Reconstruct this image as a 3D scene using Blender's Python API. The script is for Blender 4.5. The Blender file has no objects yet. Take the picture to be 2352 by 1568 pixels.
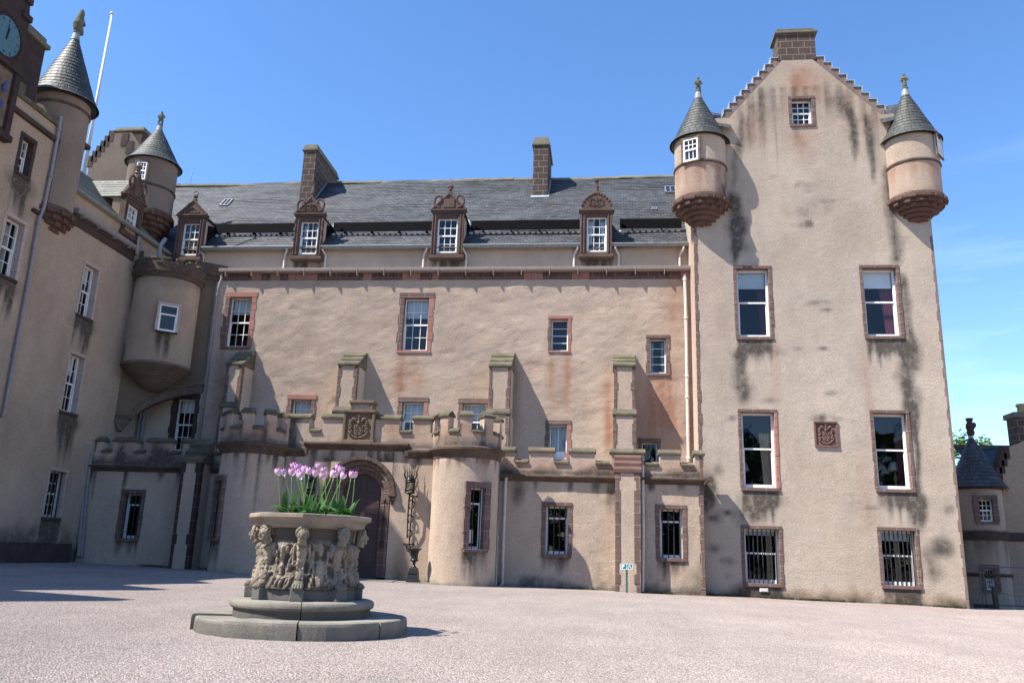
import bpy, bmesh, math, random
import numpy as np
from mathutils import Vector, Matrix

random.seed(7)
rng = np.random.default_rng(7)
SC = bpy.context.scene
COL = SC.collection
PI = math.pi

# ------------------------------------------------------------------ camera
# photo measured on a 2352 x 1568 grid; camera solved from the walls' vanishing points
FPX = 3300 * 2352 / 4096
YAW, PIT, ROL, CH = -0.118060767, 0.251807436, 0.0340693153, 1.2
_F = np.array([math.sin(YAW)*math.cos(PIT), math.cos(YAW)*math.cos(PIT), math.sin(PIT)])
_r = np.array([math.cos(YAW), -math.sin(YAW), 0.0])
_u = np.cross(_r, _F)
_R = math.cos(ROL)*_r + math.sin(ROL)*_u
_U = -math.sin(ROL)*_r + math.cos(ROL)*_u
_C = np.array([0, 0, CH])
cam = bpy.data.cameras.new('camera')
camo = bpy.data.objects.new('camera', cam)
COL.objects.link(camo)
cam.sensor_width = 36.0
cam.lens = 36.0 * FPX / 2352
cam.clip_start = 0.1
cam.clip_end = 3000
camo.matrix_world = Matrix(((_R[0], _U[0], -_F[0], 0), (_R[1], _U[1], -_F[1], 0), (_R[2], _U[2], -_F[2], CH), (0, 0, 0, 1)))
SC.camera = camo

# ------------------------------------------------------------------ light
SUN = Vector((1.65, 1.0, -2.5)).normalized()          # direction sunlight travels
sun_el = math.asin(-SUN.z)
sun_az = math.atan2(-SUN.x, -SUN.y)                    # compass angle from +Y towards +X
W = bpy.data.worlds.new('World')
SC.world = W
W.use_nodes = True
wn, wl = W.node_tree.nodes, W.node_tree.links
wn.clear()
sky = wn.new('ShaderNodeTexSky')
sky.sky_type = 'NISHITA'
sky.sun_disc = False
sky.sun_elevation = sun_el
sky.sun_rotation = sun_az
sky.altitude = 100
sky.air_density = 1.0
sky.dust_density = 0.15
sky.ozone_density = 2.0
bg = wn.new('ShaderNodeBackground')
bg.inputs['Strength'].default_value = 0.121
wo = wn.new('ShaderNodeOutputWorld')
wl.new(bg.outputs[0], wo.inputs[0])
# thin high cirrus low on the right of the sky
tc = wn.new('ShaderNodeTexCoord')
mp = wn.new('ShaderNodeMapping')
mp.inputs['Rotation'].default_value = (0, math.radians(-12), 0)
mp.inputs['Scale'].default_value = (2.2, 2.2, 16)
wl.new(tc.outputs['Generated'], mp.inputs[0])
nz = wn.new('ShaderNodeTexNoise')
nz.inputs['Scale'].default_value = 1.6
nz.inputs['Detail'].default_value = 6
wl.new(mp.outputs[0], nz.inputs['Vector'])
rp = wn.new('ShaderNodeMapRange')
rp.inputs['From Min'].default_value = 0.52
rp.inputs['From Max'].default_value = 0.8
rp.inputs['To Max'].default_value = 0.22
wl.new(nz.outputs['Fac'], rp.inputs['Value'])
sx = wn.new('ShaderNodeSeparateXYZ')
wl.new(tc.outputs['Generated'], sx.inputs[0])
mr = wn.new('ShaderNodeMapRange')
mr.inputs['From Min'].default_value = 0.28
mr.inputs['From Max'].default_value = 0.5
wl.new(sx.outputs['X'], mr.inputs['Value'])
mz = wn.new('ShaderNodeMapRange'); mz.inputs['From Min'].default_value = 0.46; mz.inputs['From Max'].default_value = 0.33
wl.new(sx.outputs['Z'], mz.inputs['Value'])
m2 = wn.new('ShaderNodeMath'); m2.operation = 'MULTIPLY'; wl.new(mr.outputs[0], m2.inputs[0]); wl.new(mz.outputs[0], m2.inputs[1])
mm = wn.new('ShaderNodeMath'); mm.operation = 'MULTIPLY'
wl.new(rp.outputs[0], mm.inputs[0]); wl.new(m2.outputs[0], mm.inputs[1])
mx = wn.new('ShaderNodeMix'); mx.data_type = 'RGBA'
mx.inputs['B'].default_value = (9, 10, 11, 1)
wl.new(mm.outputs[0], mx.inputs['Factor'])
hs = wn.new('ShaderNodeHueSaturation')
hs.inputs['Saturation'].default_value = 1.2
wl.new(sky.outputs[0], hs.inputs['Color'])
tn = wn.new('ShaderNodeMix'); tn.data_type = 'RGBA'; tn.blend_type = 'MULTIPLY'; tn.inputs['Factor'].default_value = 1; tn.inputs['B'].default_value = (1.0, .965, 1.03, 1)
wl.new(hs.outputs[0], tn.inputs['A']); wl.new(tn.outputs['Result'], mx.inputs['A'])
wl.new(mx.outputs['Result'], bg.inputs['Color'])

sl = bpy.data.lights.new('sun', 'SUN')
sl.energy = 5.0
sl.angle = math.radians(0.5)
sl.color = (1.0, 0.95, 0.87)
so = bpy.data.objects.new('sun', sl)
COL.objects.link(so)
so.rotation_euler = SUN.to_track_quat('-Z', 'Y').to_euler()
so.location = (-30, -15, 45)
SC.view_settings.view_transform = 'Standard'
SC.view_settings.look = 'None'
SC.view_settings.exposure = 1.17
SC.view_settings.gamma = 1.0

# ------------------------------------------------------------------ pixel -> point on a wall plane
def ray(x, y):
    return (x-1176)/FPX*_R - (y-784)/FPX*_U + _F
def PY(x, y, Y):
    d = ray(x, y); return _C + d*(Y/d[1])
def PX(x, y, X):
    d = ray(x, y); return _C + d*(X/d[0])
def FX(x, y, Y):                       # facade plane -> (X, Z)
    p = PY(x, y, Y); return p[0], p[2]
def WX(x, y, X):                       # wing plane -> (Y, Z)
    p = PX(x, y, X); return p[1], p[2]
def mpp(p):                            # metres per (2352-grid) pixel at a point
    return float((np.array(p)-_C) @ _F)/FPX
def rect(x0, y0, x1, y1, Y):           # opening given by its middle edges
    xm, ym = (x0+x1)/2, (y0+y1)/2
    return FX(x0, ym, Y)[0], FX(x1, ym, Y)[0], FX(xm, y1, Y)[1], FX(xm, y0, Y)[1]

T, M, Q, E = 28.3, 30.0, 27.4, 26.3    # tower front, main wall, low walls, gate
L = float(PY(188, 1200, Q)[0])         # the left wing's face (a plane of constant X)

def ground_z(x, y):
    z = 0.18 - 0.014*np.clip(x, -18, 12)
    far = np.clip((y-29.5)/7, 0, 1)*np.clip((x-11)/3, 0, 1)
    return z - 0.38*far

# ------------------------------------------------------------------ noise (numpy)
def _h(i, j, s):
    n = (i.astype(np.int64)*374761393 + j.astype(np.int64)*668265263 + s*1274126177) & 0xffffffff
    n = ((n ^ (n >> 13))*1274126177) & 0xffffffff
    return ((n ^ (n >> 16)) & 0xffffff)/float(0xffffff)
def vn(x, y, s=0):
    x = np.asarray(x, float); y = np.asarray(y, float)
    i = np.floor(x); j = np.floor(y); fx = x-i; fy = y-j
    fx = fx*fx*(3-2*fx); fy = fy*fy*(3-2*fy)
    a = _h(i, j, s); b = _h(i+1, j, s); c = _h(i, j+1, s); d = _h(i+1, j+1, s)
    return (a*(1-fx)+b*fx)*(1-fy)+(c*(1-fx)+d*fx)*fy
def fbm(x, y, s=0, o=4):
    t = 0; a = .5; n = 0
    for k in range(o):
        t = t+a*vn(x*2**k, y*2**k, s+k*17); n += a; a *= .5
    return t/n

# ------------------------------------------------------------------ materials
MATS = {}
def _new(name):
    m = bpy.data.materials.new(name); m.use_nodes = True
    nt = m.node_tree; nt.nodes.clear()
    return m, nt
class NB:
    """tiny node-graph helper"""
    def __init__(s, name):
        s.m, s.t = _new(name); MATS[name] = s.m
        s.out = s.n('ShaderNodeOutputMaterial'); s.p = s.n('ShaderNodeBsdfPrincipled')
        s.t.links.new(s.p.outputs[0], s.out.inputs[0])
    def n(s, t, **k):
        x = s.t.nodes.new(t)
        for a, b in k.items(): setattr(x, a, b)
        return x
    def l(s, a, b): s.t.links.new(a, b)
    def pos(s, scale=None):
        g = s.n('ShaderNodeNewGeometry').outputs['Position']
        return s.scl(g, scale) if scale else g
    def scl(s, v, sc):
        m = s.n('ShaderNodeVectorMath', operation='MULTIPLY'); s.l(v, m.inputs[0]); m.inputs[1].default_value = sc
        return m.outputs[0]
    def noise(s, v, scale, detail=3, rough=.55, out='Fac'):
        x = s.n('ShaderNodeTexNoise'); x.inputs['Scale'].default_value = scale
        x.inputs['Detail'].default_value = detail; x.inputs['Roughness'].default_value = rough
        if v is not None: s.l(v, x.inputs['Vector'])
        return x.outputs[out]
    def vor(s, v, scale, out='Distance', feature='F1'):
        x = s.n('ShaderNodeTexVoronoi', feature=feature); x.inputs['Scale'].default_value = scale
        if v is not None: s.l(v, x.inputs['Vector'])
        return x.outputs[out]
    def rng(s, v, a, b, c=0., d=1.):
        x = s.n('ShaderNodeMapRange')
        for k, q in zip(('From Min', 'From Max', 'To Min', 'To Max'), (a, b, c, d)): x.inputs[k].default_value = q
        s.l(v, x.inputs['Value']); return x.outputs[0]
    def math(s, op, a, b=None):
        x = s.n('ShaderNodeMath', operation=op)
        for k, q in enumerate((a, b)):
            if q is None: continue
            if isinstance(q, (int, float)): x.inputs[k].default_value = q
            else: s.l(q, x.inputs[k])
        return x.outputs[0]
    def mix(s, f, a, b, mode='MIX'):
        x = s.n('ShaderNodeMix', data_type='RGBA', blend_type=mode)
        if isinstance(f, (int, float)): x.inputs['Factor'].default_value = f
        else: s.l(f, x.inputs['Factor'])
        for k, q in (('A', a), ('B', b)):
            if isinstance(q, tuple): x.inputs[k].default_value = (*q, 1)
            else: s.l(q, x.inputs[k])
        return x.outputs['Result']
    def bump(s, h, dist, st=1.0, prev=None):
        x = s.n('ShaderNodeBump'); x.inputs['Distance'].default_value = dist; x.inputs['Strength'].default_value = st
        s.l(h, x.inputs['Height'])
        if prev is not None: s.l(prev, x.inputs['Normal'])
        return x.outputs[0]
    def fin(s, col=None, rough=.9, spec=.3, nrm=None, diff=0., metal=0.):
        if col is not None:
            if isinstance(col, tuple): s.p.inputs['Base Color'].default_value = (*col, 1)
            else: s.l(col, s.p.inputs['Base Color'])
        if isinstance(rough, (int, float)): s.p.inputs['Roughness'].default_value = rough
        else: s.l(rough, s.p.inputs['Roughness'])
        s.p.inputs['Specular IOR Level'].default_value = spec
        s.p.inputs['Metallic'].default_value = metal
        if 'Diffuse Roughness' in s.p.inputs: s.p.inputs['Diffuse Roughness'].default_value = diff
        if nrm is not None: s.l(nrm, s.p.inputs['Normal'])
        return s.m
    def uvz(s):
        """(x+y, z) so that masonry coursing follows any upright face"""
        g = s.n('ShaderNodeSeparateXYZ'); s.l(s.pos(), g.inputs[0])
        c = s.n('ShaderNodeCombineXYZ'); s.l(s.math('ADD', g.outputs[0], g.outputs[1]), c.inputs[0]); s.l(g.outputs[2], c.inputs[1])
        return c.outputs[0]
    def brick(s, v, w, h, c1, c2, mc, mort=.01, bias=0., off=.5):
        b = s.n('ShaderNodeTexBrick'); b.offset = off
        s.l(v, b.inputs['Vector']); b.inputs['Scale'].default_value = 1.0
        b.inputs['Brick Width'].default_value = w; b.inputs['Row Height'].default_value = h
        b.inputs['Mortar Size'].default_value = mort; b.inputs['Bias'].default_value = bias
        b.inputs['Mortar Smooth'].default_value = .2
        for k, q in (('Color1', c1), ('Color2', c2), ('Mortar', mc)):
            if isinstance(q, tuple): b.inputs[k].default_value = (*q, 1)
            else: s.l(q, b.inputs[k])
        return b.outputs['Color'], b.outputs['Fac']

def harl(name, c1, c2, c3, grain=.022):
    b = NB(name); p = b.pos()
    big = b.rng(b.noise(p, .55, 4), .35, .65)
    med = b.rng(b.noise(b.scl(p, (1, 1, .6)), 3.2, 5, .65), .4, .7)
    fine = b.noise(p, 26, 3, .7)
    vfine = b.noise(p, 75, 1, .5)
    c = b.mix(big, c1, c2)
    c = b.mix(b.math('MULTIPLY', med, .55), c, c3)
    g = b.math('MULTIPLY', b.rng(fine, .25, .75, .74, 1.2), b.rng(b.noise(b.scl(p, (1, 1, .45)), .9, 6, .7), .3, .7, .88, 1.1))
    gc = b.n('ShaderNodeCombineColor'); [b.l(g, gc.inputs[i]) for i in range(3)]
    c = b.mix(1.0, c, gc.outputs[0], 'MULTIPLY')
    at = b.n('ShaderNodeAttribute', attribute_name='stain'); sp = b.n('ShaderNodeSeparateColor'); b.l(at.outputs['Color'], sp.inputs[0])
    rag = b.rng(b.noise(p, 5.5, 6, .7), .3, .7, .55, 1.15)
    c = b.mix(b.math('MINIMUM', b.math('MULTIPLY', sp.outputs[1], rag), .85), c, (.40, .20, .125))
    c = b.mix(b.math('MINIMUM', b.math('MULTIPLY', sp.outputs[2], rag), .85), c, (.105, .10, .045))
    c = b.mix(b.math('MINIMUM', b.math('MULTIPLY', sp.outputs[0], rag), .86), c, (.05, .043, .038))
    h = b.math('ADD', fine, b.math('MULTIPLY', vfine, .5))
    n = b.bump(h, grain, .85)
    n = b.bump(b.noise(p, 7, 4, .6), .04, .35, n)
    return b.fin(c, .95, .15, n, 1.0)
harl('harl_pink', (.58, .468, .37), (.51, .40, .31), (.615, .465, .35))
harl('harl_tower', (.555, .468, .38), (.50, .41, .325), (.585, .475, .365))
harl('harl_wing', (.47, .365, .27), (.41, .31, .225), (.49, .37, .265))  # darker copy of the harl: part of the wing's shade is in the colour
harl('harl_oriel', (.31, .24, .185), (.26, .2, .155), (.33, .245, .185))  # darkest harl copy, shade of the upper wing put into its colour
harl('harl_gate', (.57, .46, .36), (.505, .39, .30), (.605, .475, .36), .03)

def stone(name, c1, c2, mort=None, w=.55, h=.34, rough=.9, lich=.15, lichc=(.19, .18, .10), soot=.35):
    b = NB(name); p = b.pos()
    big = b.rng(b.noise(p, 1.7, 5, .65), .35, .68)
    fine = b.noise(p, 24, 5, .7)
    c = b.mix(big, c1, c2)
    if mort:
        cc, fac = b.brick(b.uvz(), w, h, b.mix(.5, c, (c1[0]*.75, c1[1]*.75, c1[2]*.75)), c, mort, .012)
        c = cc
    c = b.mix(b.rng(b.noise(p, 3.1, 6, .7), .52, .75, 0, soot), c, (.035, .03, .028))
    c = b.mix(b.rng(b.noise(p, 9, 5, .75), .56, .7, 0, lich), c, lichc)
    g = b.rng(fine, .2, .8, .75, 1.2)
    gc = b.n('ShaderNodeCombineColor'); [b.l(g, gc.inputs[i]) for i in range(3)]
    c = b.mix(1.0, c, gc.outputs[0], 'MULTIPLY')
    n = b.bump(fine, .02, .7)
    if mort: n = b.bump(b.math('SUBTRACT', 1.0, fac), .012, .6, n)
    return b.fin(c, rough, .2, n, .6)
stone('stone_plaque', (.21, .12, .095), (.15, .085, .07), lich=.1, soot=.2)
stone('stone_faded', (.27, .20, .165), (.19, .13, .108), lich=.2, soot=.3)
stone('stone_red', (.215, .14, .115), (.15, .095, .08), (.30, .24, .21), .62, .37, lich=.12)
stone('stone_fresh', (.40, .205, .16), (.34, .165, .13), lich=.05, soot=.06)
stone('stone_carved', (.155, .10, .08), (.10, .066, .055), lich=.3, lichc=(.20, .17, .11), soot=.5)
stone('stone_corbel', (.165, .095, .075), (.11, .062, .05), lich=.12, soot=.4)
stone('stone_string', (.14, .095, .075), (.085, .062, .048), lich=.8, lichc=(.21, .19, .085), soot=.9)
stone('stone_coping', (.165, .14, .095), (.09, .08, .05), lich=.5, lichc=(.33, .33, .27), soot=.75)
stone('stone_panel', (.22, .155, .105), (.155, .11, .075), lich=.6, lichc=(.22, .18, .06), soot=.5)
stone('stone_ashlar', (.115, .076, .062), (.075, .052, .045), (.26, .23, .2), .44, .29, lich=.25, lichc=(.30, .27, .20), soot=.55)
stone('stone_cap', (.21, .19, .14), (.13, .12, .085), lich=.5, lichc=(.30, .28, .2), soot=.6)
stone('stone_statue', (.17, .17, .12), (.11, .115, .075), lich=.4, soot=.5)
stone('stone_clock', (.07, .045, .04), (.045, .032, .03), lich=.2, soot=.6)
stone('stone_turret_base', (.235, .175, .145), (.165, .12, .1), lich=.1, soot=.4)
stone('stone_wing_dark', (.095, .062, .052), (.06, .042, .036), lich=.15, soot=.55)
stone('stone_flag', (.26, .25, .20), (.19, .185, .15), lich=.2, soot=.3)
stone('stone_band', (.16, .085, .07), (.12, .062, .052), (.27, .2, .18), .42, .5, lich=.1, soot=.3)

def wellstone(name, c1, c2, c3, dark):
    b = NB(name); p = b.pos()
    a = b.rng(b.noise(p, 2.3, 6, .65), .36, .66)
    c = b.mix(a, c1, c2)
    c = b.mix(b.rng(b.noise(p, 5.3, 6, .7), .5, .74, 0, .7), c, c3)
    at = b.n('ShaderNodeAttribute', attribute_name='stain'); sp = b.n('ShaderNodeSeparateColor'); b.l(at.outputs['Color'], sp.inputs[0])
    c = b.mix(sp.outputs[0], c, dark)  # mask holds stains plus shade painted on the steps and in the carving
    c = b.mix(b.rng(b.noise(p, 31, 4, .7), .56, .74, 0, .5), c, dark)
    g = b.rng(b.noise(p, 80, 3, .7), .2, .8, .78, 1.2)
    gc = b.n('ShaderNodeCombineColor'); [b.l(g, gc.inputs[i]) for i in range(3)]
    c = b.mix(1.0, c, gc.outputs[0], 'MULTIPLY')
    n = b.bump(b.noise(p, 60, 5, .7), .012, .8)
    n = b.bump(b.noise(p, 14, 5, .7), .03, .35, n)
    return b.fin(c, .9, .2, n, .6)
wellstone('well_carved', (.39, .325, .25), (.28, .235, .18), (.37, .275, .19), (.06, .052, .045))
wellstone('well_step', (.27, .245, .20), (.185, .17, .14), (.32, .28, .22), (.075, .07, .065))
wellstone('well_plinth', (.16, .15, .135), (.11, .105, .10), (.2, .18, .15), (.05, .048, .045))

def slate(name, tint=(1, 1, 1), green=.0):
    b = NB(name)
    uv = b.n('ShaderNodeUVMap').outputs[0]; p = b.pos()
    wob = b.noise(p, 1.3, 2, .5, 'Color')
    vm = b.n('ShaderNodeVectorMath', operation='MULTIPLY_ADD'); b.l(wob, vm.inputs[0]); vm.inputs[1].default_value = (.12, .03, 0); b.l(uv, vm.inputs[2])
    k = lambda q: tuple(q*t for t in tint)
    c, f = b.brick(vm.outputs[0], .25, .165, k(.022), k(.078), (.010, .011, .013), .016)
    c = b.mix(.3, c, b.mix(b.rng(b.noise(p, 6, 4, .7), .35, .65), tuple(.03*t for t in tint), tuple(.062*t for t in tint)))
    c = b.mix(b.rng(b.noise(p, 2.2, 5, .7), .48, .75, 0, .45), c, (.062, .06, .042))
    c = b.mix(b.rng(b.noise(p, 5.1, 3, .6), .70, .74, 0, .8), c, (.36, .36, .34))
    if green: c = b.mix(b.rng(b.noise(p, 1.4, 5, .7), .4, .7, 0, green), c, (.085, .095, .035))
    n = b.bump(b.math('SUBTRACT', 1.0, f), .03, .9)
    n = b.bump(b.noise(p, 30, 4, .6), .012, .5, n)
    return b.fin(c, .55, .45, n)
slate('slate_main', (1.0, 1.05, 1.12)); slate('slate_cone', (.88, .93, .88), .12); slate('slate_wing', (.9, 1.0, .92), .5)

def plain(name, c, rough=.6, spec=.4, metal=0., var=.12, scale=8, bump=.0):
    b = NB(name); p = b.pos()
    f = b.rng(b.noise(p, scale, 4, .65), .3, .7, 1-var, 1+var)
    gc = b.n('ShaderNodeCombineColor'); [b.l(f, gc.inputs[i]) for i in range(3)]
    col = b.mix(1.0, c, gc.outputs[0], 'MULTIPLY')
    n = b.bump(b.noise(p, scale*4, 3), bump, .6) if bump else None
    return b.fin(col, rough, spec, n, 0., metal)
plain('paint_white', (.78, .77, .73), .45, .4, var=.05)
plain('pipe_paint', (.60, .53, .46), .5, .4, var=.15)
plain('gutter_paint', (.25, .20, .175), .6, .3, var=.15)
plain('pipe_grey', (.27, .245, .24), .5, .4, var=.15)
plain('lead', (.27, .31, .35), .5, .5, var=.2)
plain('lead_dull', (.22, .235, .235), .6, .4, var=.25)
plain('blind_cloth', (.78, .80, .77), .9, .1, var=.04)
plain('blind_dark', (.035, .05, .075), .9, .1, var=.05)
plain('curtain_red', (.15, .04, .058), .9, .1, var=.2)
plain('curtain_fawn', (.55, .43, .30), .9, .1, var=.1)
plain('curtain_net', (.62, .64, .64), .9, .1, var=.08)
plain('room_dark', (.016, .015, .014), 1., 0., var=.2)
plain('iron_black', (.010, .011, .012), .42, .35, var=.2)
plain('bar_black', (.018, .018, .02), .5, .4)
plain('guard_black', (.004, .004, .005), .8, .05)
plain('door_brown', (.065, .035, .03), .45, .4, var=.15)
plain('door_brown_dark', (.04, .021, .019), .45, .4, var=.15)
plain('sign_green', (.02, .17, .17), .35, .4, var=.04)
plain('sign_white', (.85, .87, .86), .4, .4, var=.02)
plain('post_green', (.02, .10, .10), .4, .4)
plain('pole_white', (.55, .57, .58), .35, .5, var=.04)
plain('fence_steel', (.10, .115, .13), .5, .4, .3)
plain('steel', (.30, .32, .34), .4, .5, .6)
plain('post_dark', (.03, .032, .035), .6, .3)
plain('clock_blue', (.075, .155, .18), .6, .3, var=.15)
plain('paper', (.75, .76, .78), .8, .2, var=.03)
plain('lampshade', (.62, .58, .50), .8, .1, var=.03)
plain('soil', (.03, .022, .016), 1., .1, var=.4, scale=30, bump=.02)
plain('vent_white', (.6, .57, .52), .7, .3)
plain('render_patch', (.45, .36, .31), .9, .2, var=.1)
plain('pot_clay', (.42, .33, .16), .8, .2, var=.3)
plain('bark', (.07, .05, .035), .9, .1, var=.3)
plain('paint_red', (.16, .04, .03), .8, .2)
plain('paint_blue', (.05, .08, .2), .8, .2)

def glass(name, dark):
    m, nt = _new(name); MATS[name] = m
    N = nt.nodes.new; lk = nt.links.new
    o = N('ShaderNodeOutputMaterial'); mixn = N('ShaderNodeMixShader'); fr = N('ShaderNodeFresnel'); fr.inputs[0].default_value = 1.5
    gl = N('ShaderNodeBsdfGlossy'); gl.inputs['Roughness'].default_value = .02
    nzz = N('ShaderNodeTexNoise'); nzz.inputs['Scale'].default_value = 1.7
    g = N('ShaderNodeNewGeometry'); lk(g.outputs['Position'], nzz.inputs['Vector'])
    bp = N('ShaderNodeBump'); bp.inputs['Distance'].default_value = .02; bp.inputs['Strength'].default_value = .12; lk(nzz.outputs['Fac'], bp.inputs['Height'])
    lk(bp.outputs[0], gl.inputs['Normal']); lk(bp.outputs[0], fr.inputs['Normal'])
    if dark:
        base = N('ShaderNodeBsdfDiffuse'); base.inputs[0].default_value = (.02, .022, .026, 1)
    else:
        base = N('ShaderNodeBsdfTransparent'); base.inputs[0].default_value = (.88, .91, .92, 1)
    mu = N('ShaderNodeMath'); mu.operation = 'MULTIPLY'; lk(fr.outputs[0], mu.inputs[0]); mu.inputs[1].default_value = 1.15; mu.use_clamp = True
    lk(mu.outputs[0], mixn.inputs[0]); lk(base.outputs[0], mixn.inputs[1]); lk(gl.outputs[0], mixn.inputs[2]); lk(mixn.outputs[0], o.inputs[0])
glass('glass_clear', False); glass('glass_dark', True)

def gravel():
    b = NB('gravel'); p = b.pos()
    flat = b.scl(p, (1, 1, .2))
    v = b.n('ShaderNodeTexVoronoi'); v.inputs['Scale'].default_value = 56; b.l(flat, v.inputs['Vector'])
    v2 = b.n('ShaderNodeTexVoronoi'); v2.inputs['Scale'].default_value = 85; b.l(flat, v2.inputs['Vector'])
    sp = b.n('ShaderNodeSeparateColor'); b.l(v.outputs['Color'], sp.inputs[0])
    c = b.mix(sp.outputs[0], (.43, .345, .305), (.61, .53, .48))
    c = b.mix(b.rng(sp.outputs[1], .72, .74), c, (.36, .27, .23))
    c = b.mix(b.rng(sp.outputs[2], .80, .82), c, (.27, .25, .245))
    c = b.mix(b.rng(sp.outputs[1], .0, .07, 1, 0), c, (.66, .60, .54))
    d = b.rng(v.outputs['Distance'], .24, .72, 0, .62)
    c = b.mix(d, c, (.14, .11, .095))
    big = b.math('MULTIPLY', b.rng(b.noise(p, .35, 4, .6), .35, .65, .92, 1.07), b.rng(b.noise(b.scl(p, (1, .35, 1)), 1.3, 5, .65), .35, .65, .92, 1.06))
    gc = b.n('ShaderNodeCombineColor'); [b.l(big, gc.inputs[i]) for i in range(3)]
    c = b.mix(1.0, c, gc.outputs[0], 'MULTIPLY')
    at = b.n('ShaderNodeAttribute', attribute_name='stain'); s2 = b.n('ShaderNodeSeparateColor'); b.l(at.outputs['Color'], s2.inputs[0])
    c = b.mix(s2.outputs[1], c, (.30, .20, .17))
    h = b.math('SUBTRACT', 1.0, v.outputs['Distance'])
    h = b.math('ADD', h, b.math('MULTIPLY', v2.outputs['Distance'], -.4))
    n = b.bump(h, .03, .8)
    n = b.bump(b.noise(p, 6, 4, .6), .03, .4, n)
    return b.fin(c, .85, .25, n, .7)
gravel()

def petals():
    b = NB('petal'); t = b.n('ShaderNodeTexCoord').outputs['Object']
    at = b.n('ShaderNodeAttribute', attribute_name='stain'); sp = b.n('ShaderNodeSeparateColor'); b.l(at.outputs['Color'], sp.inputs[0])
    st = b.rng(b.noise(b.scl(t, (60, 60, 6)), 1., 3), .35, .7, -.2, .2)
    f = b.math('ADD', sp.outputs[0], st)
    c = b.mix(b.rng(f, .12, .75), (.72, .61, .64), (.57, .205, .49))
    b.p.inputs['Subsurface Weight'].default_value = .15
    b.p.inputs['Subsurface Radius'].default_value = (.01, .005, .01)
    return b.fin(c, .5, .3)
petals()
def leafm(name, c1, c2, tr=.25):
    b = NB(name); p = b.pos()
    c = b.mix(b.rng(b.noise(p, 9, 3), .35, .65), c1, c2)
    b.fin(c, .42, .4)
    tl = b.n('ShaderNodeBsdfTranslucent'); b.l(b.mix(.5, c, (c2[0]*1.5, c2[1]*1.5, c2[2])), tl.inputs[0])
    mxs = b.n('ShaderNodeMixShader'); mxs.inputs[0].default_value = tr
    b.l(b.p.outputs[0], mxs.inputs[1]); b.l(tl.outputs[0], mxs.inputs[2]); b.l(mxs.outputs[0], b.out.inputs[0])
leafm('tulip_leaf', (.03, .10, .028), (.065, .165, .04)); leafm('tulip_stem', (.12, .24, .06), (.17, .30, .09), .1)
leafm('wood_leaf', (.025, .05, .012), (.04, .08, .02), .15); leafm('weed_leaf', (.06, .075, .025), (.10, .10, .035), .15); leafm('tree_leaf', (.05, .12, .015), (.085, .18, .02), .2)

# ------------------------------------------------------------------ frames and mesh building
class Fr:
    """flat frame: u to the right, v up, d out of the wall"""
    def __init__(s, o, u, v=(0, 0, 1)):
        s.o = np.array(o, float); s.u = np.array(u, float); s.v = np.array(v, float); s.n = np.cross(s.u, s.v)
    def pts(s, U, V, D):
        U, V, D = (np.asarray(a, float)[..., None] for a in np.broadcast_arrays(U, V, D))
        return s.o + U*s.u + V*s.v + D*s.n
    def p(s, u, v, d=0.): return tuple(s.o + u*s.u + v*s.v + d*s.n)
class Cyl:
    """round frame: u = arc length from the side facing the viewer (-Y), positive to +X"""
    def __init__(s, cx, cy, r): s.cx, s.cy, s.r = cx, cy, r
    def pts(s, U, V, D):
        U, V, D = (np.asarray(a, float) for a in np.broadcast_arrays(U, V, D))
        a = U/s.r; rr = s.r+D
        return np.stack([s.cx+rr*np.sin(a), s.cy-rr*np.cos(a), V], -1)
    def p(s, u, v, d=0.): return tuple(s.pts(u, v, d))
    def tangent(s, ang):
        n = np.array([math.sin(ang), -math.cos(ang), 0]); u = np.array([math.cos(ang), math.sin(ang), 0])
        return Fr(np.array([s.cx, s.cy, 0])+n*s.r, u)
def facade(Y): return Fr((0, Y, 0), (1, 0, 0))
def sidewall(X): return Fr((X, 0, 0), (0, 1, 0))           # faces +X, u = Y
def leftside(X): return Fr((X, 0, 0), (0, -1, 0))          # faces -X, u = -Y

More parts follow.
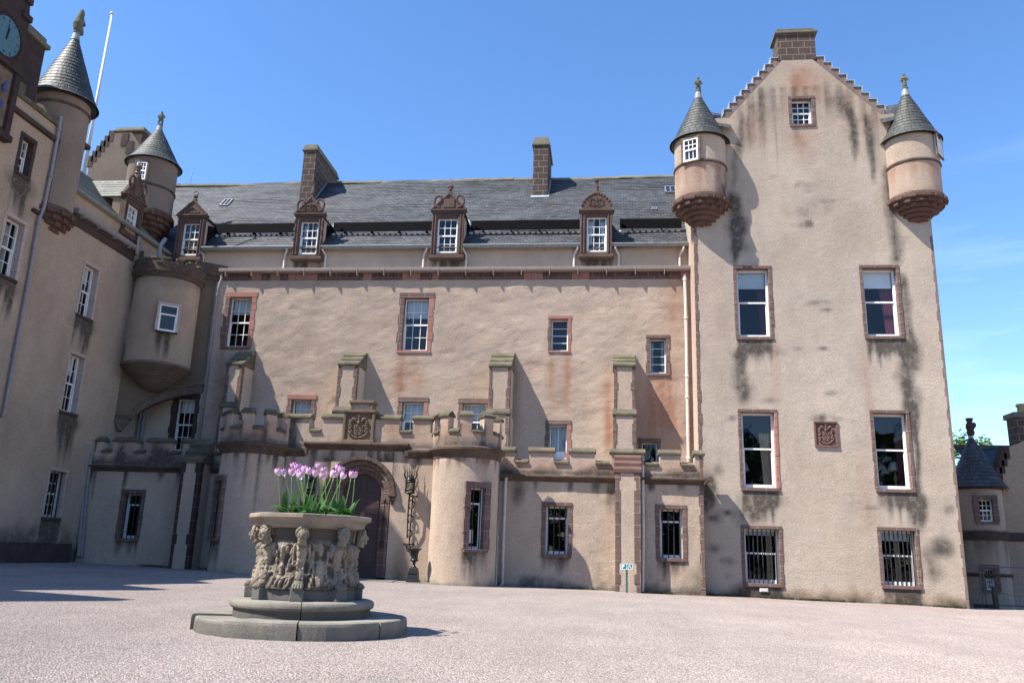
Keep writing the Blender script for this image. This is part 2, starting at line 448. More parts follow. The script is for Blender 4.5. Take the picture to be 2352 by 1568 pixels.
class MB:
    def __init__(s): s.v = []; s.f = []; s.m = []; s.c = {}; s.uv = {}
    def vert(s, p): s.v.append(tuple(p)); return len(s.v)-1
    def face(s, ids, m=0, uv=None):
        if uv: s.uv[len(s.f)] = uv
        s.f.append(tuple(ids)); s.m.append(m)
    def poly(s, pts, m=0, uv=None): s.face([s.vert(p) for p in pts], m, uv)
    def hexa(s, P, m=0):
        """P: 8 points, 0-3 back ring and 4-7 front ring, counter-clockwise seen from the front"""
        i = [s.vert(p) for p in P]
        for q in ((3, 2, 1, 0), (4, 5, 6, 7), (0, 1, 5, 4), (1, 2, 6, 5), (2, 3, 7, 6), (3, 0, 4, 7)): s.face([i[k] for k in q], m)
    def bx(s, fr, u0, u1, v0, v1, d0, d1, m=0):
        s.hexa([fr.p(u0, v0, d0), fr.p(u1, v0, d0), fr.p(u1, v1, d0), fr.p(u0, v1, d0), fr.p(u0, v0, d1), fr.p(u1, v0, d1), fr.p(u1, v1, d1), fr.p(u0, v1, d1)], m)
    def box(s, x0, x1, y0, y1, z0, z1, m=0): s.bx(facade(0), x0, x1, z0, z1, -y1, -y0, m)
    def prism(s, fr, uv, d0, d1, m=0):
        n = len(uv); a = [s.vert(fr.p(u, v, d0)) for u, v in uv]; b = [s.vert(fr.p(u, v, d1)) for u, v in uv]
        s.face(b, m); s.face(a[::-1], m)
        for k in range(n): s.face([a[k], a[(k+1) % n], b[(k+1) % n], b[k]], m)
    def extrude(s, fr, us, prof, m=0, caps=True):
        """prof: (d, v) outline, counter-clockwise seen along -u; swept along the u stations"""
        rows = [[s.vert(fr.p(u, v, d)) for d, v in prof] for u in us]; n = len(prof)
        for a, b in zip(rows, rows[1:]):
            for k in range(n): s.face([a[k], b[k], b[(k+1) % n], a[(k+1) % n]], m)
        if caps: s.face(rows[0], m); s.face(rows[-1][::-1], m)
    def tube(s, pts, r, n=8, m=0, caps=True):
        pts = [Vector(p) for p in pts]; rs = r if isinstance(r, (list, tuple)) else [r]*len(pts)
        rings = []; ref = None
        for k, p in enumerate(pts):
            t = (pts[min(k+1, len(pts)-1)]-pts[max(k-1, 0)]).normalized()
            if ref is None: ref = t.orthogonal().normalized()
            ref = (ref-t*ref.dot(t)).normalized(); w = t.cross(ref)
            rings.append([s.vert(p+(ref*math.cos(a)+w*math.sin(a))*rs[k]) for a in [2*PI*j/n for j in range(n)]])
        for a, b in zip(rings, rings[1:]):
            for j in range(n): s.face([a[j], a[(j+1) % n], b[(j+1) % n], b[j]], m)
        if caps: s.face(rings[0][::-1], m); s.face(rings[-1], m)
    def lathe(s, c, prof, n=24, m=0, a0=0., a1=2*PI, uvs=False, phase=0.):
        full = abs(a1-a0-2*PI) < 1e-6; cnt = n if full else n+1
        rows = []; L_ = 0; Ls = [0]
        for k in range(1, len(prof)): L_ += math.hypot(prof[k][0]-prof[k-1][0], prof[k][1]-prof[k-1][1]); Ls.append(L_)
        for r, z in prof:
            rows.append([s.vert((c[0]+r*math.sin(a0+phase+(a1-a0)*j/n), c[1]-r*math.cos(a0+phase+(a1-a0)*j/n), c[2]+z)) for j in range(cnt)])
        rm = max(p[0] for p in prof)
        for k, (a, b) in enumerate(zip(rows, rows[1:])):
            for j in range(n):
                j2 = (j+1) % cnt
                w = 2*PI*rm/n
                ra = .5*(prof[k][0]+prof[k+1][0])/rm
                uv = [(j*w*ra, Ls[k]), ((j+1)*w*ra, Ls[k]), ((j+1)*w*ra, Ls[k+1]), (j*w*ra, Ls[k+1])] if uvs else None
                s.face([a[j], a[j2], b[j2], b[j]], m, uv)
    def ball(s, c, r, n=10, k=7, m=0, R=None):
        rx, ry, rz = r if isinstance(r, (tuple, list)) else (r, r, r)
        c = Vector(c); R = R or Matrix.Identity(3)
        rows = []
        for i in range(k+1):
            t = -PI/2+PI*i/k
            rows.append([s.vert(c+R @ Vector((rx*math.cos(t)*math.cos(2*PI*j/n), ry*math.cos(t)*math.sin(2*PI*j/n), rz*math.sin(t)))) for j in range(n)])
        for a, b in zip(rows, rows[1:]):
            for j in range(n): s.face([a[j], a[(j+1) % n], b[(j+1) % n], b[j]], m)
    def grid(s, P, Cc=None, mask=None, m=0, uv=None, flip=False):
        """P: (nv, nu, 3) points; mask: (nv-1, nu-1) kept cells"""
        nv, nu = P.shape[:2]; base = len(s.v)
        s.v.extend(map(tuple, P.reshape(-1, 3).tolist()))
        if Cc is not None:
            for k, q in enumerate(Cc.reshape(-1, 3).tolist()): s.c[base+k] = q
        for i in range(nv-1):
            for j in range(nu-1):
                if mask is not None and not mask[i, j]: continue
                a = base+i*nu+j
                q = (a, a+1, a+nu+1, a+nu)
                w = None
                if uv is not None: w = [tuple(uv[i, j]), tuple(uv[i, j+1]), tuple(uv[i+1, j+1]), tuple(uv[i+1, j])]
                s.face(q[::-1] if flip else q, m, w)

LOC = {}
def put(o, parent, loc):
    COL.objects.link(o)
    if parent is not None: o.parent = parent; LOC[o.name] = LOC[parent.name]
    else: LOC[o.name] = Vector(loc)
def thing(name, label, cat, loc=(0, 0, 0), group=None):
    o = bpy.data.objects.new(name, None); o.empty_display_size = .2; o.location = loc
    put(o, None, loc); o['label'] = label; o['category'] = cat
    if group: o['group'] = group
    return o
def obj(name, mb, mats, parent=None, smooth=False, loc=None, bevel=0., merge=True):
    """link a mesh builder as ONE mesh object"""
    mats = mats if isinstance(mats, (list, tuple)) else [mats]
    off = LOC[parent.name] if parent is not None else Vector(loc or (0, 0, 0))
    me = bpy.data.meshes.new(name)
    va = np.array(mb.v, float)-np.array(off)
    me.from_pydata(va.tolist(), [], mb.f)
    for q in mats: me.materials.append(MATS[q])
    me.polygons.foreach_set('material_index', mb.m)
    if smooth: me.polygons.foreach_set('use_smooth', [True]*len(mb.f))
    if mb.c:
        at = me.attributes.new('stain', 'FLOAT_COLOR', 'POINT')
        arr = np.zeros((len(mb.v), 4), np.float32); arr[:, 3] = 1
        for k, q in mb.c.items(): arr[k, :3] = q
        at.data.foreach_set('color', arr.ravel())
    if mb.uv:
        ul = me.uv_layers.new(name='UVMap'); data = np.zeros((len(me.loops), 2), np.float32); k = 0
        for fi, fa in enumerate(mb.f):
            w = mb.uv.get(fi)
            if w: data[k:k+len(fa)] = w
            k += len(fa)
        ul.data.foreach_set('uv', data.ravel())
    if merge:
        bm = bmesh.new(); bm.from_mesh(me); bmesh.ops.remove_doubles(bm, verts=bm.verts, dist=1e-5); bmesh.ops.recalc_face_normals(bm, faces=bm.faces); bm.to_mesh(me); bm.free()
    me.update()
    o = bpy.data.objects.new(name, me)
    if parent is None: o.location = off
    put(o, parent, off)
    if bevel:
        b = o.modifiers.new('bevel', 'BEVEL'); b.width = bevel; b.segments = 2; b.limit_method = 'ANGLE'; b.angle_limit = math.radians(40)
    return o
def struct(o): o['kind'] = 'structure'; return o
def tag(o, label, cat, group=None):
    o['label'] = label; o['category'] = cat
    if group: o['group'] = group
    return o
def skin(name, pts, edges, radii, mat, parent, sub=2):
    """one continuous figure grown from a skeleton"""
    me = bpy.data.meshes.new(name); off = LOC[parent.name]
    me.from_pydata([tuple(Vector(p)-off) for p in pts], edges, [])
    me.materials.append(MATS[mat])
    o = bpy.data.objects.new(name, me); put(o, parent, off)
    sk = o.modifiers.new('skin', 'SKIN'); sk.use_smooth_shade = True
    if not me.skin_vertices: me.skin_vertices.new()
    for k, r in enumerate(radii):
        d = me.skin_vertices[0].data[k]; d.radius = (r, r) if isinstance(r, (int, float)) else r
    me.skin_vertices[0].data[0].use_root = True
    ss = o.modifiers.new('sub', 'SUBSURF'); ss.levels = ss.render_levels = sub
    return o

# ------------------------------------------------------------------ walls
def stain_arrays(U, V, stains, seed):
    """soot (0), iron streaks (1), moss (2) with shapes of their own, in wall metres"""
    C3 = np.zeros(U.shape+(3,))
    rag = fbm(U*2.3, V*1.5, seed+5, 4); streak = fbm(U*7, V*.35, seed+9, 3)
    rag = np.clip((rag-.25)*2.2, 0, 1.3); streak = np.clip((streak-.2)*2.0, 0, 1.4)
    wu = (fbm(U*1.6, V*1.6, seed+31, 3)-.5)*.5; wv = (fbm(U*1.6, V*1.6, seed+41, 3)-.5)*.5
    for st in stains:
        if st[0] == 'blot':
            _, u, v, ru, rv, k, a = st
            q = np.sqrt(((U+wu*min(1, ru*1.2)-u)/ru)**2+((V+wv*min(1, rv*1.2)-v)/rv)**2)
            rg_ = (.5+.45*streak) if rv > 1.8*ru else (np.clip((rag-.3)*1.7, 0, .95) if min(ru, rv) < .26 else .3+.75*rag)
            C3[..., k] += (1.35 if k == 0 else 1.0)*a*np.clip(1.15-q, 0, 1)*rg_
        elif st[0] == 'streak':                     # polyline of (u, v, half width) going down
            _, pl, k, a = st
            pl = sorted(pl, key=lambda q: q[1]); vv = [q[1] for q in pl]; c_ = np.interp(V, vv, [q[0] for q in pl]); w_ = np.interp(V, vv, [q[2] for q in pl])
            f = np.clip(1.25-np.abs(U+wu*.35-c_)/(w_*1.3*(.7+.5*rag)), 0, 1)*np.clip((V-vv[0])/.4+.3, 0, 1)*np.clip((vv[-1]-V)/.3+.3, 0, 1)
            C3[..., k] += a*f*(.65+.35*streak)*(.8+.3*rag)
        elif st[0] == 'drip':                       # runs down from v over width u0..u1
            _, u0, u1, v, ln, k, a = st
            e = np.clip((U-u0)/.09+.5, 0, 1)*np.clip((u1-U)/.09+.5, 0, 1)
            f = np.where(V <= v, np.clip(1-(v-V)/(ln*(.45+streak)), 0, 1), np.clip(1-(V-v)/.05, 0, 1))
            C3[..., k] += 2.1*a*e*f*(.35+.65*streak)
        elif st[0] == 'band':                       # along a ledge or the ground
            _, v, h, k, a = st
            C3[..., k] += a*np.clip(1-np.abs(V-v)/(h*(.3+rag)), 0, 1)
    return np.clip(C3, 0, 1)
def wall(mb, fr, u0, u1, v0, v1, holes=(), step=.085, amp=0., stains=(), seed=0, lump=(.9, .55), m=0):
    def lines(a, b, cuts):
        n = max(1, int(round((b-a)/step))); g = list(np.linspace(a, b, n+1))
        cuts = [c for c in cuts if a < c < b]
        g = [x for k, x in enumerate(g) if k in (0, n) or all(abs(x-c) > step*.35 for c in cuts)]
        return np.array(sorted(g+cuts))
    us = lines(u0, u1, sorted({round(h[i], 5) for h in holes for i in (0, 1)}))
    vs = lines(v0, v1, sorted({round(h[i], 5) for h in holes for i in (2, 3)}))
    U, V = np.meshgrid(us, vs)
    D = np.zeros_like(U)
    if amp:
        D = (fbm(U/lump[0], V/lump[1], seed, 4)-.5)*2*amp
        # trowelled diagonal ridges
        D += (fbm(U/.45+V/.9, V/.22-U/1.6, seed+3, 3)-.5)*amp*.5
        D = D*np.clip((U-u0)/.2, 0, 1)*np.clip((u1-U)/.2, 0, 1)*np.clip((v1-V)/.2, 0, 1)
        for h in holes:
            dx = np.maximum(np.maximum(h[0]-U, U-h[1]), 0); dz = np.maximum(np.maximum(h[2]-V, V-h[3]), 0)
            D *= np.clip(np.hypot(dx, dz)/.3, .12, 1)
    mask = np.ones((len(vs)-1, len(us)-1), bool)
    um = (us[1:]+us[:-1])/2; vm = (vs[1:]+vs[:-1])/2
    for h in holes:
        mask &= ~(((um > h[0]) & (um < h[1]))[None, :] & ((vm > h[2]) & (vm < h[3]))[:, None])
    mb.grid(fr.pts(U, V, D), stain_arrays(U, V, stains, seed), mask, m)

# ------------------------------------------------------------------ windows
def window(par, fr, u0, u1, v0, v1, cols=3, rows=(2, 2), rail=.5, blind=0., curtain=None, bars=0, sur=.17, dep=.2, name='window',
           styles=('stone_red', 'stone_red', 'stone_red', 'stone_red'), glass='glass_clear', blindmat='blind_cloth', room=True, seed=1, cross=0,
           lat=False, lowglaze=True, teeth=.93, sill=.11, frame=.055, surround=True, door=False, proud=0.):
    """stone surround > sash, glass, blind, curtain, room behind, iron bars; returns the surround and the hole it needs"""
    rd = random.Random(seed); sb = MB(); ms = list(dict.fromkeys(styles)); mi = [ms.index(q) for q in styles]
    d0 = -dep-.04
    if surround:
        for side in (0, 1):
            v = v0; k = rd.randint(0, 1)
            while v < v1-.01:
                h = rd.uniform(.26, .48); t = min(v1, v+h)
                if v1-t < .12: t = v1
                w = sur*(1.0 if k else teeth)*rd.uniform(.96, 1.04); pr = .018+rd.uniform(0, .012)
                if side == 0: sb.bx(fr, u0-w, u0+rd.uniform(-.006, .006), v+.002, t-.004, d0, pr+proud, mi[1])
                else: sb.bx(fr, u1+rd.uniform(-.006, .006), u1+w, v+.002, t-.004, d0, pr+proud, mi[2])
                v = t; k = 1-k
        sb.bx(fr, u0-sur*.95, u1+sur*.95, v1, v1+sur*.95, d0, .034+proud, mi[0])
        sb.bx(fr, u0-sur*.8, u1+sur*.8, v0-sill, v0, d0, .05+proud, mi[3])
        so_ = obj(name, sb, ms, par, bevel=.012)
    else: so_ = par
    # sash
    f = frame; w = MB(); dz = -dep
    a0, a1, b0, b1 = u0-.01, u1+.01, v0-.004, v1+.01
    w.bx(fr, a0, a0+f, b0, b1, dz-.09, dz); w.bx(fr, a1-f, a1, b0, b1, dz-.09, dz)
    w.bx(fr, a0+f, a1-f, b1-f, b1, dz-.09, dz-.001); w.bx(fr, a0+f, a1-f, b0, b0+f*1.45, dz-.09, dz+.012)
    iu0, iu1, iv0, iv1 = a0+f, a1-f, b0+f*1.45, b1-f
    if door: w.bx(fr, iu0, iu1, iv0, iv0+.22, dz-.06, dz-.004)
    mid = iv0+(iv1-iv0)*(1-rail)
    bars_u = [iu0+(iu1-iu0)*k/cols for k in range(1, cols)]
    mw = .0105
    if len(rows) == 2:
        w.bx(fr, iu0, iu1, mid-.028, mid+.028, dz-.07, dz-.012)
        w.bx(fr, iu0, iu0+.03, iv0, mid-.028, dz-.085, dz-.05); w.bx(fr, iu1-.03, iu1, iv0, mid-.028, dz-.085, dz-.05)
        spans = [(mid, iv1, rows[0], -.035), (iv0, mid, rows[1], -.065)]
    else: spans = [(iv0, iv1, rows[0], -.04)]
    for lo, hi, rr, dd in spans:
        for u in bars_u: w.bx(fr, u-mw, u+mw, lo, hi, dz+dd-.02, dz+dd+.012)
        for k in range(1, rr):
            v = lo+(hi-lo)*k/rr; w.bx(fr, iu0, iu1, v-mw, v+mw, dz+dd-.018, dz+dd+.014)
    if lat:                                          # leaded lattice
        for k in range(-8, 14):
            for sg in (1, -1):
                pa = (iu0, iv0+k*.13); pb = (iu1, iv0+k*.13+sg*(iu1-iu0)*1.5)
                if min(pa[1], pb[1]) > iv0 and max(pa[1], pb[1]) < iv1: w.tube([fr.p(*pa, dz-.05), fr.p(*pb, dz-.05)], .006, 4)
    obj('sash', w, 'paint_white', so_)
    g = MB(); g.poly([fr.p(iu0, iv0, dz-.06), fr.p(iu1, iv0, dz-.06), fr.p(iu1, iv1, dz-.06), fr.p(iu0, iv1, dz-.06)]); obj('pane', g, glass, so_)
    if glass == 'glass_clear':
        if blind: 
            q = MB(); q.bx(fr, iu0+.01, iu1-.01, iv1-(iv1-iv0)*blind, iv1+.02, dz-.15, dz-.145); q.bx(fr, iu0+.01, iu1-.01, iv1-(iv1-iv0)*blind-.02, iv1-(iv1-iv0)*blind, dz-.155, dz-.14); obj('blind', q, blindmat, so_)
        if curtain:
            mat_, parts = curtain
            for (ca, cb, top_, bot_, gather) in parts:      # fractions across, and of the height; gather narrows the foot
                q = MB(); n = 26; S = np.linspace(0, 1, n); Vs = np.linspace(0, 1, 8)
                SS, VV = np.meshgrid(S, Vs)
                ctr = cb if cb > .5 else ca
                uu = iu0+(iu1-iu0)*(ca+(cb-ca)*SS); uc = iu0+(iu1-iu0)*ctr
                uu = uc+(uu-uc)*(1-gather*(1-VV)**.8)
                q.grid(fr.pts(uu, iv0+(iv1-iv0)*(bot_+(top_-bot_)*VV), dz-.24+.025*np.sin(SS*2*PI*max(3, (cb-ca)*(iu1-iu0)/.09))), flip=False); obj('curtain', q, mat_, so_, smooth=True)
        if room:
            q = MB(); e = .04; D = -dep-1.3
            A = [fr.p(u0-e, v0-e, dz-.09), fr.p(u1+e, v0-e, dz-.09), fr.p(u1+e, v1+e, dz-.09), fr.p(u0-e, v1+e, dz-.09)]
            B = [fr.p(u0-.3, v0-.3, D), fr.p(u1+.3, v0-.3, D), fr.p(u1+.3, v1+.2, D), fr.p(u0-.3, v1+.2, D)]
            for k in range(4): q.poly([A[(k+1) % 4], A[k], B[k], B[(k+1) % 4]])
            q.poly(B); obj('room', q, 'room_dark', so_)
    if bars:
        q = MB()
        for k in range(bars):
            u = u0+(u1-u0)*(k+.5)/bars if bars < 7 else u0+.06+(u1-u0-.1)*(k+.6)/bars
            q.tube([fr.p(u, v0-.03, -.07), fr.p(u, v1+.03, -.07)], .019, 8)
        for v in ([v0+(v1-v0)*c for c in ([.12] if cross else [])]): q.bx(fr, u0-.02, u1+.02, v-.012, v+.012, -.08, -.06)
        obj('bars', q, 'bar_black', so_)
    hs = sur*.55
    return so_, (u0-hs, u1+hs, v0-sill*.6, v1+sur*.55)

# ------------------------------------------------------------------ roofs, turrets, parapets
def slate_roof(mb, fr, u0, u1, v0, v1, course=.165, seg=.6, seed=0, sag=.0, lift=.010):
    """slated slope in a frame whose v runs up the slope: overlapping courses"""
    us = np.linspace(u0, u1, max(2, int((u1-u0)/seg)+1)); n = int(round((v1-v0)/course)); rd = np.random.default_rng(seed)
    for k in range(n):
        va = v0+(v1-v0)*k/n; vb = v0+(v1-v0)*(k+1)/n+.01
        j = rd.uniform(-.008, .008, len(us)); l = lift+rd.uniform(0, .008, len(us))
        dz = (fbm(us/3.1, np.full(len(us), va/1.7), seed, 3)-.5)*sag
        U = np.stack([us, us, us]); V = np.stack([va+j, va+j, np.full(len(us), vb)]); D = np.stack([dz-.005, dz+l, dz+.004])
        P = fr.pts(U, V, D)
        uv = np.stack([U, np.stack([np.full(len(us), k*.165+.004), np.full(len(us), k*.165+.008), np.full(len(us), (k+1)*.165-.002)])], -1)
        mb.grid(P, None, None, 0, uv)
def cone_roof(par, c, r, z0, z1, n=40, course=.155, mat='slate_cone', flare=.06, name='roof', seed=0):
    mb = MB(); h = z1-z0; k = max(6, int(math.hypot(r, h)/course)); w = 2*PI*r/n
    rd = random.Random(seed)
    for i in range(k):
        def rr(t): return (r*(1-t)+.03)+flare*max(0, 1-t*5)**2
        t0, t1 = i/k, (i+1)/k
        ra, rb = rr(t0), rr(t1)
        za, zb = z0+h*t0, z0+h*t1
        lip = .022
        ph = rd.uniform(0, 1)
        rows = []
        for (q, z, jj) in ((ra, za, 1), (ra+lip, za-.002, 1), (rb+.004, zb+.008, 0)):
            rows.append([((c[0]+(q)*math.sin(2*PI*(j+ph)/n), c[1]-q*math.cos(2*PI*(j+ph)/n), z+(math.sin(j*37.7+i*5.1)*.006 if jj else 0))) for j in range(n)])
        ids = [[mb.vert(p) for p in row] for row in rows]
        vv = (i*.165+.004, i*.165+.008, (i+1)*.165-.002)
        sc = max(.25, (ra/r))
        for a in range(2):
            for j in range(n):
                j2 = (j+1) % n
                mb.face([ids[a][j], ids[a][j2], ids[a+1][j2], ids[a+1][j]], 0, [(j*w*sc, vv[a]), ((j+1)*w*sc, vv[a]), ((j+1)*w*sc, vv[a+1]), (j*w*sc, vv[a+1])])
    # soffit
    mb.lathe(c[:2]+(0,), [(r*.7, z0+.03), (r+.03, z0-.004)], n)
    return obj(name, mb, mat, par, merge=False)
def corbel(par, c, r, z0, z1, mat='stone_corbel', rings=6, billets=True, tip=.12, name='corbel'):
    """stepped rings shrinking downwards, the upper ones chequered with blocks"""
    mb = MB(); h = (z1-z0)/rings; prof = []
    for k in range(rings):
        t = 1-k/rings; rr = tip+(r-tip)*(t**.75); zt = z1-k*h; rn = tip+(r-tip)*(max(0, 1-(k+1)/rings)**.75)
        for q in range(6):
            a = PI/2-PI*q/5*.95
            prof.append((rr-.05+.055*math.cos(a), zt-h*.36*(1-math.sin(a))))
        prof.append((max(rn-.02, .02), zt-h*.82)); prof.append((max(rn-.02, .02), zt-h*.98))
    prof = prof[::-1]
    mb.lathe((c[0], c[1], 0), [(0.005, z0-.01)]+prof+[(r-.05, z1+.02), (r*.5, z1+.03)], 40)
    if billets:
        for k in range(0, 3):
            t = 1-k/rings; rr = tip+(r-tip)*(t**.75); zt = z1-k*h; n = 14
            for j in range(n):
                a = 2*PI*(j+.5*(k % 2))/n; cy = Cyl(c[0], c[1], rr); u = a*rr; w = PI*rr/n*.58
                mb.bx(cy, u-w, u+w, zt-h*.80, zt+h*.02, -.2, .05)
    return obj(name, mb, mat, par, smooth=False, bevel=.006)
def soldier(par, base, h, ang, mat='stone_statue', pose=0, name='finial'):
    """small weathered stone figure standing on a roof apex"""
    X = Vector((math.cos(ang), math.sin(ang), 0)); Yv = Vector((-math.sin(ang), math.cos(ang), 0)); Z = Vector((0, 0, 1)); b = Vector(base)
    q = lambda x, y, z: b+(X*x+Yv*y+Z*z)*h
    P = [q(0, 0, .46), q(0, 0, .58), q(0, 0, .70), q(0, 0, .78), q(0, -.01, .87), q(0, -.01, .96)]
    R = [.135, .13, .15, .07, .10, .085]
    Ed = [(0, 1), (1, 2), (2, 3), (3, 4), (4, 5)]
    def add(lst, rad, frm):
        k = frm
        for p_, r_ in zip(lst, rad): P.append(q(*p_)); R.append(r_); Ed.append((k, len(P)-1)); k = len(P)-1
    if pose in (0, 1):
        add([(-.09, 0, .36), (-.11, 0, .2), (-.12, 0, .05), (-.12, -.06, .02)], [.09, .075, .06, .055], 0)
        add([(.09, 0, .36), (.10, .0, .2), (.12, 0, .05), (.12, -.06, .02)], [.09, .075, .06, .055], 0)
    else:
        add([(0, 0, .3), (0, 0, .12), (0, 0, .02)], [.15, .15, .13], 0)
    add([(-.14, 0, .66), (-.21, -.03, .52), (-.10, -.14, .45)], [.07, .062, .058], 2)
    add([(.14, 0, .66), (.22, -.03, .53), (.10 if pose != 1 else .2, -.14, .46)], [.07, .062, .058], 2)
    R = [r*h for r in R]
    o = skin(name, P, Ed, R, mat, par, 1)
    return o
def pedestal(par, c, z0, z1, r0, r1, mat, name='apex_cap'):
    mb = MB(); mb.lathe((c[0], c[1], 0), [(.005, z0), (r0, z0), (r1, z1), (.005, z1+.005)], 16); return obj(name, mb, mat, par, smooth=False)
def merlons(par, fr, spans, v0, vtop, vemb, u0, u1, thick=.34, wallmat='harl_gate', nsub=1, stains=(), seed=0, cop=.18, ov=.07, name='parapet', side_quoin=True):
    """crenellated parapet: low wall, merlons, and a saddle-backed coping stone on each"""
    mb = MB()
    def arc(a, b): return np.linspace(a, b, max(2, int(abs(b-a)/.12)+1) if nsub > 1 else 2)
    wall(mb, fr, u0, u1, v0, vemb, step=.1, stains=stains, seed=seed, amp=.006)
    def body(a, b, lo, hi, d0=-thick, d1=0.):
        us = arc(a, b); prof = [(d0, lo), (d1, lo), (d1, hi), (d0, hi)]
        mb.extrude(fr, us, prof)
    us = arc(u0, u1); mb.extrude(fr, us, [(-thick, v0), (-.012, v0), (-.012, vemb), (-thick, vemb)])
    cops = []
    edge = u0; embs = []
    for a, b in spans:
        if a-edge > .08: embs.append((edge, a))
        edge = b
    if u1-edge > .08: embs.append((edge, u1))
    for k, (a, b) in enumerate([(p_+.045, q_-.045) for p_, q_ in spans]):
        wall(mb, fr, a, b, vemb, vtop-cop, step=.1, stains=stains, seed=seed+k, amp=.006)
        body(a, b, vemb, vtop-cop, d1=-.008)
        cops.append((a-.045, b+.045, vtop-cop, 1))
    for a, b in embs: cops.append((a-.02, b+.02, vemb-.02, .8))
    o = obj(name, mb, wallmat, par)
    for a, b, v, s in cops:
        cm = MB(); us = arc(a, b)
        cm.extrude(fr, us, [(ov, v-.015), (ov, v+.055), (-thick*.5, v+cop*s), (-thick-ov, v+.055), (-thick-ov, v-.015)])
        obj('coping', cm, 'stone_coping', o, bevel=.012)
    return o
def string_course(par, fr, u0, u1, v0, v1, out=.16, mat='stone_string', n=None, name='string_course', back=-.03):
    mb = MB(); h = v1-v0; us = np.linspace(u0, u1, n or max(2, int((u1-u0)/.9)))
    # individual stones butt with a hair's gap
    prof = [(back, v0), (.02, v0), (.05, v0+h*.22), (.06, v0+h*.36), (out*.75, v0+h*.55), (out, v0+h*.68), (out, v0+h*.9), (out*.8, v1), (back, v1)]
    if n: mb.extrude(fr, us, prof)
    else:
        for a, b in zip(us, us[1:]):
            k = random.uniform(-.006, .006); mb.extrude(fr, [a+.003, b-.003], [(d+k if d > 0 else d, v+k*.5) for d, v in prof])
    return obj(name, mb, mat, par, bevel=.008)
def quoins(mb, fr, u, v0, v1, sgn, w=(.22, .38), d1=.02, depth=.2, seed=0, m=0):
    rd = random.Random(seed); v = v0; k = 0
    while v < v1-.02:
        t = min(v1, v+rd.uniform(.26, .42))
        if v1-t < .12: t = v1
        ww = w[k % 2]*rd.uniform(.9, 1.1); pr = d1+rd.uniform(0, .008)
        a, b = (u, u+ww) if sgn > 0 else (u-ww, u)
        mb.bx(fr, a, b, v+.003, t-.004, -depth, pr, m); v = t; k += 1
def pipe(par, pts, r=.05, mat='pipe_paint', collars=2.2, name='downpipe', hopper=False):
    mb = MB(); mb.tube(pts, r, 10)
    a = Vector(pts[0])
    for p0, p1 in zip(pts, pts[1:]):
        p0, p1 = Vector(p0), Vector(p1)
        if (p1-p0).length > 1.2:
            n = int((p1-p0).length/collars); dr = (p1-p0).normalized()
            for k in range(n+1):
                c = p0+dr*(.15+k*collars)
                if (c-p0).length < (p1-p0).length: mb.tube([c, c+dr*.09], r*1.38, 10)
    return obj(name, mb, mat, par, smooth=False)
def ashlar_chimney(par, x0, x1, y0, y1, z0, zc, z1, flash=True, name='chimney', mat='stone_ashlar'):
    mb = MB(); mb.box(x0, x1, y0, y1, z0, zc); ch = obj(name, mb, mat, par, bevel=.02)
    cp = MB(); o = .07
    cp.box(x0-o, x1+o, y0-o, y1+o, zc, zc+.10)
    f = facade(0); s = .1
    a = [(x0-o+.02, y0-o+.02), (x1+o-.02, y0-o+.02), (x1+o-.02, y1+o-.02), (x0-o+.02, y1+o-.02)]; b = [(x0+s*.3, y0+s*.6), (x1-s*.3, y0+s*.6), (x1-s*.3, y1-s*.6), (x0+s*.3, y1-s*.6)]
    lo = [cp.vert((x, y, zc+.10)) for x, y in a]; hi = [cp.vert((x, y, z1)) for x, y in b]
    cp.face(hi)
    for k in range(4): cp.face([lo[k], lo[(k+1) % 4], hi[(k+1) % 4], hi[k]])
    obj('cap', cp, 'stone_cap', ch, bevel=.02)
    return ch
def relief(mb, fr, u0, u1, v0, v1, fn, nu, nv, m=0):
    U, V = np.meshgrid(np.linspace(u0, u1, nu), np.linspace(v0, v1, nv))
    s = (U-u0)/(u1-u0)*2-1; t = (V-v0)/(v1-v0)*2-1
    mb.grid(fr.pts(U, V, fn(s, t)), None, None, m)
def arms(s, t):
    """heraldic relief: quartered shield, helm, crest, mantling, supporters, scroll (s, t in -1..1)"""
    a = np.abs(s); h = np.zeros_like(s)
    def blob(cs, ct, rs, rt, k): 
        nonlocal h
        q = ((s-cs)/rs)**2+((t-ct)/rt)**2; h = np.maximum(h, k*np.sqrt(np.clip(1-q, 0, 1)))
    sh = (a < .38-.3*np.clip(-.25-t, 0, 1)**1.0) & (t > -.62) & (t < .12)
    h = np.where(sh, .35, h)
    h = np.where(sh & ((a < .025) | (np.abs(t+.22) < .025)), .15, h)
    for cs, ct in ((-.19, -.05), (.19, -.05), (-.17, -.38), (.17, -.38)):
        for dx, dy in ((-.08, .05), (.08, .05), (0, -.06)): blob(cs+dx, ct+dy, .055, .055, .62)
    blob(0, .27, .15, .17, .9); blob(0, .52, .09, .12, .8); blob(0, .70, .13, .10, .75)
    for sg in (-1, 1):
        for k in range(9):
            th = k/8; blob(sg*(.22+.42*th+.07*math.sin(k*2.1)), .36+.33*math.sin(th*3.0)-.25*th, .10, .085, .55+.2*(k % 2))
            blob(sg*(.60+.07*math.sin(k*1.9)), .22-.78*th, .10, .08, .65-.2*(k % 2))
        for k in range(6): blob(sg*(.12+.12*k), -.80+.035*k*k*.45, .10, .075, .5)
    return h

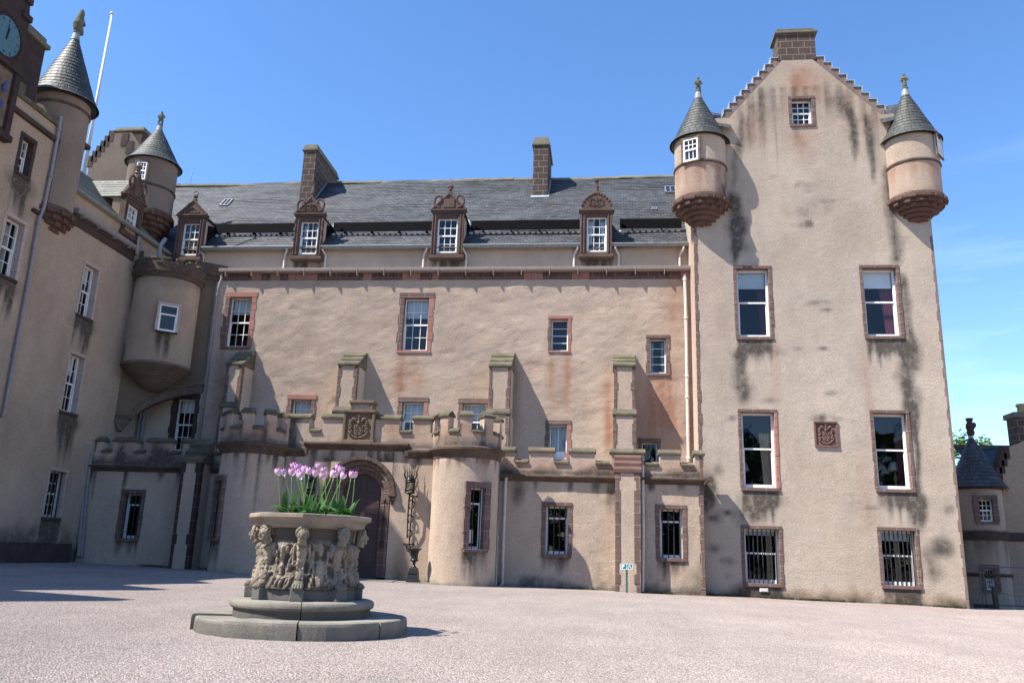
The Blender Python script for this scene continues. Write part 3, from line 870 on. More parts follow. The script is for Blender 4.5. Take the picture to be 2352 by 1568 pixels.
# ================================================================== GROUND
def make_ground():
    xs = np.concatenate([[-600, -300, -120, -60], np.arange(-32, 32.1, .5), [60, 120, 300, 600]])
    ys = np.concatenate([[-600, -200, -60, -20], np.arange(-8, 46.1, .5), [60, 120, 300, 600]])
    U, V = np.meshgrid(xs, ys)
    Z = ground_z(U, V)+(fbm(U/3.1, V/3.1, 3, 3)-.5)*.05
    C3 = np.zeros(U.shape+(3,))
    # redder, trodden gravel along the foot of the walls
    C3[..., 1] = np.clip(1-np.abs(V-(T-1.0-.12*(U-3)))/1.8, 0, 1)*.8*np.clip((U+6)/4, 0, 1)*fbm(U/1.3, V/1.3, 8, 3)
    mb = MB(); mb.grid(np.stack([U, V, Z], -1), C3)
    return struct(obj('ground', mb, 'gravel', smooth=True))
make_ground()
gz = lambda x, y: float(ground_z(np.array(x), np.array(y)))

def sills(h, k=.8, ln=.9):
    """soot below a window hole"""
    return ('drip', h[0]+.02, h[1]-.02, h[2]+.03, ln, 0, k)

# ================================================================== THE GABLED TOWER
fT = facade(T)
tower = thing('castle_tower', 'tall pink harled tower with crow stepped gable and two corner turrets at the right', 'tower', (7.2, T, 0))
TX0 = float(PY(1610, 1200, T)[0]); TX1 = float(PY(2183, 950, T)[0])
apL, apR, apZ = FX(1796, 137.5, T)[0], FX(1866, 137.5, T)[0], FX(1830, 137.5, T)[1]
gL, gLz = FX(1673.6, 268, T); gR, gRz = FX(2022, 266, T)
gz0 = (gLz+gRz)/2
towin = []
def tw(px, **k):
    r = rect(*px, T); o, h = window(tower, fT, *r, **k); towin.append(h); return r, h
S4 = ('stone_red',)*4
tw((1819.2, 228, 1864.7, 285.7), cols=3, rows=(2, 2), sur=.13, seed=1, dep=.16)
tw((1694.2, 617.3, 1767.5, 773.4), cols=1, rows=(1, 1), sur=.12, seed=2, blind=.24, curtain=('curtain_red', [(.62, 1.0, 1, 0, .55)]), rail=.49, frame=.08)
tw((1986.6, 615.8, 2063.4, 771.7), cols=1, rows=(1, 1), sur=.12, seed=3, blind=.24, curtain=('curtain_red', [(.5, 1.0, 1, 0, .45)]), rail=.49, frame=.08)
tw((1705.2, 946.7, 1781.2, 1119.5), cols=1, rows=(1, 1), sur=.115, seed=4, blind=.24, blindmat='blind_dark', curtain=('curtain_fawn', [(.55, 1.0, .9, 0, .35)]), rail=.49, styles=('stone_red', 'stone_red', 'stone_fresh', 'stone_red'), frame=.085)
tw((2011.6, 949.2, 2088, 1122.6), cols=1, rows=(1, 1), sur=.115, seed=5, blind=.23, blindmat='blind_dark', curtain=('curtain_red', [(.72, 1.0, .9, 0, .3)]), rail=.49, frame=.085)
tw((1711.2, 1214.5, 1790.8, 1339), cols=1, rows=(1, 1), sur=.115, seed=6, blind=.07, bars=7, curtain=('curtain_fawn', [(.72, .9, .95, 0, .1)]), rail=.46, frame=.08)
tw((2027, 1218.5, 2106, 1344), cols=1, rows=(1, 1), sur=.115, seed=7, blind=.15, bars=7, curtain=('curtain_fawn', [(.5, .66, .9, 0, .1)]), rail=.47, frame=.08)
ts = []
def bl(px, py, rx, ry, k, a, Y=T, lst=ts):
    u, v = FX(px, py, Y); s = mpp(PY(px, py, Y)); lst.append(('blot', u, v, rx*s, ry*s, k, a))
for h in towin[1:]: ts.append(sills(h, .75, .8))
for q in ((2060, 800, 50, 22, 0, .8), 
           (1702, 570, 30, 22, 0, 1),
          (1735, 805, 60, 22, 0, .8), (1745, 1145, 60, 25, 0, .9), (1725, 1180, 48, 34, 0, .7), (2075, 1150, 60, 25, 0, .85),
          (2105, 1170, 26, 55, 0, .8), (2160, 1255, 34, 26, 0, .9), (2128, 1275, 20, 26, 0, .8), (2175, 1170, 26, 14, 0, .7), (2140, 1310, 36, 30, 0, .55),
          (2085, 1362, 48, 16, 0, .7), (1715, 1360, 40, 24, 0, .9), (1627, 1120, 20, 44, 0, 1.), (1665, 1175, 26, 10, 0, .8), (1640, 1190, 20, 12, 0, .7),
          (1725, 1165, 22, 10, 0, .7), (1675, 1290, 22, 12, 0, .9), (1645, 1260, 26, 12, 0, .6), (1655, 1320, 34, 10, 0, .6), (1870, 695, 44, 9, 0, .7), (1905, 712, 30, 7, 0, .6),
          (1860, 515, 40, 10, 0, .6), (1820, 425, 50, 10, 0, .45), (1905, 462, 26, 8, 0, .5), (1790, 405, 30, 8, 0, .45), (1845, 440, 20, 6, 0, .5), (1875, 510, 24, 10, 0, .6),
          (1860, 480, 60, 30, 0, .3), (1830, 800, 12, 6, 0, .7), (1890, 800, 14, 6, 0, .7), (1910, 905, 24, 8, 0, .5), (1640, 940, 16, 16, 0, .6), (1650, 1080, 14, 16, 0, .5),
          (1897, 962, 36, 12, 0, .8), (1925, 962, 16, 8, 2, .9), (1960, 1150, 26, 8, 0, .5), (2000, 1165, 20, 6, 0, .4), (1770, 920, 30, 8, 0, .4), (1680, 960, 20, 10, 0, .5)): bl(*q)
for q in ((1850, 215, 120, 110, 1, .5), (1720, 290, 60, 70, 1, .55), (1990, 270, 60, 90, 1, .45), (1845, 320, 40, 60, 1, .55), (1780, 840, 14, 110, 1, .45), (1992, 880, 14, 130, 1, .5), (1990, 1140, 30, 110, 1, .3), (1640, 700, 40, 160, 1, .2), (1960, 300, 14, 70, 0, .6), (1930, 240, 30, 40, 0, .6), (2000, 330, 14, 90, 0, .6), (1760, 250, 30, 50, 0, .35), (1700, 320, 16, 60, 0, .35), (1900, 220, 12, 60, 0, .4)): bl(*q)
def stk(pl, k, a):
    ts.append(('streak', [(FX(x, y, T)[0], FX(x, y, T)[1], w*mpp(PY(x, y, T))) for x, y, w in pl], k, a))
stk([(2034, 380, 8), (2042, 440, 13), (2050, 500, 13), (2056, 560, 15), (2062, 612, 11)], 0, 1.)
stk([(2074, 625, 8), (2080, 690, 10), (2084, 760, 13), (2084, 800, 26), (2086, 860, 22), (2090, 920, 17), (2100, 975, 9), (2106, 1050, 6), (2108, 1110, 9), (2112, 1160, 15), (2118, 1210, 9)], 0, 1.15)
stk([(1681, 440, 9), (1687, 480, 15), (1692, 530, 20), (1690, 575, 12), (1688, 610, 5)], 0, 1.1)
stk([(1697, 790, 6), (1700, 840, 12), (1703, 890, 20), (1706, 930, 12)], 0, 1.)
stk([(1690, 330, 5), (1686, 380, 6), (1684, 440, 5)], 0, .6)
stk([(1950, 240, 8), (1962, 300, 9), (1966, 370, 6)], 0, .8); stk([(1985, 262, 8), (2000, 330, 8), (2006, 420, 5)], 0, .7); stk([(1725, 235, 8), (1722, 300, 9), (1722, 350, 5)], 0, .55); stk([(1705, 262, 6), (1700, 320, 7), (1700, 380, 4)], 0, .5)
stk([(1630, 1095, 10), (1626, 1140, 14), (1622, 1180, 8)], 0, 1.1); stk([(1850, 150, 30), (1850, 215, 26)], 1, .6)
for u_ in np.linspace(gL+.3, gR-.3, 13): ts.append(('drip', u_, u_+.22, gz0+1.2, 2.4, 0, .3))
ts += [('band', .05, .45, 2, .8), ('band', .0, .28, 0, .9), ('band', .25, .3, 1, .5)]
mb = MB()
wall(mb, fT, TX0, TX1, -.5, gz0, towin, .08, .012, ts, 11, (1.1, .7))
# gable: the sheet is cut along its sloping edges
wall(mb, fT, gL-.05, gR+.05, gz0, apZ, towin[:1], .08, .012, ts, 11, (1.1, .7))
def clip_gable(mb):
    bm = bmesh.new(); lay = bm.verts.layers.float_color.new('stain')
    vs = [bm.verts.new(p) for p in mb.v]
    for k, v in enumerate(vs): q = mb.c.get(k, (0, 0, 0)); v[lay] = (*q, 1)
    for fa in mb.f: bm.faces.new([vs[i] for i in fa])
    for (ax, az, bx_, bz) in ((gL, gz0, apL, apZ), (apR, apZ, gR, gz0)):
        n = Vector((-(bz-az), 0, bx_-ax)); 
        geom = [g for g in bm.faces if g.calc_center_median().z > gz0-.0]
        es = {e for g in geom for e in g.edges}; ve = {v for g in geom for v in g.verts}
        bmesh.ops.bisect_plane(bm, geom=list(ve)+list(es)+geom, plane_co=(ax, T, az), plane_no=n, clear_outer=True, dist=1e-5)
    bm.verts.ensure_lookup_table(); bm.verts.index_update()
    out = MB(); out.v = [tuple(v.co) for v in bm.verts]; out.f = [tuple(v.index for v in fa.verts) for fa in bm.faces]; out.m = [0]*len(out.f)
    out.c = {v.index: tuple(v[lay])[:3] for v in bm.verts}; bm.free(); return out
mb = clip_gable(mb)
TD = 9.5                                  # depth of the tower
wall(mb, leftside(TX0), -(T+TD), -T, -.5, gz0, (), .3, .0, [('blot', -(T+.8), 9, 2.5, 9, 1, .55)], 5)
wall(mb, sidewall(TX1), T, T+TD, -.5, gz0, (), .5)
wall(mb, Fr((0, T+TD, 0), (-1, 0, 0)), -TX1, -TX0, -.5, gz0, (), 1.0)
mb.poly([(gL, T+2.4, gz0), (gR, T+2.4, gz0), (apR, T+2.4, apZ), (apL, T+2.4, apZ)])
obj('wall', mb, 'harl_tower', tower)
q = MB(); quoins(q, fT, TX0, .0, gz0-1.6, 1, (.09, .115), .008, seed=3); obj('corner_stones', q, 'stone_red', tower, bevel=.012)
q = MB(); quoins(q, fT, TX1, .0, 12.4, -1, (.085, .115), .006, seed=4); obj('corner_stones', q, 'stone_faded', tower, bevel=.012)
# crow steps with lead dressed over them
n = 9
for (a0_, z0_, a1_, z1_, sg) in ((gL, gz0, apL, apZ, -1), (gR, gz0, apR, apZ, 1)):
    cs = MB(); ld = MB()
    for k in range(n):
        t0, t1 = k/n, (k+1)/n
        xa, xb = a0_+(a1_-a0_)*t0+sg*.17, a0_+(a1_-a0_)*t1+sg*.17
        zt = z0_+(z1_-z0_)*t1+.10
        x0_, x1_ = min(xa, xb), max(xa, xb); xi = x0_ if sg > 0 else x1_
        cs.box(min(x0_, xi), max(x1_, xi), T+.03, T+.42, z0_+(z1_-z0_)*t0-.15, zt)
        if sg < 0: cs.box(x1_, x1_+.5, T+.035, T+.42, z0_+(z1_-z0_)*t0-.15, zt-.12)
        else: cs.box(x0_-.5, x0_, T+.035, T+.42, z0_+(z1_-z0_)*t0-.15, zt-.12)
        ld.box(x0_-.035, x1_+.035, T-.012, T+.46, zt, zt+.028)
        if sg < 0: ld.box(x0_-.035, x0_-.005, T-.012, T+.46, zt-.21, zt)
        else: ld.box(x1_+.005, x1_+.035, T-.012, T+.46, zt-.21, zt)
    st_ = obj('crow_steps', cs, 'stone_faded', tower, bevel=.012); obj('lead_cover', ld, 'lead', st_)
# chimney
c0, c1 = FX(1786, 110, T)[0], FX(1873, 110, T)[0]; zc = FX(1830, 78, T)[1]; zt = FX(1830, 65, T)[1]
q = MB(); q.box(c0, c1, T-.005, T+.85, apZ-.02, zc); ch = obj('chimney', q, 'stone_ashlar', tower, bevel=.02)
q = MB(); q.box(c0-.09, c1+.1, T-.09, T+.94, zc, zc+.09); q.box(c0-.0, c1-.02, T-.0, T+.85, zc+.09, zt)
for px_ in (1799, 1845): q.lathe((FX(px_, 62, T)[0], T+.35, zt), [(.005, 0), (.24, 0), (.22, .07), (.12, .1), (.005, .1)], 14)
obj('cap', q, 'stone_cap', ch, bevel=.02)
# main roof behind the gable
rx = (gL+gR)/2; rzz = apZ-.3
for sg in (-1, 1):
    xe = (gL-.15 if sg < 0 else gR+.15); sl_ = math.hypot(rx-xe, rzz-(gz0-.3))
    fr = Fr((xe, T+.4 if sg > 0 else T+TD, gz0-.3), (0, 1 if sg > 0 else -1, 0), ((rx-xe)/sl_, 0, (rzz-gz0+.3)/sl_))
    q = MB(); slate_roof(q, fr, 0, TD-.4, 0, sl_, seg=2); obj('roof', q, 'slate_main', tower, merge=False)
# carved plaque with arms, vent
u0, u1, v0, v1 = rect(1870, 968, 1924, 1026, T); q = MB()
q.bx(fT, u0, u1, v0, v0+.05, -.05, .06); q.bx(fT, u0, u1, v1-.05, v1, -.05, .07); q.bx(fT, u0, u0+.055, v0+.05, v1-.05, -.05, .05); q.bx(fT, u1-.055, u1, v0+.05, v1-.05, -.05, .05)
relief(q, fT, u0+.05, u1-.05, v0+.04, v1-.04, lambda s, t: .008+.075*arms(s*1.02, t*.92-.05), 70, 76)
obj('plaque', q, 'stone_plaque', tower)
u0, u1, v0, v1 = rect(1744.5, 1349.5, 1764, 1358.5, T); q = MB(); q.bx(fT, u0, u1, v0, v1, -.02, .03)
for k in range(7): q.bx(fT, u0+.03+k*(u1-u0-.06)/7, u0+.06+k*(u1-u0-.06)/7, v0+.02, v1-.02, .03, .04)
obj('vent', q, 'vent_white', tower)

def small_window(par, fr, u0, u1, v0, v1, cols, rows, seed, style='stone_red'):
    return window(par, fr, u0, u1, v0, v1, cols, rows, sur=.1, dep=-.075, glass='glass_dark', room=False, seed=seed, styles=(style,)*4, frame=.045, sill=.05, proud=.05)
def turret(par, cx, cy, r, zb, zs, ze, ztip, zc, wins=(), mat='harl_gate', seed=0, stains=(), rings=6, statue=0, sh=.75, sang=0., name='turret', roofmat='slate_cone', tip=.12, half=False, arc=None, ce=.07):
    """round corner turret: drum > conical roof, corbel, stone figure, small windows"""
    mb = MB(); cy_ = Cyl(cx, cy, r); a = PI*r
    wall(mb, cy_, -a, a, zb-.02, ze+.02, (), .12, .006, stains, seed, (.8, .6))
    prof = lambda z, o, h: [(r-.02, z-h), (r+o*.6, z-h), (r+o, z-h*.4), (r+o*.7, z+h*.6), (r-.02, z+h)]
    t = obj(name, mb, mat, par, smooth=True)
    for pz, po, ph_ in ((zs, .05, .06), (zb+.05, .09, .11)):
        b = MB(); b.lathe((cx, cy, 0), prof(pz, po, ph_), 40); obj('string_band', b, 'stone_string', t)
    cone_roof(t, (cx, cy), r+ce, ze, ztip, 34, .15, roofmat, seed=seed)
    corbel(t, (cx, cy), r+.09, zc, zb, rings=rings, tip=tip)
    pedestal(t, (cx, cy), ztip-.22, ztip+.06, .15, .105, 'lead_dull', 'lead_cap')
    pedestal(t, (cx, cy), ztip+.06, ztip+.13, .12, .11, 'stone_statue', 'plinth')
    if statue is not None: soldier(t, (cx, cy, ztip+.11), sh, sang, pose=statue)
    for (ang, w, z0, z1, cols, rows) in wins: small_window(t, cy_.tangent(ang), -w/2, w/2, z0, z1, cols, rows, seed+1)
    return t
def turret_px(cxpx, y, wpx, Y):
    p = PY(cxpx, y, Y); return p[0], Y, wpx/2*mpp(p)*.985
cx, cy, r = turret_px(1609, 420, 117, T+.05)
Zp = lambda px, py, Y: FX(px, py, Y)[1]
tst = [('band', Zp(1609, 440, T-.8), .35, 1, .6), ('drip', -3, 3, Zp(1609, 372, T-.8), .8, 1, .5), ('blot', 1.0, Zp(1660, 440, T), .5, .9, 0, .8)]
turret(tower, cx, cy, r, Zp(1609, 447, T-.9), Zp(1609, 366, T-.9), Zp(1609, 306, T-.9), Zp(1604, 214, T), Zp(1596, 522, T),
       [(-.45, .52, Zp(1579, 371, T-.8), Zp(1579, 321, T-.8), 3, (2, 1))], seed=31, stains=tst, statue=1, sh=.62, sang=.2)
cx2, cy2, r2 = turret_px(2098, 410, 116, T+.05)
turret(tower, cx2, cy2, r2, Zp(2098, 443, T-.9), Zp(2098, 362, T-.9), Zp(2090, 303, T-.9), Zp(2058, 208, T), Zp(2120, 512, T),
       [(.93, .5, Zp(2130, 357, T-.6), Zp(2130, 309, T-.6), 2, (3, 3))], seed=41, stains=[('band', Zp(2098, 440, T-.8), .35, 1, .5), ('drip', -3, 3, Zp(2098, 370, T-.8), .7, 1, .4)], statue=2, sh=.62, sang=-.3)
# little saddle roofs tying the turret cones to the tower
for (x0_, zr, x1_, z1_) in ((cx, Zp(1626, 250, T+.7), gL+.05, Zp(1668, 263, T+.7)), (cx2, Zp(2040, 238, T+.7), gR-.05, Zp(2007, 250, T+.7))):
    q = MB(); dx = .9
    for sg in (-1, 1):
        a = [(x0_, T+.75, zr), (x1_, T+.75, z1_), (x1_, T+.75+sg*1.0, z1_-1.1), (x0_, T+.75+sg*1.0, zr-1.1)]
        q.poly(a, 0, [(0, 1), (abs(x1_-x0_), 1), (abs(x1_-x0_), 0), (0, 0)])
    obj('saddle_roof', q, 'slate_main', tower, merge=False)
    q = MB(); q.box(min(x1_, x0_)+.55, max(x1_, x0_)-.02 if x1_ > x0_ else max(x1_, x0_)-.55, T+.3, T+.9, Zp(1668, 330, T), Zp(1668, 300, T)); 
    obj('flashing', q, 'lead', tower)

# ================================================================== MAIN RANGE
fM = facade(M)
rng_ = thing('castle_range', 'long pink harled range with a grey slate roof, dormers and two roof chimneys', 'building', (-7, M, 0))
GZ = 11.73
MX0, MX1 = L-.2, TX0+.02
mw = []
def mwin(px, **k):
    r_ = rect(*px, M); o, h = window(rng_, fM, *r_, **{'teeth': .8, **k}); mw.append(h); return h
FR, RD = 'stone_fresh', 'stone_red'
mwin((522, 682.4, 573.4, 796.4), cols=3, rows=(2, 2), sur=.22, styles=(FR, RD, FR, RD), blind=.3, seed=21)
mwin((925.7, 684.3, 982.5, 805), cols=3, rows=(2, 2), sur=.22, styles=(RD, RD, FR, FR), blind=.34, seed=22)
mwin((666.7, 917, 712, 1000), cols=3, rows=(2, 2), sur=.2, styles=(FR, RD, RD, RD), blind=.35, seed=23)
mwin((922, 923, 971.6, 1010), cols=3, rows=(2, 2), sur=.19, styles=(RD, RD, FR, RD), blind=.5, seed=24)
mwin((1061.3, 926.8, 1112, 1010), cols=3, rows=(2, 2), sur=.2, styles=(RD, RD, RD, RD), blind=.4, seed=25)
mwin((1266, 732.5, 1304.4, 806), cols=1, rows=(4,), sur=.14, styles=(FR, RD, FR, FR), seed=26, sill=.07)
mwin((1493, 777, 1530, 857), cols=1, rows=(4,), sur=.15, styles=(RD,)*4, seed=27, curtain=('curtain_net', [(.0, .24, 1, 0, .2), (.76, 1, 1, 0, .2)]))
mwin((1261.8, 975, 1301.8, 1054), cols=2, rows=(1,), sur=.17, styles=(RD, RD, FR, RD), seed=28, curtain=('curtain_net', [(.0, 1., 1, .15, 0)]), door=True)
mwin((1473.8, 1015.6, 1510.3, 1075), cols=1, rows=(1,), sur=.15, styles=(RD,)*4, seed=29)
mwin((399, 915, 442, 1035), cols=3, rows=(2, 2), sur=.2, seed=30, blind=.22, styles=('stone_wing_dark',)*4)
ms_ = []
def bm_(px, py, rx, ry, k, a): bl(px, py, rx, ry, k, a, M, ms_)
for q in ((945, 870, 50, 75, 1, .75), (920, 860, 14, 80, 1, .6), (1265, 850, 12, 60, 1, .9), (1302, 860, 12, 80, 1, .9), (1285, 900, 50, 80, 1, .45), (1520, 900, 40, 90, 1, .9),
          (1490, 960, 40, 120, 1, .7), (1550, 960, 50, 130, 1, .5), (1560, 700, 40, 200, 1, .55), (1545, 1000, 60, 90, 1, .7), (1400, 1000, 16, 60, 1, .7), (1395, 930, 14, 130, 1, .7), (1230, 840, 30, 30, 1, .4), (990, 690, 16, 60, 1, .4), (860, 900, 60, 60, 1, .3),
          (530, 900, 60, 120, 0, .35), (505, 850, 20, 140, 1, .4), (520, 1010, 30, 60, 0, .7), (790, 915, 30, 16, 0, .7), (750, 650, 200, 14, 0, .12), (1180, 900, 20, 120, 0, .35)): bm_(*q)
mb = MB()
wall(mb, fM, MX0, MX1, -.3, GZ-.28, mw, .085, .04, ms_, 77, (.85, .5))
wall(mb, Fr((0, M+6.5, 0), (-1, 0, 0)), -MX1, -MX0, -.3, 13, (), 2.0)
wall(mb, leftside(MX0), -(M+10), -M, -.3, 13, (), 1.0)
obj('wall', mb, 'harl_pink', rng_)
# band of dark and renewed sandstone under the gutter
q = MB(); x = FX(512, 640, M)[0]; rd = random.Random(5)
zb0, zb1 = FX(1100, 642, M)[1], FX(1100, 627, M)[1]
while x < MX1-.06:
    w = rd.uniform(.26, .52); q.bx(fM, x, min(x+w-.01, MX1-.025), zb0-.0, zb1, -.1, .045+rd.uniform(0, .015), 1 if rd.random() < .24 else 0); x += w
obj('stone_band', q, ['stone_band', 'stone_fresh'], rng_, bevel=.008)
# main gutter on brackets
xg0, xg1 = FX(508, 630, M)[0], MX1-.02
q = MB(); q.extrude(fM, np.linspace(xg0, xg1, 22), [(.0, zb1+.0), (.20, zb1+.0), (.255, zb1+.05), (.27, zb1+.16), (.0, zb1+.17)])
x = xg0+.3
while x < xg1: q.bx(fM, x-.012, x+.012, zb1-.17, zb1+.17, .05, .275); x += 1.08
obj('gutter', q, 'gutter_paint', rng_, bevel=.01)
# wall walk, upper wall, eaves
UY = M+.5; fU = facade(UY); EZ = FX(1300, 560, UY)[1]
us_ = [('band', EZ-.05, .2, 1, .3)]
q = MB(); q.poly([(MX0, M+.02, zb1+.13), (MX1, M+.02, zb1+.13), (MX1, UY+.01, zb1+.13), (MX0, UY+.01, zb1+.13)]); obj('wall_walk', q, 'lead_dull', rng_)
dorm = [('curl', 417, 512, 455.8, 585.8, 403, 465, 494.6, 408, 444), ('shield', 688, 508, 728, 583, 674.5, 739.5, 492, 457, 717), ('scroll', 1003.7, 501, 1049, 580, 990.5, 1065, 483, 448, 1029.4), ('arch', 1348, 497.5, 1392.7, 577.7, 1333, 1406.5, 483.4, 445, 1370)]
DY = M+.2; fD = facade(DY)
for d in dorm:
    a, b = FX(d[5], 600, UY)[0], FX(d[6], 600, UY)[0]
    for k in range(5): us_.append(('drip', a+k*(b-a)/5, a+(k+1)*(b-a)/5, EZ-.45, 1.0, 0, .9))
    us_.append(('blot', (a+b)/2, EZ-1.0, .9, .4, 1, .5))
mb = MB(); wall(mb, fU, MX0, MX1, zb1+.1, EZ+.03, (), .1, .012, us_, 88); obj('upper_wall', mb, 'harl_pink', rng_)
RY, RZ = 35.0, 18.05
sl_ = math.hypot(RY-UY, RZ-EZ); up_ = np.array([0, (RY-UY), (RZ-EZ)])/sl_
fR = Fr((0, UY, EZ), (1, 0, 0), up_)
roofZ = lambda Y: EZ+(Y-UY)*(RZ-EZ)/(RY-UY)
def on_roof(px, py):
    d = ray(px, py); k = (RZ-EZ)/(RY-UY); t = (EZ-CH-k*UY)/(d[2]-k*d[1]); return _C+d*t
q = MB(); slate_roof(q, fR, MX0-6.5, MX1+.3, -.28, sl_, .16, .7, 3, .17); obj('roof', q, 'slate_main', rng_, merge=False)
q = MB(); sl2 = Fr((0, RY, RZ), (-1, 0, 0), (0, -(RY-UY)/sl_, (RZ-EZ)/sl_)); 
q.poly([(MX0-6.5, RY, RZ), (MX1+.3, RY, RZ), (MX1+.3, RY+5, EZ), (MX0-6.5, RY+5, EZ)], 0, [(0, 0), (20, 0), (20, 6), (0, 6)]); obj('rear_roof', q, 'slate_main', rng_)
q = MB(); rd = random.Random(9); x = MX0-6.5
while x < MX1+.3:
    w = rd.uniform(.5, .7); z = RZ-.01+rd.uniform(-.012, .012)+.03*math.sin(x*.8)
    q.extrude(facade(RY), [x, x+w-.01], [(-.17, z-.13), (.17, z-.13), (.17, z-.09), (.0, z+.07), (-.17, z-.09)]); x += w
obj('ridge', q, 'stone_cap', rng_)
# eave gutters between dormers and snow guard boards
dx_ = [(FX(d[5], 560, DY)[0], FX(d[6], 560, DY)[0]) for d in dorm]
spans = [(dx_[0][1], dx_[1][0]), (dx_[1][1], dx_[2][0]), (dx_[2][1], dx_[3][0]), (dx_[3][1], MX1+.25)]
def on_roof_x(px, py): return float(on_roof(px, py)[0])
for k, (a, b) in enumerate(spans):
    q = MB(); z = EZ-.16; q.extrude(fU, np.linspace(a-.03, b+.03, 6), [(.14, z+.02), (.2, z-.06), (.28, z-.06), (.34, z+.04), (.33, z+.06), (.14, z+.06)])
    obj('eave_gutter', q, 'lead_dull', rng_)
    g = MB(); A = on_roof(1100, 528); v = float((A-fR.o) @ fR.v); a2, b2 = a+(.12 if k < 3 else .3), b-(.06 if k < 3 else .45)
    if k == 0: a2 = a+.1
    # upright board held off the slates by brackets
    fb = Fr(fR.o+fR.v*(v-.30), (1, 0, 0), (0, .10, .995))
    g.bx(fb, a2, b2, .0, .44, .22, .245)
    x = a2+.5
    while x < b2: g.bx(fb, x-.02, x+.02, -.04, .42, .10, .222); g.bx(fb, x-.02, x+.02, -.06, .1, -.3, .25); x += 1.15
    obj('snow_guard', g, 'guard_black', rng_)
    # scalloped slates showing below the board
    g = MB(); x = a2
    while x < b2: g.ball(tuple(fR.p(x, v-.40, .05)), (.085, .05, .06), 6, 4); x += .23
    obj('slate_fringe', g, 'pipe_paint', rng_)
# chimneys on the slope
def roof_chimney(xa, xb, Yf, Yb, zc, z1):
    ch = ashlar_chimney(rng_, xa, xb, Yf, Yb, roofZ(Yf)-.3, zc, z1)
    q = MB(); f = Fr((0, Yf, roofZ(Yf)), (1, 0, 0), up_); q.bx(f, xa-.06, xb+.06, -.16, .02, -.05, .045); q.bx(f, xb+.0, xb+.07, 0, (RY-Yf)*sl_/(RY-UY)-.1, .0, .03); obj('flashing', q, 'lead', ch)
    return ch
roof_chimney(-13.93, -13.31, 33.39, 36.4, 18.88, 19.25)
c_ = roof_chimney(-3.31, -2.63, 33.64, 35.6, 19.02, 19.48)
# skylights
for (xa, ya, xb, yb) in ((504, 475, 537, 460), (1528, 445, 1551, 430.5), (1497, 485, 1509, 479)):
    P0, P1 = on_roof(xa, ya), on_roof(xb, yb); u0, u1 = P0[0], P1[0]; v0, v1 = (P0-fR.o) @ fR.v, (P1-fR.o) @ fR.v
    q = MB(); 
    for w in ((u0, u0+.05, v0, v1), (u1-.05, u1, v0, v1), (u0, u1, v0, v0+.05), (u0, u1, v1-.05, v1), ((u0+u1)/2-.02, (u0+u1)/2+.02, v0, v1)): q.bx(fR, *w, 0, .09)
    s_ = obj('skylight', q, 'steel', rng_); q = MB(); q.bx(fR, u0+.03, u1-.03, v0+.03, v1-.03, .0, .065); obj('pane', q, 'glass_dark', s_)
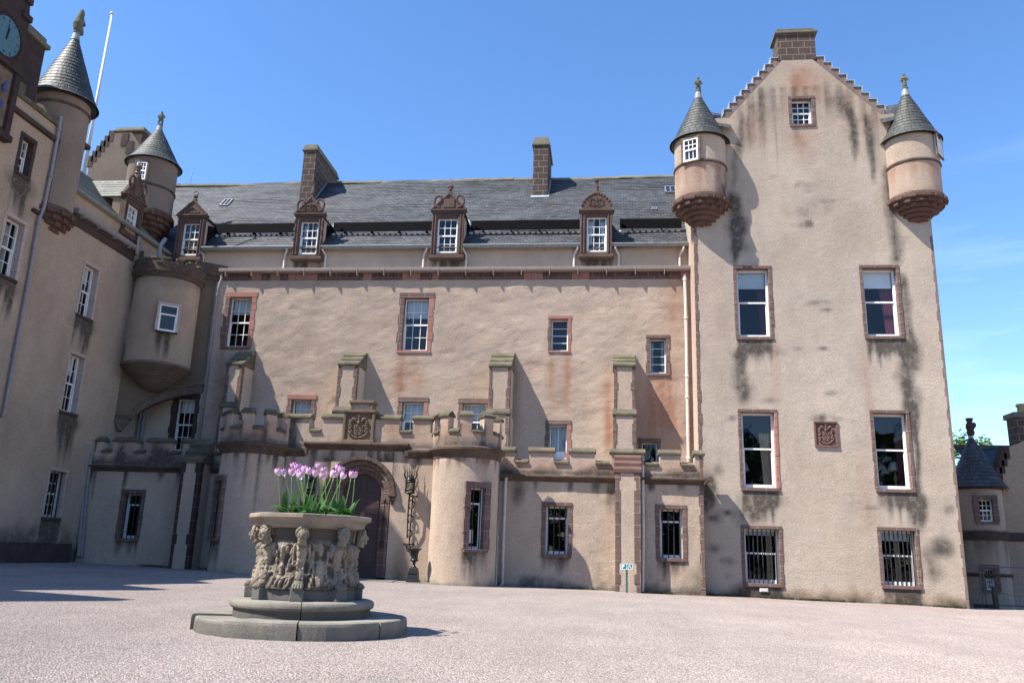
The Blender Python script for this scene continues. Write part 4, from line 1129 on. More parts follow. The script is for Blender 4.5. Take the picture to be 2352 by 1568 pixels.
# dormers
def dormer(par, fr, u0, u1, v0, v1, f0, f1, pb, pt, pc, kind, seed, depth_to_roof, roofmat='slate_main', cheek='harl_pink'):
    q = MB(); dn = .22
    q.bx(fr, f0+.04, u0-.02, v0-.1, pb-.12, -dn, .0); q.bx(fr, u1+.02, f1-.04, v0-.1, pb-.12, -dn, .0)
    # attached shafts beside the opening
    for s_ in (f0+.02, f0+.13, f1-.17, f1-.06):
        q.tube([fr.p(s_+.02, v0-.05, .01), fr.p(s_+.02, pb-.16, .01)], .035, 8)
    if kind == 'shield':
        for s_ in (f0+.01, f1-.01):
            for zz in np.linspace(v0+.25, pb-.3, 4): q.ball(fr.p(s_, zz, .02), (.055, .05, .09), 8, 6)
    q.bx(fr, u0-.02, u1+.02, v1, pb-.12, -dn, -.012)
    q.bx(fr, f0-.02, f1+.02, pb-.12, pb-.04, -dn, .05); q.bx(fr, f0-.07, f1+.07, pb-.04, pb+.03, -dn, .11)
    q.bx(fr, f0-.05, f1+.05, v0-.24, v0-.1, -dn-.1, .07); q.bx(fr, f0+.02, f1-.02, v0-.1, v0, -dn, -.01)
    o = obj('dormer', q, 'stone_carved', par, bevel=.01)
    p = MB(); h = pt-pb
    if kind == 'arch':
        n = 14; pts = [(pc+(f1-f0)*.47*math.cos(PI*k/n)*(1-.35*math.sin(PI*k/n)**2), pb+.03+h*.98*math.sin(PI*k/n)**.8) for k in range(n+1)]
        p.prism(fr, pts, -.2, .03); relief(p, fr, pc-.42, pc+.42, pb+.1, pb+h*.82, lambda s, t: .02+.07*arms(s, t)*(np.abs(s) < .8-.4*np.clip(t, 0, 1)), 40, 30)
        for k in range(1, n): 
            x, z = pts[k]; p.ball(fr.p(x, z, .0), (.075, .08, .075), 8, 6)
    else:
        p.prism(fr, [(f0-.03, pb+.03), (f1+.03, pb+.03), (pc, pt)], -.2, .0)
        w = .09
        for (xa, sg) in ((f0-.06, 1), (f1+.06, -1)):
            pa, pe = Vector(fr.p(xa, pb+.03, 0)), Vector(fr.p(pc, pt+.06, 0)); p.tube([pa, pe], .055, 6)
        if kind in ('scroll', 'shield'):
            for sg in (-1, 1):
                cx_, cz_ = pc+sg*(f1-f0)*.33, pb+h*.60
                p.tube([fr.p(cx_+sg*.17*math.cos(a)*(1-a*.09), cz_+.2*math.sin(a)*(1-a*.09)+a*.03, .02) for a in np.linspace(-1.9, 3.4, 16)], .05, 7)
        if kind == 'scroll': p.bx(fr, pc-.22, pc+.22, pb+.12, pb+.5, -.01, .035)
        if kind == 'shield': relief(p, fr, pc-.4, pc+.4, pb+.02, pb+h*.72, lambda s, t: .02+.09*arms(s*1.1, t)*(np.abs(s) < .95-.45*(t+1)/2), 36, 30)
        if kind == 'curl':
            p.bx(fr, pc-.3, pc+.3, pb+.1, pb+.16, 0, .04)
            for sg in (-1, 1): p.tube([fr.p(pc+sg*.3, pb+.12, .02), fr.p(pc, pb+h*.62, .02)], .03, 6)
    obj('pediment', p, 'stone_carved', o)
    z = MB(); 
    z.lathe(fr.p(pc, pt, -.08), [(.005, -.05), (.09, -.05), (.07, .06), (.11, .11), (.05, .17), (.09, .24), (.085, .31), (.03, .36), (.005, .36)], 10)
    if kind == 'curl': z.tube([fr.p(pc+.09*math.cos(a), pt+.42+.09*math.sin(a), -.08) for a in np.linspace(-1.4, 3.0, 12)], .02, 6)
    if kind == 'arch': z.lathe(fr.p(pc, pt, -.08), [(.12, 0), (.05, .5), (.1, .56), (.005, .6)], 8)
    if kind == 'scroll': z.ball(fr.p(pc, pt+.38, -.08), (.14, .1, .1)); z.tube([fr.p(pc, pt+.3, -.08), fr.p(pc+.06, pt+.62, -.08)], [.03, .01], 6)
    if kind == 'shield': z.tube([fr.p(pc, pt+.3, -.08), fr.p(pc+.02, pt+.72, -.08)], [.09, .02], 8)
    obj('finial', z, 'stone_carved', o)
    window(o, fr, u0, u1, v0, v1, cols=3, rows=(2, 2), dep=.11, surround=False, seed=seed, curtain=('curtain_net', [(0, .3, 1, 0, .3), (.7, 1, 1, 0, .3)]) if seed % 2 else None, glass='glass_clear', blind=0)
    for u in (f0+.08, f1-.08):                     # cheeks running back into the main slope
        ck = MB()
        A_, B_, C_, D_ = [fr.p(u, v0-.2, -.2), fr.p(u, pb-.1, -.2), fr.p(u, pb-.1, -depth_to_roof), fr.p(u, v0-.2, -.75)]
        ck.poly([A_, D_, C_, B_]); obj('cheek', ck, cheek, o)
    rf = MB(); e = .06
    for sg in (-1, 1):
        ue = (f0-.0 if sg < 0 else f1+.0); run = abs(pc-ue); rise = (pt-.15)-(pb-.1); l_ = math.hypot(run, rise)
        base = fr.p(ue, pb-.12, -.2); back = -fr.n
        if sg > 0: f2 = Fr(base, back*1.0, fr.u*(-(run)/l_)+fr.v*(rise/l_)); slate_roof(rf, f2, 0, depth_to_roof+1.2, 0, l_, .15, .6, seed)
        else: f2 = Fr(np.array(base)+back*(depth_to_roof+1.2), -back, fr.u*(run/l_)+fr.v*(rise/l_)); slate_roof(rf, f2, 0, depth_to_roof+1.2, 0, l_, .15, .6, seed)
    obj('roof', rf, roofmat, o, merge=False)
    # lead valley
    q = MB()
    u = f1+.0; q.tube([fr.p(u+.02, pb-.16, -depth_to_roof+.25), fr.p(u-.2, pb+.35, -depth_to_roof-.35)], .06, 6); obj('valley_lead', q, 'lead', o)
    return o
for k, d in enumerate(dorm):
    kind, x0, y0, x1, y1, fx0, fx1, pby, pty, pcx = d
    u0, u1, v0, v1 = rect(x0, y0, x1, y1, DY)
    f0, f1 = FX(fx0, (y0+y1)/2, DY)[0], FX(fx1, (y0+y1)/2, DY)[0]; pb = FX(pcx, pby, DY)[1]; pt = FX(pcx, pty if kind != 'curl' else 464, DY)[1]
    dep_ = (pb-EZ)/((RZ-EZ)/(RY-UY))+UY-DY
    dormer(rng_, fD, u0, u1, v0, v1, f0, f1, pb, pt, (f0+f1)/2, kind, 60+k, dep_)
# short white down pipes from the eave gutters
for (px, py) in ((459, 570), (661, 568), (740, 568), (981, 567), (1063, 567), (1327, 566), (1413, 566), (1570, 566)):
    a = FX(px, py, UY-.22); sg = 1 if px in (459, 740, 1063, 1413) else -1
    pipe(rng_, [(a[0]-sg*.0, UY-.24, a[1]), (a[0], UY-.24, a[1]-.08), (a[0]+sg*.14, UY-.09, a[1]-.3), (a[0]+sg*.14, UY-.09, zb1+.16)], .045, 'pipe_paint', 5)
# long down pipes
def pipe_px(par, pts, Y, off=.09, mat='pipe_paint', r=.05, **k): return pipe(par, [(PY(x, y, Y)[0], Y-off, PY(x, y, Y)[2]) for x, y in pts], r, mat, **k)
pipe_px(rng_, [(512, 630), (511, 642), (502, 668), (488, 780), (474, 895), (459, 1005)], M, mat='pipe_grey')
pipe_px(rng_, [(1572, 632), (1575, 720), (1578, 900), (1581, 1060)], M, off=.1, r=.06)
# buttresses rising through the low roofs
def buttress(par, fr, u0, u1, zt, ze, zset, zbot, dup, dlow, wallm='harl_pink', capm='stone_coping', stonem='stone_red'):
    q = MB(); w = .13
    # harled core with sandstone angles
    q.bx(fr, u0+.006, u1-.006, zset-.2, ze+.02, -.1, dup-.006); q.bx(fr, u0-.034, u1+.034, zbot, zset-.16, -.1, dlow-.006)
    b = obj('buttress', q, wallm, par)
    rd = random.Random(int(u0*100))
    for (a, b_, lo, hi, d) in ((u0, u1, zset+.05, ze, dup), (u0-.04, u1+.04, zbot, zset-.16, dlow)):
        s = MB(); s2_ = MB(); v = lo
        while v < hi-.02:
            t = min(hi, v+rd.uniform(.28, .42)); ww = w*rd.choice((.8, 1.15))
            s.bx(fr, a, a+ww, v+.003, t-.003, d-.2, d+.012+rd.uniform(0, .006)); s2_.bx(fr, b_-ww, b_, v+.003, t-.003, d-.2, d+.012+rd.uniform(0, .006)); v = t
        obj('corner_stones', s, stonem, b, bevel=.01); obj('corner_stones', s2_, stonem, b, bevel=.01)
    c = MB(); n = 3
    for k in range(n):
        da, db = dup*(n-k)/n+.07, dup*(n-k-1)/n+.02
        za, zb_ = ze+(zt-ze)*k/n, ze+(zt-ze)*(k+1)/n
        c.prism(Fr(fr.p(u0-.035, 0, 0), -fr.n), [(-da, za-.03), (-.0, za-.03), (0, zb_+.02), (-db, zb_+.02), (-da, za+.05)], 0, u1-u0+.07)
    obj('weathering', c, capm, b, bevel=.015); c = MB()
    c.prism(Fr(fr.p(u0-.05, 0, 0), -fr.n), [(-dlow-.05, zset-.17), (-dup+.05, zset-.17), (-dup+.05, zset+.08), (-dup-.01, zset+.08), (-dlow-.05, zset-.10)], 0, u1-u0+.1)
    obj('weathering', c, capm, b, bevel=.015)
    return b
BD, BL = .98, 1.10
fB = M-BD
for (x0, x1, ytop, yeave, yset) in ((516, 553, 808, 836, 926), (774, 819, 811, 837, 938), (1123, 1172, 811, 841, 942), (1410, 1458.5, 815.7, 840, 944)):
    u0, u1 = FX(x0, 880, fB)[0], FX(x1, 880, fB)[0]
    buttress(rng_, fM, u0, u1, FX(x0, ytop, M)[1], FX(x0, yeave, fB)[1], FX(x0, yset, fB)[1], 2.5, BD, BL)
q = MB(); a = on_roof(438, 424); q.tube([(a[0], RY, RZ), (a[0]+.05, RY, RZ+.75)], .012, 5); q.bx(facade(RY), a[0]-.08, a[0]+.12, RZ+.48, RZ+.5, -.01, .01); obj('aerial', q, 'steel', rng_)
# step-gabled chimney end behind the roofs on the left
GY = 34.0; fG = facade(GY)
g0, g1 = FX(196, 425, GY)[0], FX(300, 425, GY)[0]; gt = FX(262, 310, GY)[1]; gb = FX(205, 440, GY)[1]; gx = FX(266, 310, GY)[0]; gsl = FX(205, 375, GY)
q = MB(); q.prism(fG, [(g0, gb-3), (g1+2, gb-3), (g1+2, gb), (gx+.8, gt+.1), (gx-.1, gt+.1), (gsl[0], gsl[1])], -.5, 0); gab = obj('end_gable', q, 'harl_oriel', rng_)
q = MB(); n = 6
for k in range(n):
    xa, xb = gsl[0]+(gx-.1-gsl[0])*k/n, gsl[0]+(gx-.1-gsl[0])*(k+1)/n; zz = gsl[1]+(gt+.1-gsl[1])*(k+1)/n; q.bx(fG, xa-.1, xb, gsl[1]+(gt+.1-gsl[1])*k/n-.2, zz+.12, -.5, .02)
obj('crow_steps', q, 'stone_wing_dark', gab); q = MB(); n = 5
for k in range(n):
    xa = gx+.35+k*.32; q.bx(fG, xa, xa+.34, gt-.6-k*.42, gt+.05-k*.42, -.45, .05)
obj('crow_steps', q, 'stone_wing_dark', gab)
ca, cb = FX(266, 330, GY+.3)[0], FX(330, 330, GY+.3)[0]
ashlar_chimney(rng_, ca+.05, cb, GY+.1, GY+1.4, gb-1, FX(300, 300, GY)[1], FX(300, 288, GY)[1], mat='stone_wing_dark')

# ================================================================== LEFT WING (faces +X, in shade)
fW = sidewall(L)
wing = thing('castle_wing', 'shaded pink harled castle wing with clock gable and down pipes along the left edge', 'building', (L, 22, 0))
wh = []
def wwin(corners, **k):
    ps = [WX(*c, L) for c in corners]
    u0 = (ps[0][0]+ps[2][0])/2; u1 = (ps[1][0]+ps[3][0])/2; v1 = (ps[0][1]+ps[1][1])/2; v0 = (ps[2][1]+ps[3][1])/2
    o, h = window(wing, fW, u0, u1, v0, v1, **k); wh.append(h); return h
HS = ('stone_wing_dark',)*4
wwin([(116.5, 1079), (150, 1085), (99, 1186), (137, 1189)], cols=3, rows=(2, 2), bars=4, sur=.1, seed=71, styles=('render_patch',)*3+('stone_wing_dark',))
wwin([(196, 605.7), (227, 621), (178, 719), (208, 734)], cols=3, rows=(2, 2), sur=.1, seed=72, blind=.3, styles=('render_patch',)*3+('stone_wing_dark',))
wwin([(162, 811), (193, 822), (140.6, 940.6), (174.4, 951.8)], cols=3, rows=(2, 2), sur=.1, seed=73, blind=.32, styles=('render_patch',)*3+('stone_wing_dark',))
wwin([(14, 493), (56.3, 517.5), (-6, 625), (33.8, 642.4)], cols=3, rows=(2, 2), sur=.12, seed=74, curtain=('curtain_net', [(0, .3, 1, 0, .3), (.7, 1, 1, 0, .3)]), styles=('render_patch',)*3+('stone_wing_dark',))
wwin([(54.4, 314), (78.8, 330), (37.5, 392), (62, 407)], cols=3, rows=(2, 2), sur=.13, seed=75, styles=HS)
ws = [('drip', h[0], h[1]+.05, h[2]+.05, 1.3, 0, .95) for h in wh]+[('band', .5, 1.1, 0, .95), ('band', .8, .5, 0, .5)]
for h in wh: ws.append(('blot', (h[0]+h[1])/2, h[2]-.2, .8, .35, 0, .8))
WEZ, WCZ = 12.7, 11.95
OX = L-.5; YO = float(PX(150, 215, OX)[1]); YE = float(PX(262.5, 963, L)[1]); YC = WX(293, 577, L)[0]
mb = MB()
wall(mb, fW, 17.5, M+.3, -.3, WEZ, wh, .1, .02, ws, 55, (1.0, .7))
wall(mb, fW, 17.5, YO-.3, WEZ, 14.3, wh, .12, .01, ws, 55)
wall(mb, fW, 3.0, 17.5, -.3, 12.6, (), .4, .0, [], 56)
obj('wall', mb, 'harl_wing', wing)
# body behind (solid, throws the shade)
q = MB(); q.box(L-5, L-1.6, 3.0, M-.5, -.3, 11.3); obj('rear_wall', q, 'harl_wing', wing)
# plinth
q = MB(); q.prism(Fr((L, 0, 0), (0, 1, 0)), [(17.5, -.3), (26.9, -.3), (26.9, 1.05), (17.5, 1.05)], 0, .10); obj('plinth', q, 'stone_wing_dark', wing)
# upper cornice with gutter, eaves and slated slope
q = MB(); q.extrude(fW, np.linspace(YO+.75, YC+.4, 9), [(0, WCZ-.42), (.06, WCZ-.42), (.07, WCZ-.2), (.16, WCZ-.1), (0, WCZ-.05)]); obj('cornice', q, 'stone_wing_dark', wing, bevel=.01)
q = MB(); q.extrude(fW, np.linspace(YO+.7, YC+.4, 9), [(.0, WCZ-.05), (.2, WCZ-.05), (.26, WCZ+.0), (.27, WCZ+.1), (.0, WCZ+.11)])
for yy in np.arange(YO+1.0, YC+.3, .95): q.bx(fW, yy-.012, yy+.012, WCZ-.14, WCZ+.12, .1, .275)
obj('gutter', q, 'pipe_grey', wing)
q = MB(); q.extrude(fW, np.linspace(YO+.5, M+.3, 6), [(.0, WEZ-.03), (.12, WEZ-.10), (.2, WEZ-.06), (.22, WEZ+.02), (.0, WEZ+.06)]); obj('eave_gutter', q, 'lead_dull', wing)
sl3 = 3.1; upw = np.array([-.707, 0, .707])
q = MB(); slate_roof(q, Fr((L+.1, 0, WEZ), (0, 1, 0), upw), YO-.2, M+1.2, 0, sl3, .16, .6, 13, .06)
q.poly([(L+.1-.707*sl3, YO-.2, WEZ+.707*sl3), (L+.1-.707*sl3, M+1.2, WEZ+.707*sl3), (L-5.2, M+1.2, WEZ), (L-5.2, YO-.2, WEZ)], 0, [(0, 0), (5, 0), (5, 3), (0, 3)])
obj('roof', q, 'slate_wing', wing, merge=False)
# out of the picture to the left the wing goes on; its gables throw the pointed shadows on the gravel
q = MB()
for (yc, zt, hw) in ((6.6, 16.2, 2.0), (10.3, 14.6, 1.6), (13.6, 13.8, 1.5)): q.prism(fW, [(yc-hw, 12.6), (yc+hw, 12.6), (yc+.2, zt), (yc-.2, zt)], -1.2, -.01)
q.prism(Fr((L-1.2, 3, 11.3), (0, 1, 0)), [(0, 0), (14.5, 0), (14.5, 1.2), (0, 1.2)], -.5, 0)
obj('gable', q, 'harl_wing', wing)
# wing dormer
y0, y1 = WX(272, 548, L)[0]+.18, WX(318, 540, L)[0]-.22
zb, zt_ = WX(288, 545, L)[1]+.35, WX(290, 462, L)[1]
dormer(wing, Fr((L+.06, 0, 0), (0, 1, 0)), y0, y1, zb-.1, zt_+.0, y0-.2, y1+.2, zt_+.28, zt_+1.25, (y0+y1)/2, 'scroll', 81, 1.7, 'slate_wing', 'harl_wing')
# projecting oriel turret with conical roof
ro = .86
zc_, zb_ = WX(118, 552, L)[1]+.05, WX(140, 502, L)[1]+.05
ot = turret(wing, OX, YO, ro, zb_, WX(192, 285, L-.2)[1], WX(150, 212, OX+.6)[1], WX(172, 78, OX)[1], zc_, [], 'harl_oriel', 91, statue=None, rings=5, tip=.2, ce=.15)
# crouched beast on its tip
bz = WX(172, 78, OX)[1]+.1
P = [(OX, YO, bz), (OX, YO+.02, bz+.22), (OX, YO-.04, bz+.45), (OX+.02, YO+.03, bz+.68), (OX+.02, YO+.06, bz+.82), (OX+.02, YO+.17, bz+.80), (OX+.02, YO+.05, bz+.97), (OX+.04, YO+.2, bz+.52), (OX+.04, YO+.28, bz+.42), (OX+.04, YO+.16, bz+.1), (OX+.04, YO+.24, bz+.02)]
skin('finial', P, [(0, 1), (1, 2), (2, 3), (3, 4), (4, 5), (4, 6), (2, 7), (7, 8), (1, 9), (9, 10)], [.13, .19, .16, .11, .10, .055, .05, .065, .05, .09, .06], 'stone_statue', ot, 2)
# stepped drip mould carrying over between gable, window and turret
q = MB()
za = WX(100, 470, L)[1]
yA, yB = WX(58, 262, L)[0], WX(128, 352, L)[0]
zS = WX(95, 305, L)[1]
q.bx(fW, yA-1.2, yB+.06, zS, zS+.16, -.1, .12); q.bx(fW, yB-.12, yB+.06, zS-2.5, zS, -.1, .1)
q.bx(fW, yB-.6, yB+.06, zS-2.62, zS-2.5, -.1, .12); q.bx(fW, yB+.06, YO+.9, zS+.55, zS+.70, -.1, .14)
obj('drip_mould', q, 'stone_wing_dark', wing, bevel=.02)
# parapet coping in front of the turret
q = MB(); zp = 14.3
q.bx(fW, yA-.6, YO-.25, zp, zp+.16, -.35, .08); q.bx(fW, yA-.6, yA-.2, zp+.16, zp+.5, -.35, .03); obj('parapet_coping', q, 'stone_coping', wing, bevel=.02)
# dark sandstone clock gable
ycl, zcl = WX(6, 86, L)
q = MB(); gw = 1.05; fK = Fr((L+.12, 0, 0), (0, 1, 0)); yk = ycl-.05
q.prism(fK, [(yk-gw, zcl-3.0), (yk+gw*.78, zcl-3.0), (yk+gw*.78, zcl+.95), (yk+gw*.45, zcl+2.9), (yk-.5, zcl+3.4), (yk-gw, zcl+1.0)], -.5, 0)
for k in range(3): q.bx(fK, yk+gw*.40-.02*k, yk+gw*.78-.1*k, zcl+1.0+.55*k, zcl+1.2+.55*k, -.3, .1)
q.bx(fK, yk-gw, yk+gw*.85, zcl-.86, zcl-.72, -.2, .12); q.bx(fK, yk-gw, yk+gw*.85, zcl-3.05, zcl-2.85, -.2, .16); q.bx(fK, yk+gw*.6, yk+gw*.8, zcl-2.85, zcl-.86, -.2, .08)
for k in range(40):
    a = 2*PI*k/40; q.ball(fK.p(yk+.7*math.cos(a), zcl+.74*math.sin(a), .0), (.06, .07, .07), 6, 4)
ck_ = obj('clock_gable', q, 'stone_clock', wing, bevel=.015)
q = MB(); n = 40; q.prism(fK, [(yk+.56*math.cos(2*PI*k/n), zcl+.6*math.sin(2*PI*k/n)) for k in range(n)], 0, .05)
for k in range(12):
    a = 2*PI*k/12; q.tube([fK.p(yk+.44*math.sin(a), zcl+.47*math.cos(a), .055), fK.p(yk+.52*math.sin(a), zcl+.555*math.cos(a), .055)], .012, 4, 1)
obj('clock_face', q, ['clock_blue', 'iron_black'], ck_); q = MB()
q.tube([fK.p(yk, zcl-.1, .065), fK.p(yk+.01, zcl+.42, .065)], [.025, .008], 5); q.tube([fK.p(yk, zcl, .07), fK.p(yk+.05, zcl+.27, .07)], [.02, .02], 5)
obj('clock_hands', q, 'iron_black', ck_)
q = MB(); relief(q, fK, yk-.6, yk+.55, zcl-2.7, zcl-.95, lambda s, t: .02+.1*arms(s, t), 40, 44); obj('painted_arms', q, 'stone_panel', ck_)
q = MB(); q.ball(fK.p(yk+.30, zcl-1.5, .07), (.05, .09, .2)); q.ball(fK.p(yk+.26, zcl-2.1, .07), (.05, .09, .16)); obj('painted_figure', q, 'paint_blue', ck_)
# stone stack beside the clock gable
y0, y1 = WX(70, 55, L)[0], WX(122, 108, L)[0]; zt_ = WX(95, 70, L)[1]
q = MB(); q.box(L-1.5, L-.25, y0, y1, 13.5, zt_-.25); st_ = obj('chimney', q, 'stone_clock', wing, bevel=.02)
q = MB(); q.box(L-1.6, L-.15, y0-.1, y1+.1, zt_-.25, zt_-.1); q.box(L-1.5, L-.25, y0, y1, zt_-.1, zt_+.1); obj('cap', q, 'stone_cap', st_, bevel=.02)
# long down pipe
pw = [(133, 268), (131, 285), (112, 392), (94, 478), (84, 500), (60, 640), (30, 800), (0, 958)]
pipe(wing, [(L+.1, *WX(x, y, L)) for x, y in pw], .055, 'pipe_grey')
# hefty double pipe in the angle with the low wall
for (pts, r_) in (([(212, 1004), (205, 1050), (199, 1110), (187, 1277)], .075), ([(216, 1040), (207, 1110), (193, 1277)], .055)):
    pipe(wing, [(PY(x, y, Q)[0]-.02, Q-.12, PY(x, y, Q)[2]) for x, y in pts], r_, 'pipe_grey', 1.6)
# ------------------------------------------------------------------ squinch wall and big corner turret between wing and range
pA = np.array([L, YE]); XB = FX(467, 886, M)[0]; pB = np.array([XB, M])
dv = (pB-pA)/np.hypot(*(pB-pA)); wd = float(np.hypot(*(pB-pA)))
fS = Fr((pA[0], pA[1], 0), (dv[0], dv[1], 0))
def on_fr(px, py, fr):
    d = ray(px, py); t = ((fr.o-_C) @ fr.n)/(d @ fr.n); p = _C+d*t-fr.o; return float(p @ fr.u), float(p @ fr.v)
STZ = on_fr(460, 640, fS)[1]+.1
arcp = [on_fr(*c, fS) for c in ((299, 965), (301, 962), (326, 940), (352, 926), (379, 916), (412, 908), (457, 901))]
arcp[0] = (max(arcp[0][0], .05), arcp[0][1])
q = MB(); us = [p[0] for p in arcp]; us = np.array([0.]+us[1:]+[wd+.1]); vs = np.array([arcp[0][1]]+[p[1] for p in arcp[1:]]+[arcp[-1][1]])
ug = np.linspace(0, wd+.1, 30); vg = np.interp(ug, us, vs)
Vv = vg[None, :]+(STZ-vg)[None, :]*np.linspace(0, 1, 40)[:, None]; Uu = np.repeat(ug[None, :], 40, 0)
q.grid(fS.pts(Uu, Vv, 0), stain_arrays(Uu, Vv, [('band', STZ-.2, .4, 0, .4)], 4))
Ub = np.stack([ug, ug]); q.grid(fS.pts(Ub, np.stack([vg, vg]), np.stack([np.zeros(30), np.full(30, -1.2)])))
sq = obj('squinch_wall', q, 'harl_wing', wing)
n = 22; ug = np.linspace(max(.42, us[1]), wd+.1, n); vg = np.interp(ug, us, vs)
for k in range(n-1):
    a, b = (ug[k], vg[k]), (ug[k+1], vg[k+1]); w = .29
    q.prism(fS, [(a[0]+.004, a[1]-.02), (b[0]-.004, b[1]-.02), (b[0]-.004, b[1]+w), (a[0]+.004, a[1]+w)], -.5, .03+.01*(k % 2))
    q.prism(fS, [(a[0], a[1]+w), (b[0], b[1]+w), (b[0], b[1]+w+.05), (a[0], a[1]+w+.05)], -.1, .09)
z0_ = vs[0]
for k in range(4): q.bx(fS, .0+.05*k, .5-.06*k, z0_-.1-.1*k, z0_-.1*k, -.4, .05-.02*k)
obj('arch', q, 'stone_turret_base', sq, bevel=.01)
cpx = fS.p((on_fr(317, 700, fS)[0]+on_fr(447, 720, fS)[0])/2, 0, -.10)
rc = (459-317)/2*mpp(PY(388, 640, 28.2))*1.0
tz = on_fr(388, 632, fS)[1]; 
pc = PY(386, 660, 28.75); tcx, tcy = float(pc[0]), 28.75
Zt = lambda px, py: FX(px, py, tcy-rc)[1]
zT, zBt, zTip = Zt(388, 628), Zt(360, 830), FX(352, 893, tcy-.35)[1]
cyt = Cyl(tcx, tcy, rc); mb = MB()
wp = [on_fr(367, 697, Fr((0, tcy-rc, 0), (1, 0, 0))), on_fr(396, 700, Fr((0, tcy-rc, 0), (1, 0, 0))), on_fr(357, 758, Fr((0, tcy-rc, 0), (1, 0, 0)))]
wa = (wp[0][0]+wp[1][0])/2-tcx; wang = math.asin(max(-1, min(1, wa/rc))); wwd = (wp[1][0]-wp[0][0])/math.cos(wang)
wz1, wz0 = (wp[0][1]+wp[1][1])/2, wp[2][1]
wall(mb, cyt, -PI*rc, PI*rc, zBt-.02, zT, (), .1, .008, [('drip', wang*rc-.3, wang*rc+.3, wz0, .9, 0, .9), ('band', zT-.1, .4, 0, .4)], 66)
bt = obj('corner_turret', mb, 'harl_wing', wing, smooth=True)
window(bt, cyt.tangent(wang), -wwd/2, wwd/2, wz0, wz1, 1, (1, 1), rail=.36, dep=-.10, sur=.1, glass='glass_dark', room=False, lat=True, seed=5, styles=('render_patch',)*3+('stone_wing_dark',), frame=.05, sill=.06, proud=.085)
q = MB(); n = 10; h = (zBt-zTip)/n; pr = [(.005, zTip-.02)]
for k in range(n):
    t0, t1 = k/n, (k+1)/n; ra, rb = rc*(.12+.88*t0**.8), rc*(.12+.9*t1**.8)+.02
    pr += [(ra, zTip+h*k), (rb, zTip+h*(k+.55)), (rb+.03, zTip+h*(k+.75)), (rb, zTip+h*(k+.97))]
q.lathe((tcx, tcy, 0), pr+[(rc+.05, zBt), (rc+.05, zBt+.06), (rc-.05, zBt+.1)], 48); obj('corbel', q, 'stone_turret_base', bt)
q = MB(); q.lathe((tcx, tcy, 0), [(rc-.02, zT-.1), (rc+.06, zT-.06), (rc+.08, zT+.04), (rc+.15, zT+.12), (rc+.15, zT+.2), (rc-.1, zT+.24)], 48); obj('string_band', q, 'stone_string', bt)
zt2 = Zt(388, 588)
cy2_ = Cyl(tcx, tcy, rc+.1); sp_ = []
for k in range(-4, 5): sp_.append((k*.5-.15, k*.5+.15))
merlons(bt, cy2_, sp_, zT+.2, zt2, zt2-.24, -2.4, 2.4, .3, 'stone_string', 6, (), 3, .1, .04)
for (a, b) in ((on_fr(282, 600, fS)[0]-.6, on_fr(318, 622, fS)[0]+.1), (on_fr(455, 640, fS)[0]-.15, wd+.35)):
    q = MB(); q.extrude(fS, [a, b], [(-.1, STZ-.12), (.06, STZ-.08), (.08, STZ+.02), (.16, STZ+.1), (.16, STZ+.2), (-.1, STZ+.26)]); q.bx(fS, a, b, STZ+.26, STZ+.62, -.3, .02); obj('cornice', q, 'stone_string', sq, bevel=.01)
# blocked slit panel beside the turret
a, b, c, d = [on_fr(*p, fS) for p in ((277, 707), (301, 710), (272, 772), (295, 775))]
q = MB(); u0, u1 = a[0], b[0]; v0, v1 = c[1], a[1]
q.bx(fS, u0-.05, u0, v0, v1, -.1, .12); q.bx(fS, u1, u1+.05, v0, v1, -.1, .12); q.bx(fS, u0-.05, u1+.05, v1, v1+.07, -.1, .14); q.bx(fS, u0, u1, v0, v1, -.1, .08)
for k in range(4): q.bx(fS, u0-.05+.035*k, u1+.05-.035*k, v0-.1*(k+1), v0-.1*k, -.1, .14-.03*k)
obj('blocked_slit', q, 'render_patch', sq, bevel=.01)
# recess window under the arch, and dark pipes
for x0, x1 in ((333, 318), (341, 327)): pipe(wing, [(PY(x0, 930, M)[0], M-.2, PY(x0, 930, M)[2]), (PY(x1, 1030, M)[0], M-.2, PY(x1, 1030, M)[2])], .06, 'pipe_grey', 3)
pipe(wing, [(L+.25, YC+.2, WCZ+.5), (L+.25, YC+.2, WCZ-.2)], .06, 'pipe_grey'); pipe(wing, [(PY(388, 560, 28.6)[0], 28.3, PY(388, 555, 28.6)[2]), (PY(383, 575, 28.6)[0], 28.1, PY(383, 575, 28.6)[2]), (PY(381, 600, 28.6)[0], 28.1, PY(381, 604, 28.6)[2])], .08, 'lead_dull')
# second slated turret above the angle
b2 = PY(346, 430, 30.3); s2 = mpp(b2); bx2, by2 = float(b2[0]), 30.3; r2_ = 53*s2
Z2 = lambda px, py: FX(px, py, by2-r2_)[1]
turret(wing, bx2, by2, r2_, Z2(343, 478), Z2(346, 418), Z2(350, 358), FX(367, 292, by2)[1], Z2(338, 530), [(.12, .40, Z2(355, 413), Z2(355, 373), 3, (2, 2))], 'harl_oriel', 95, statue=0, sh=.66, sang=.3, rings=5, tip=.35)

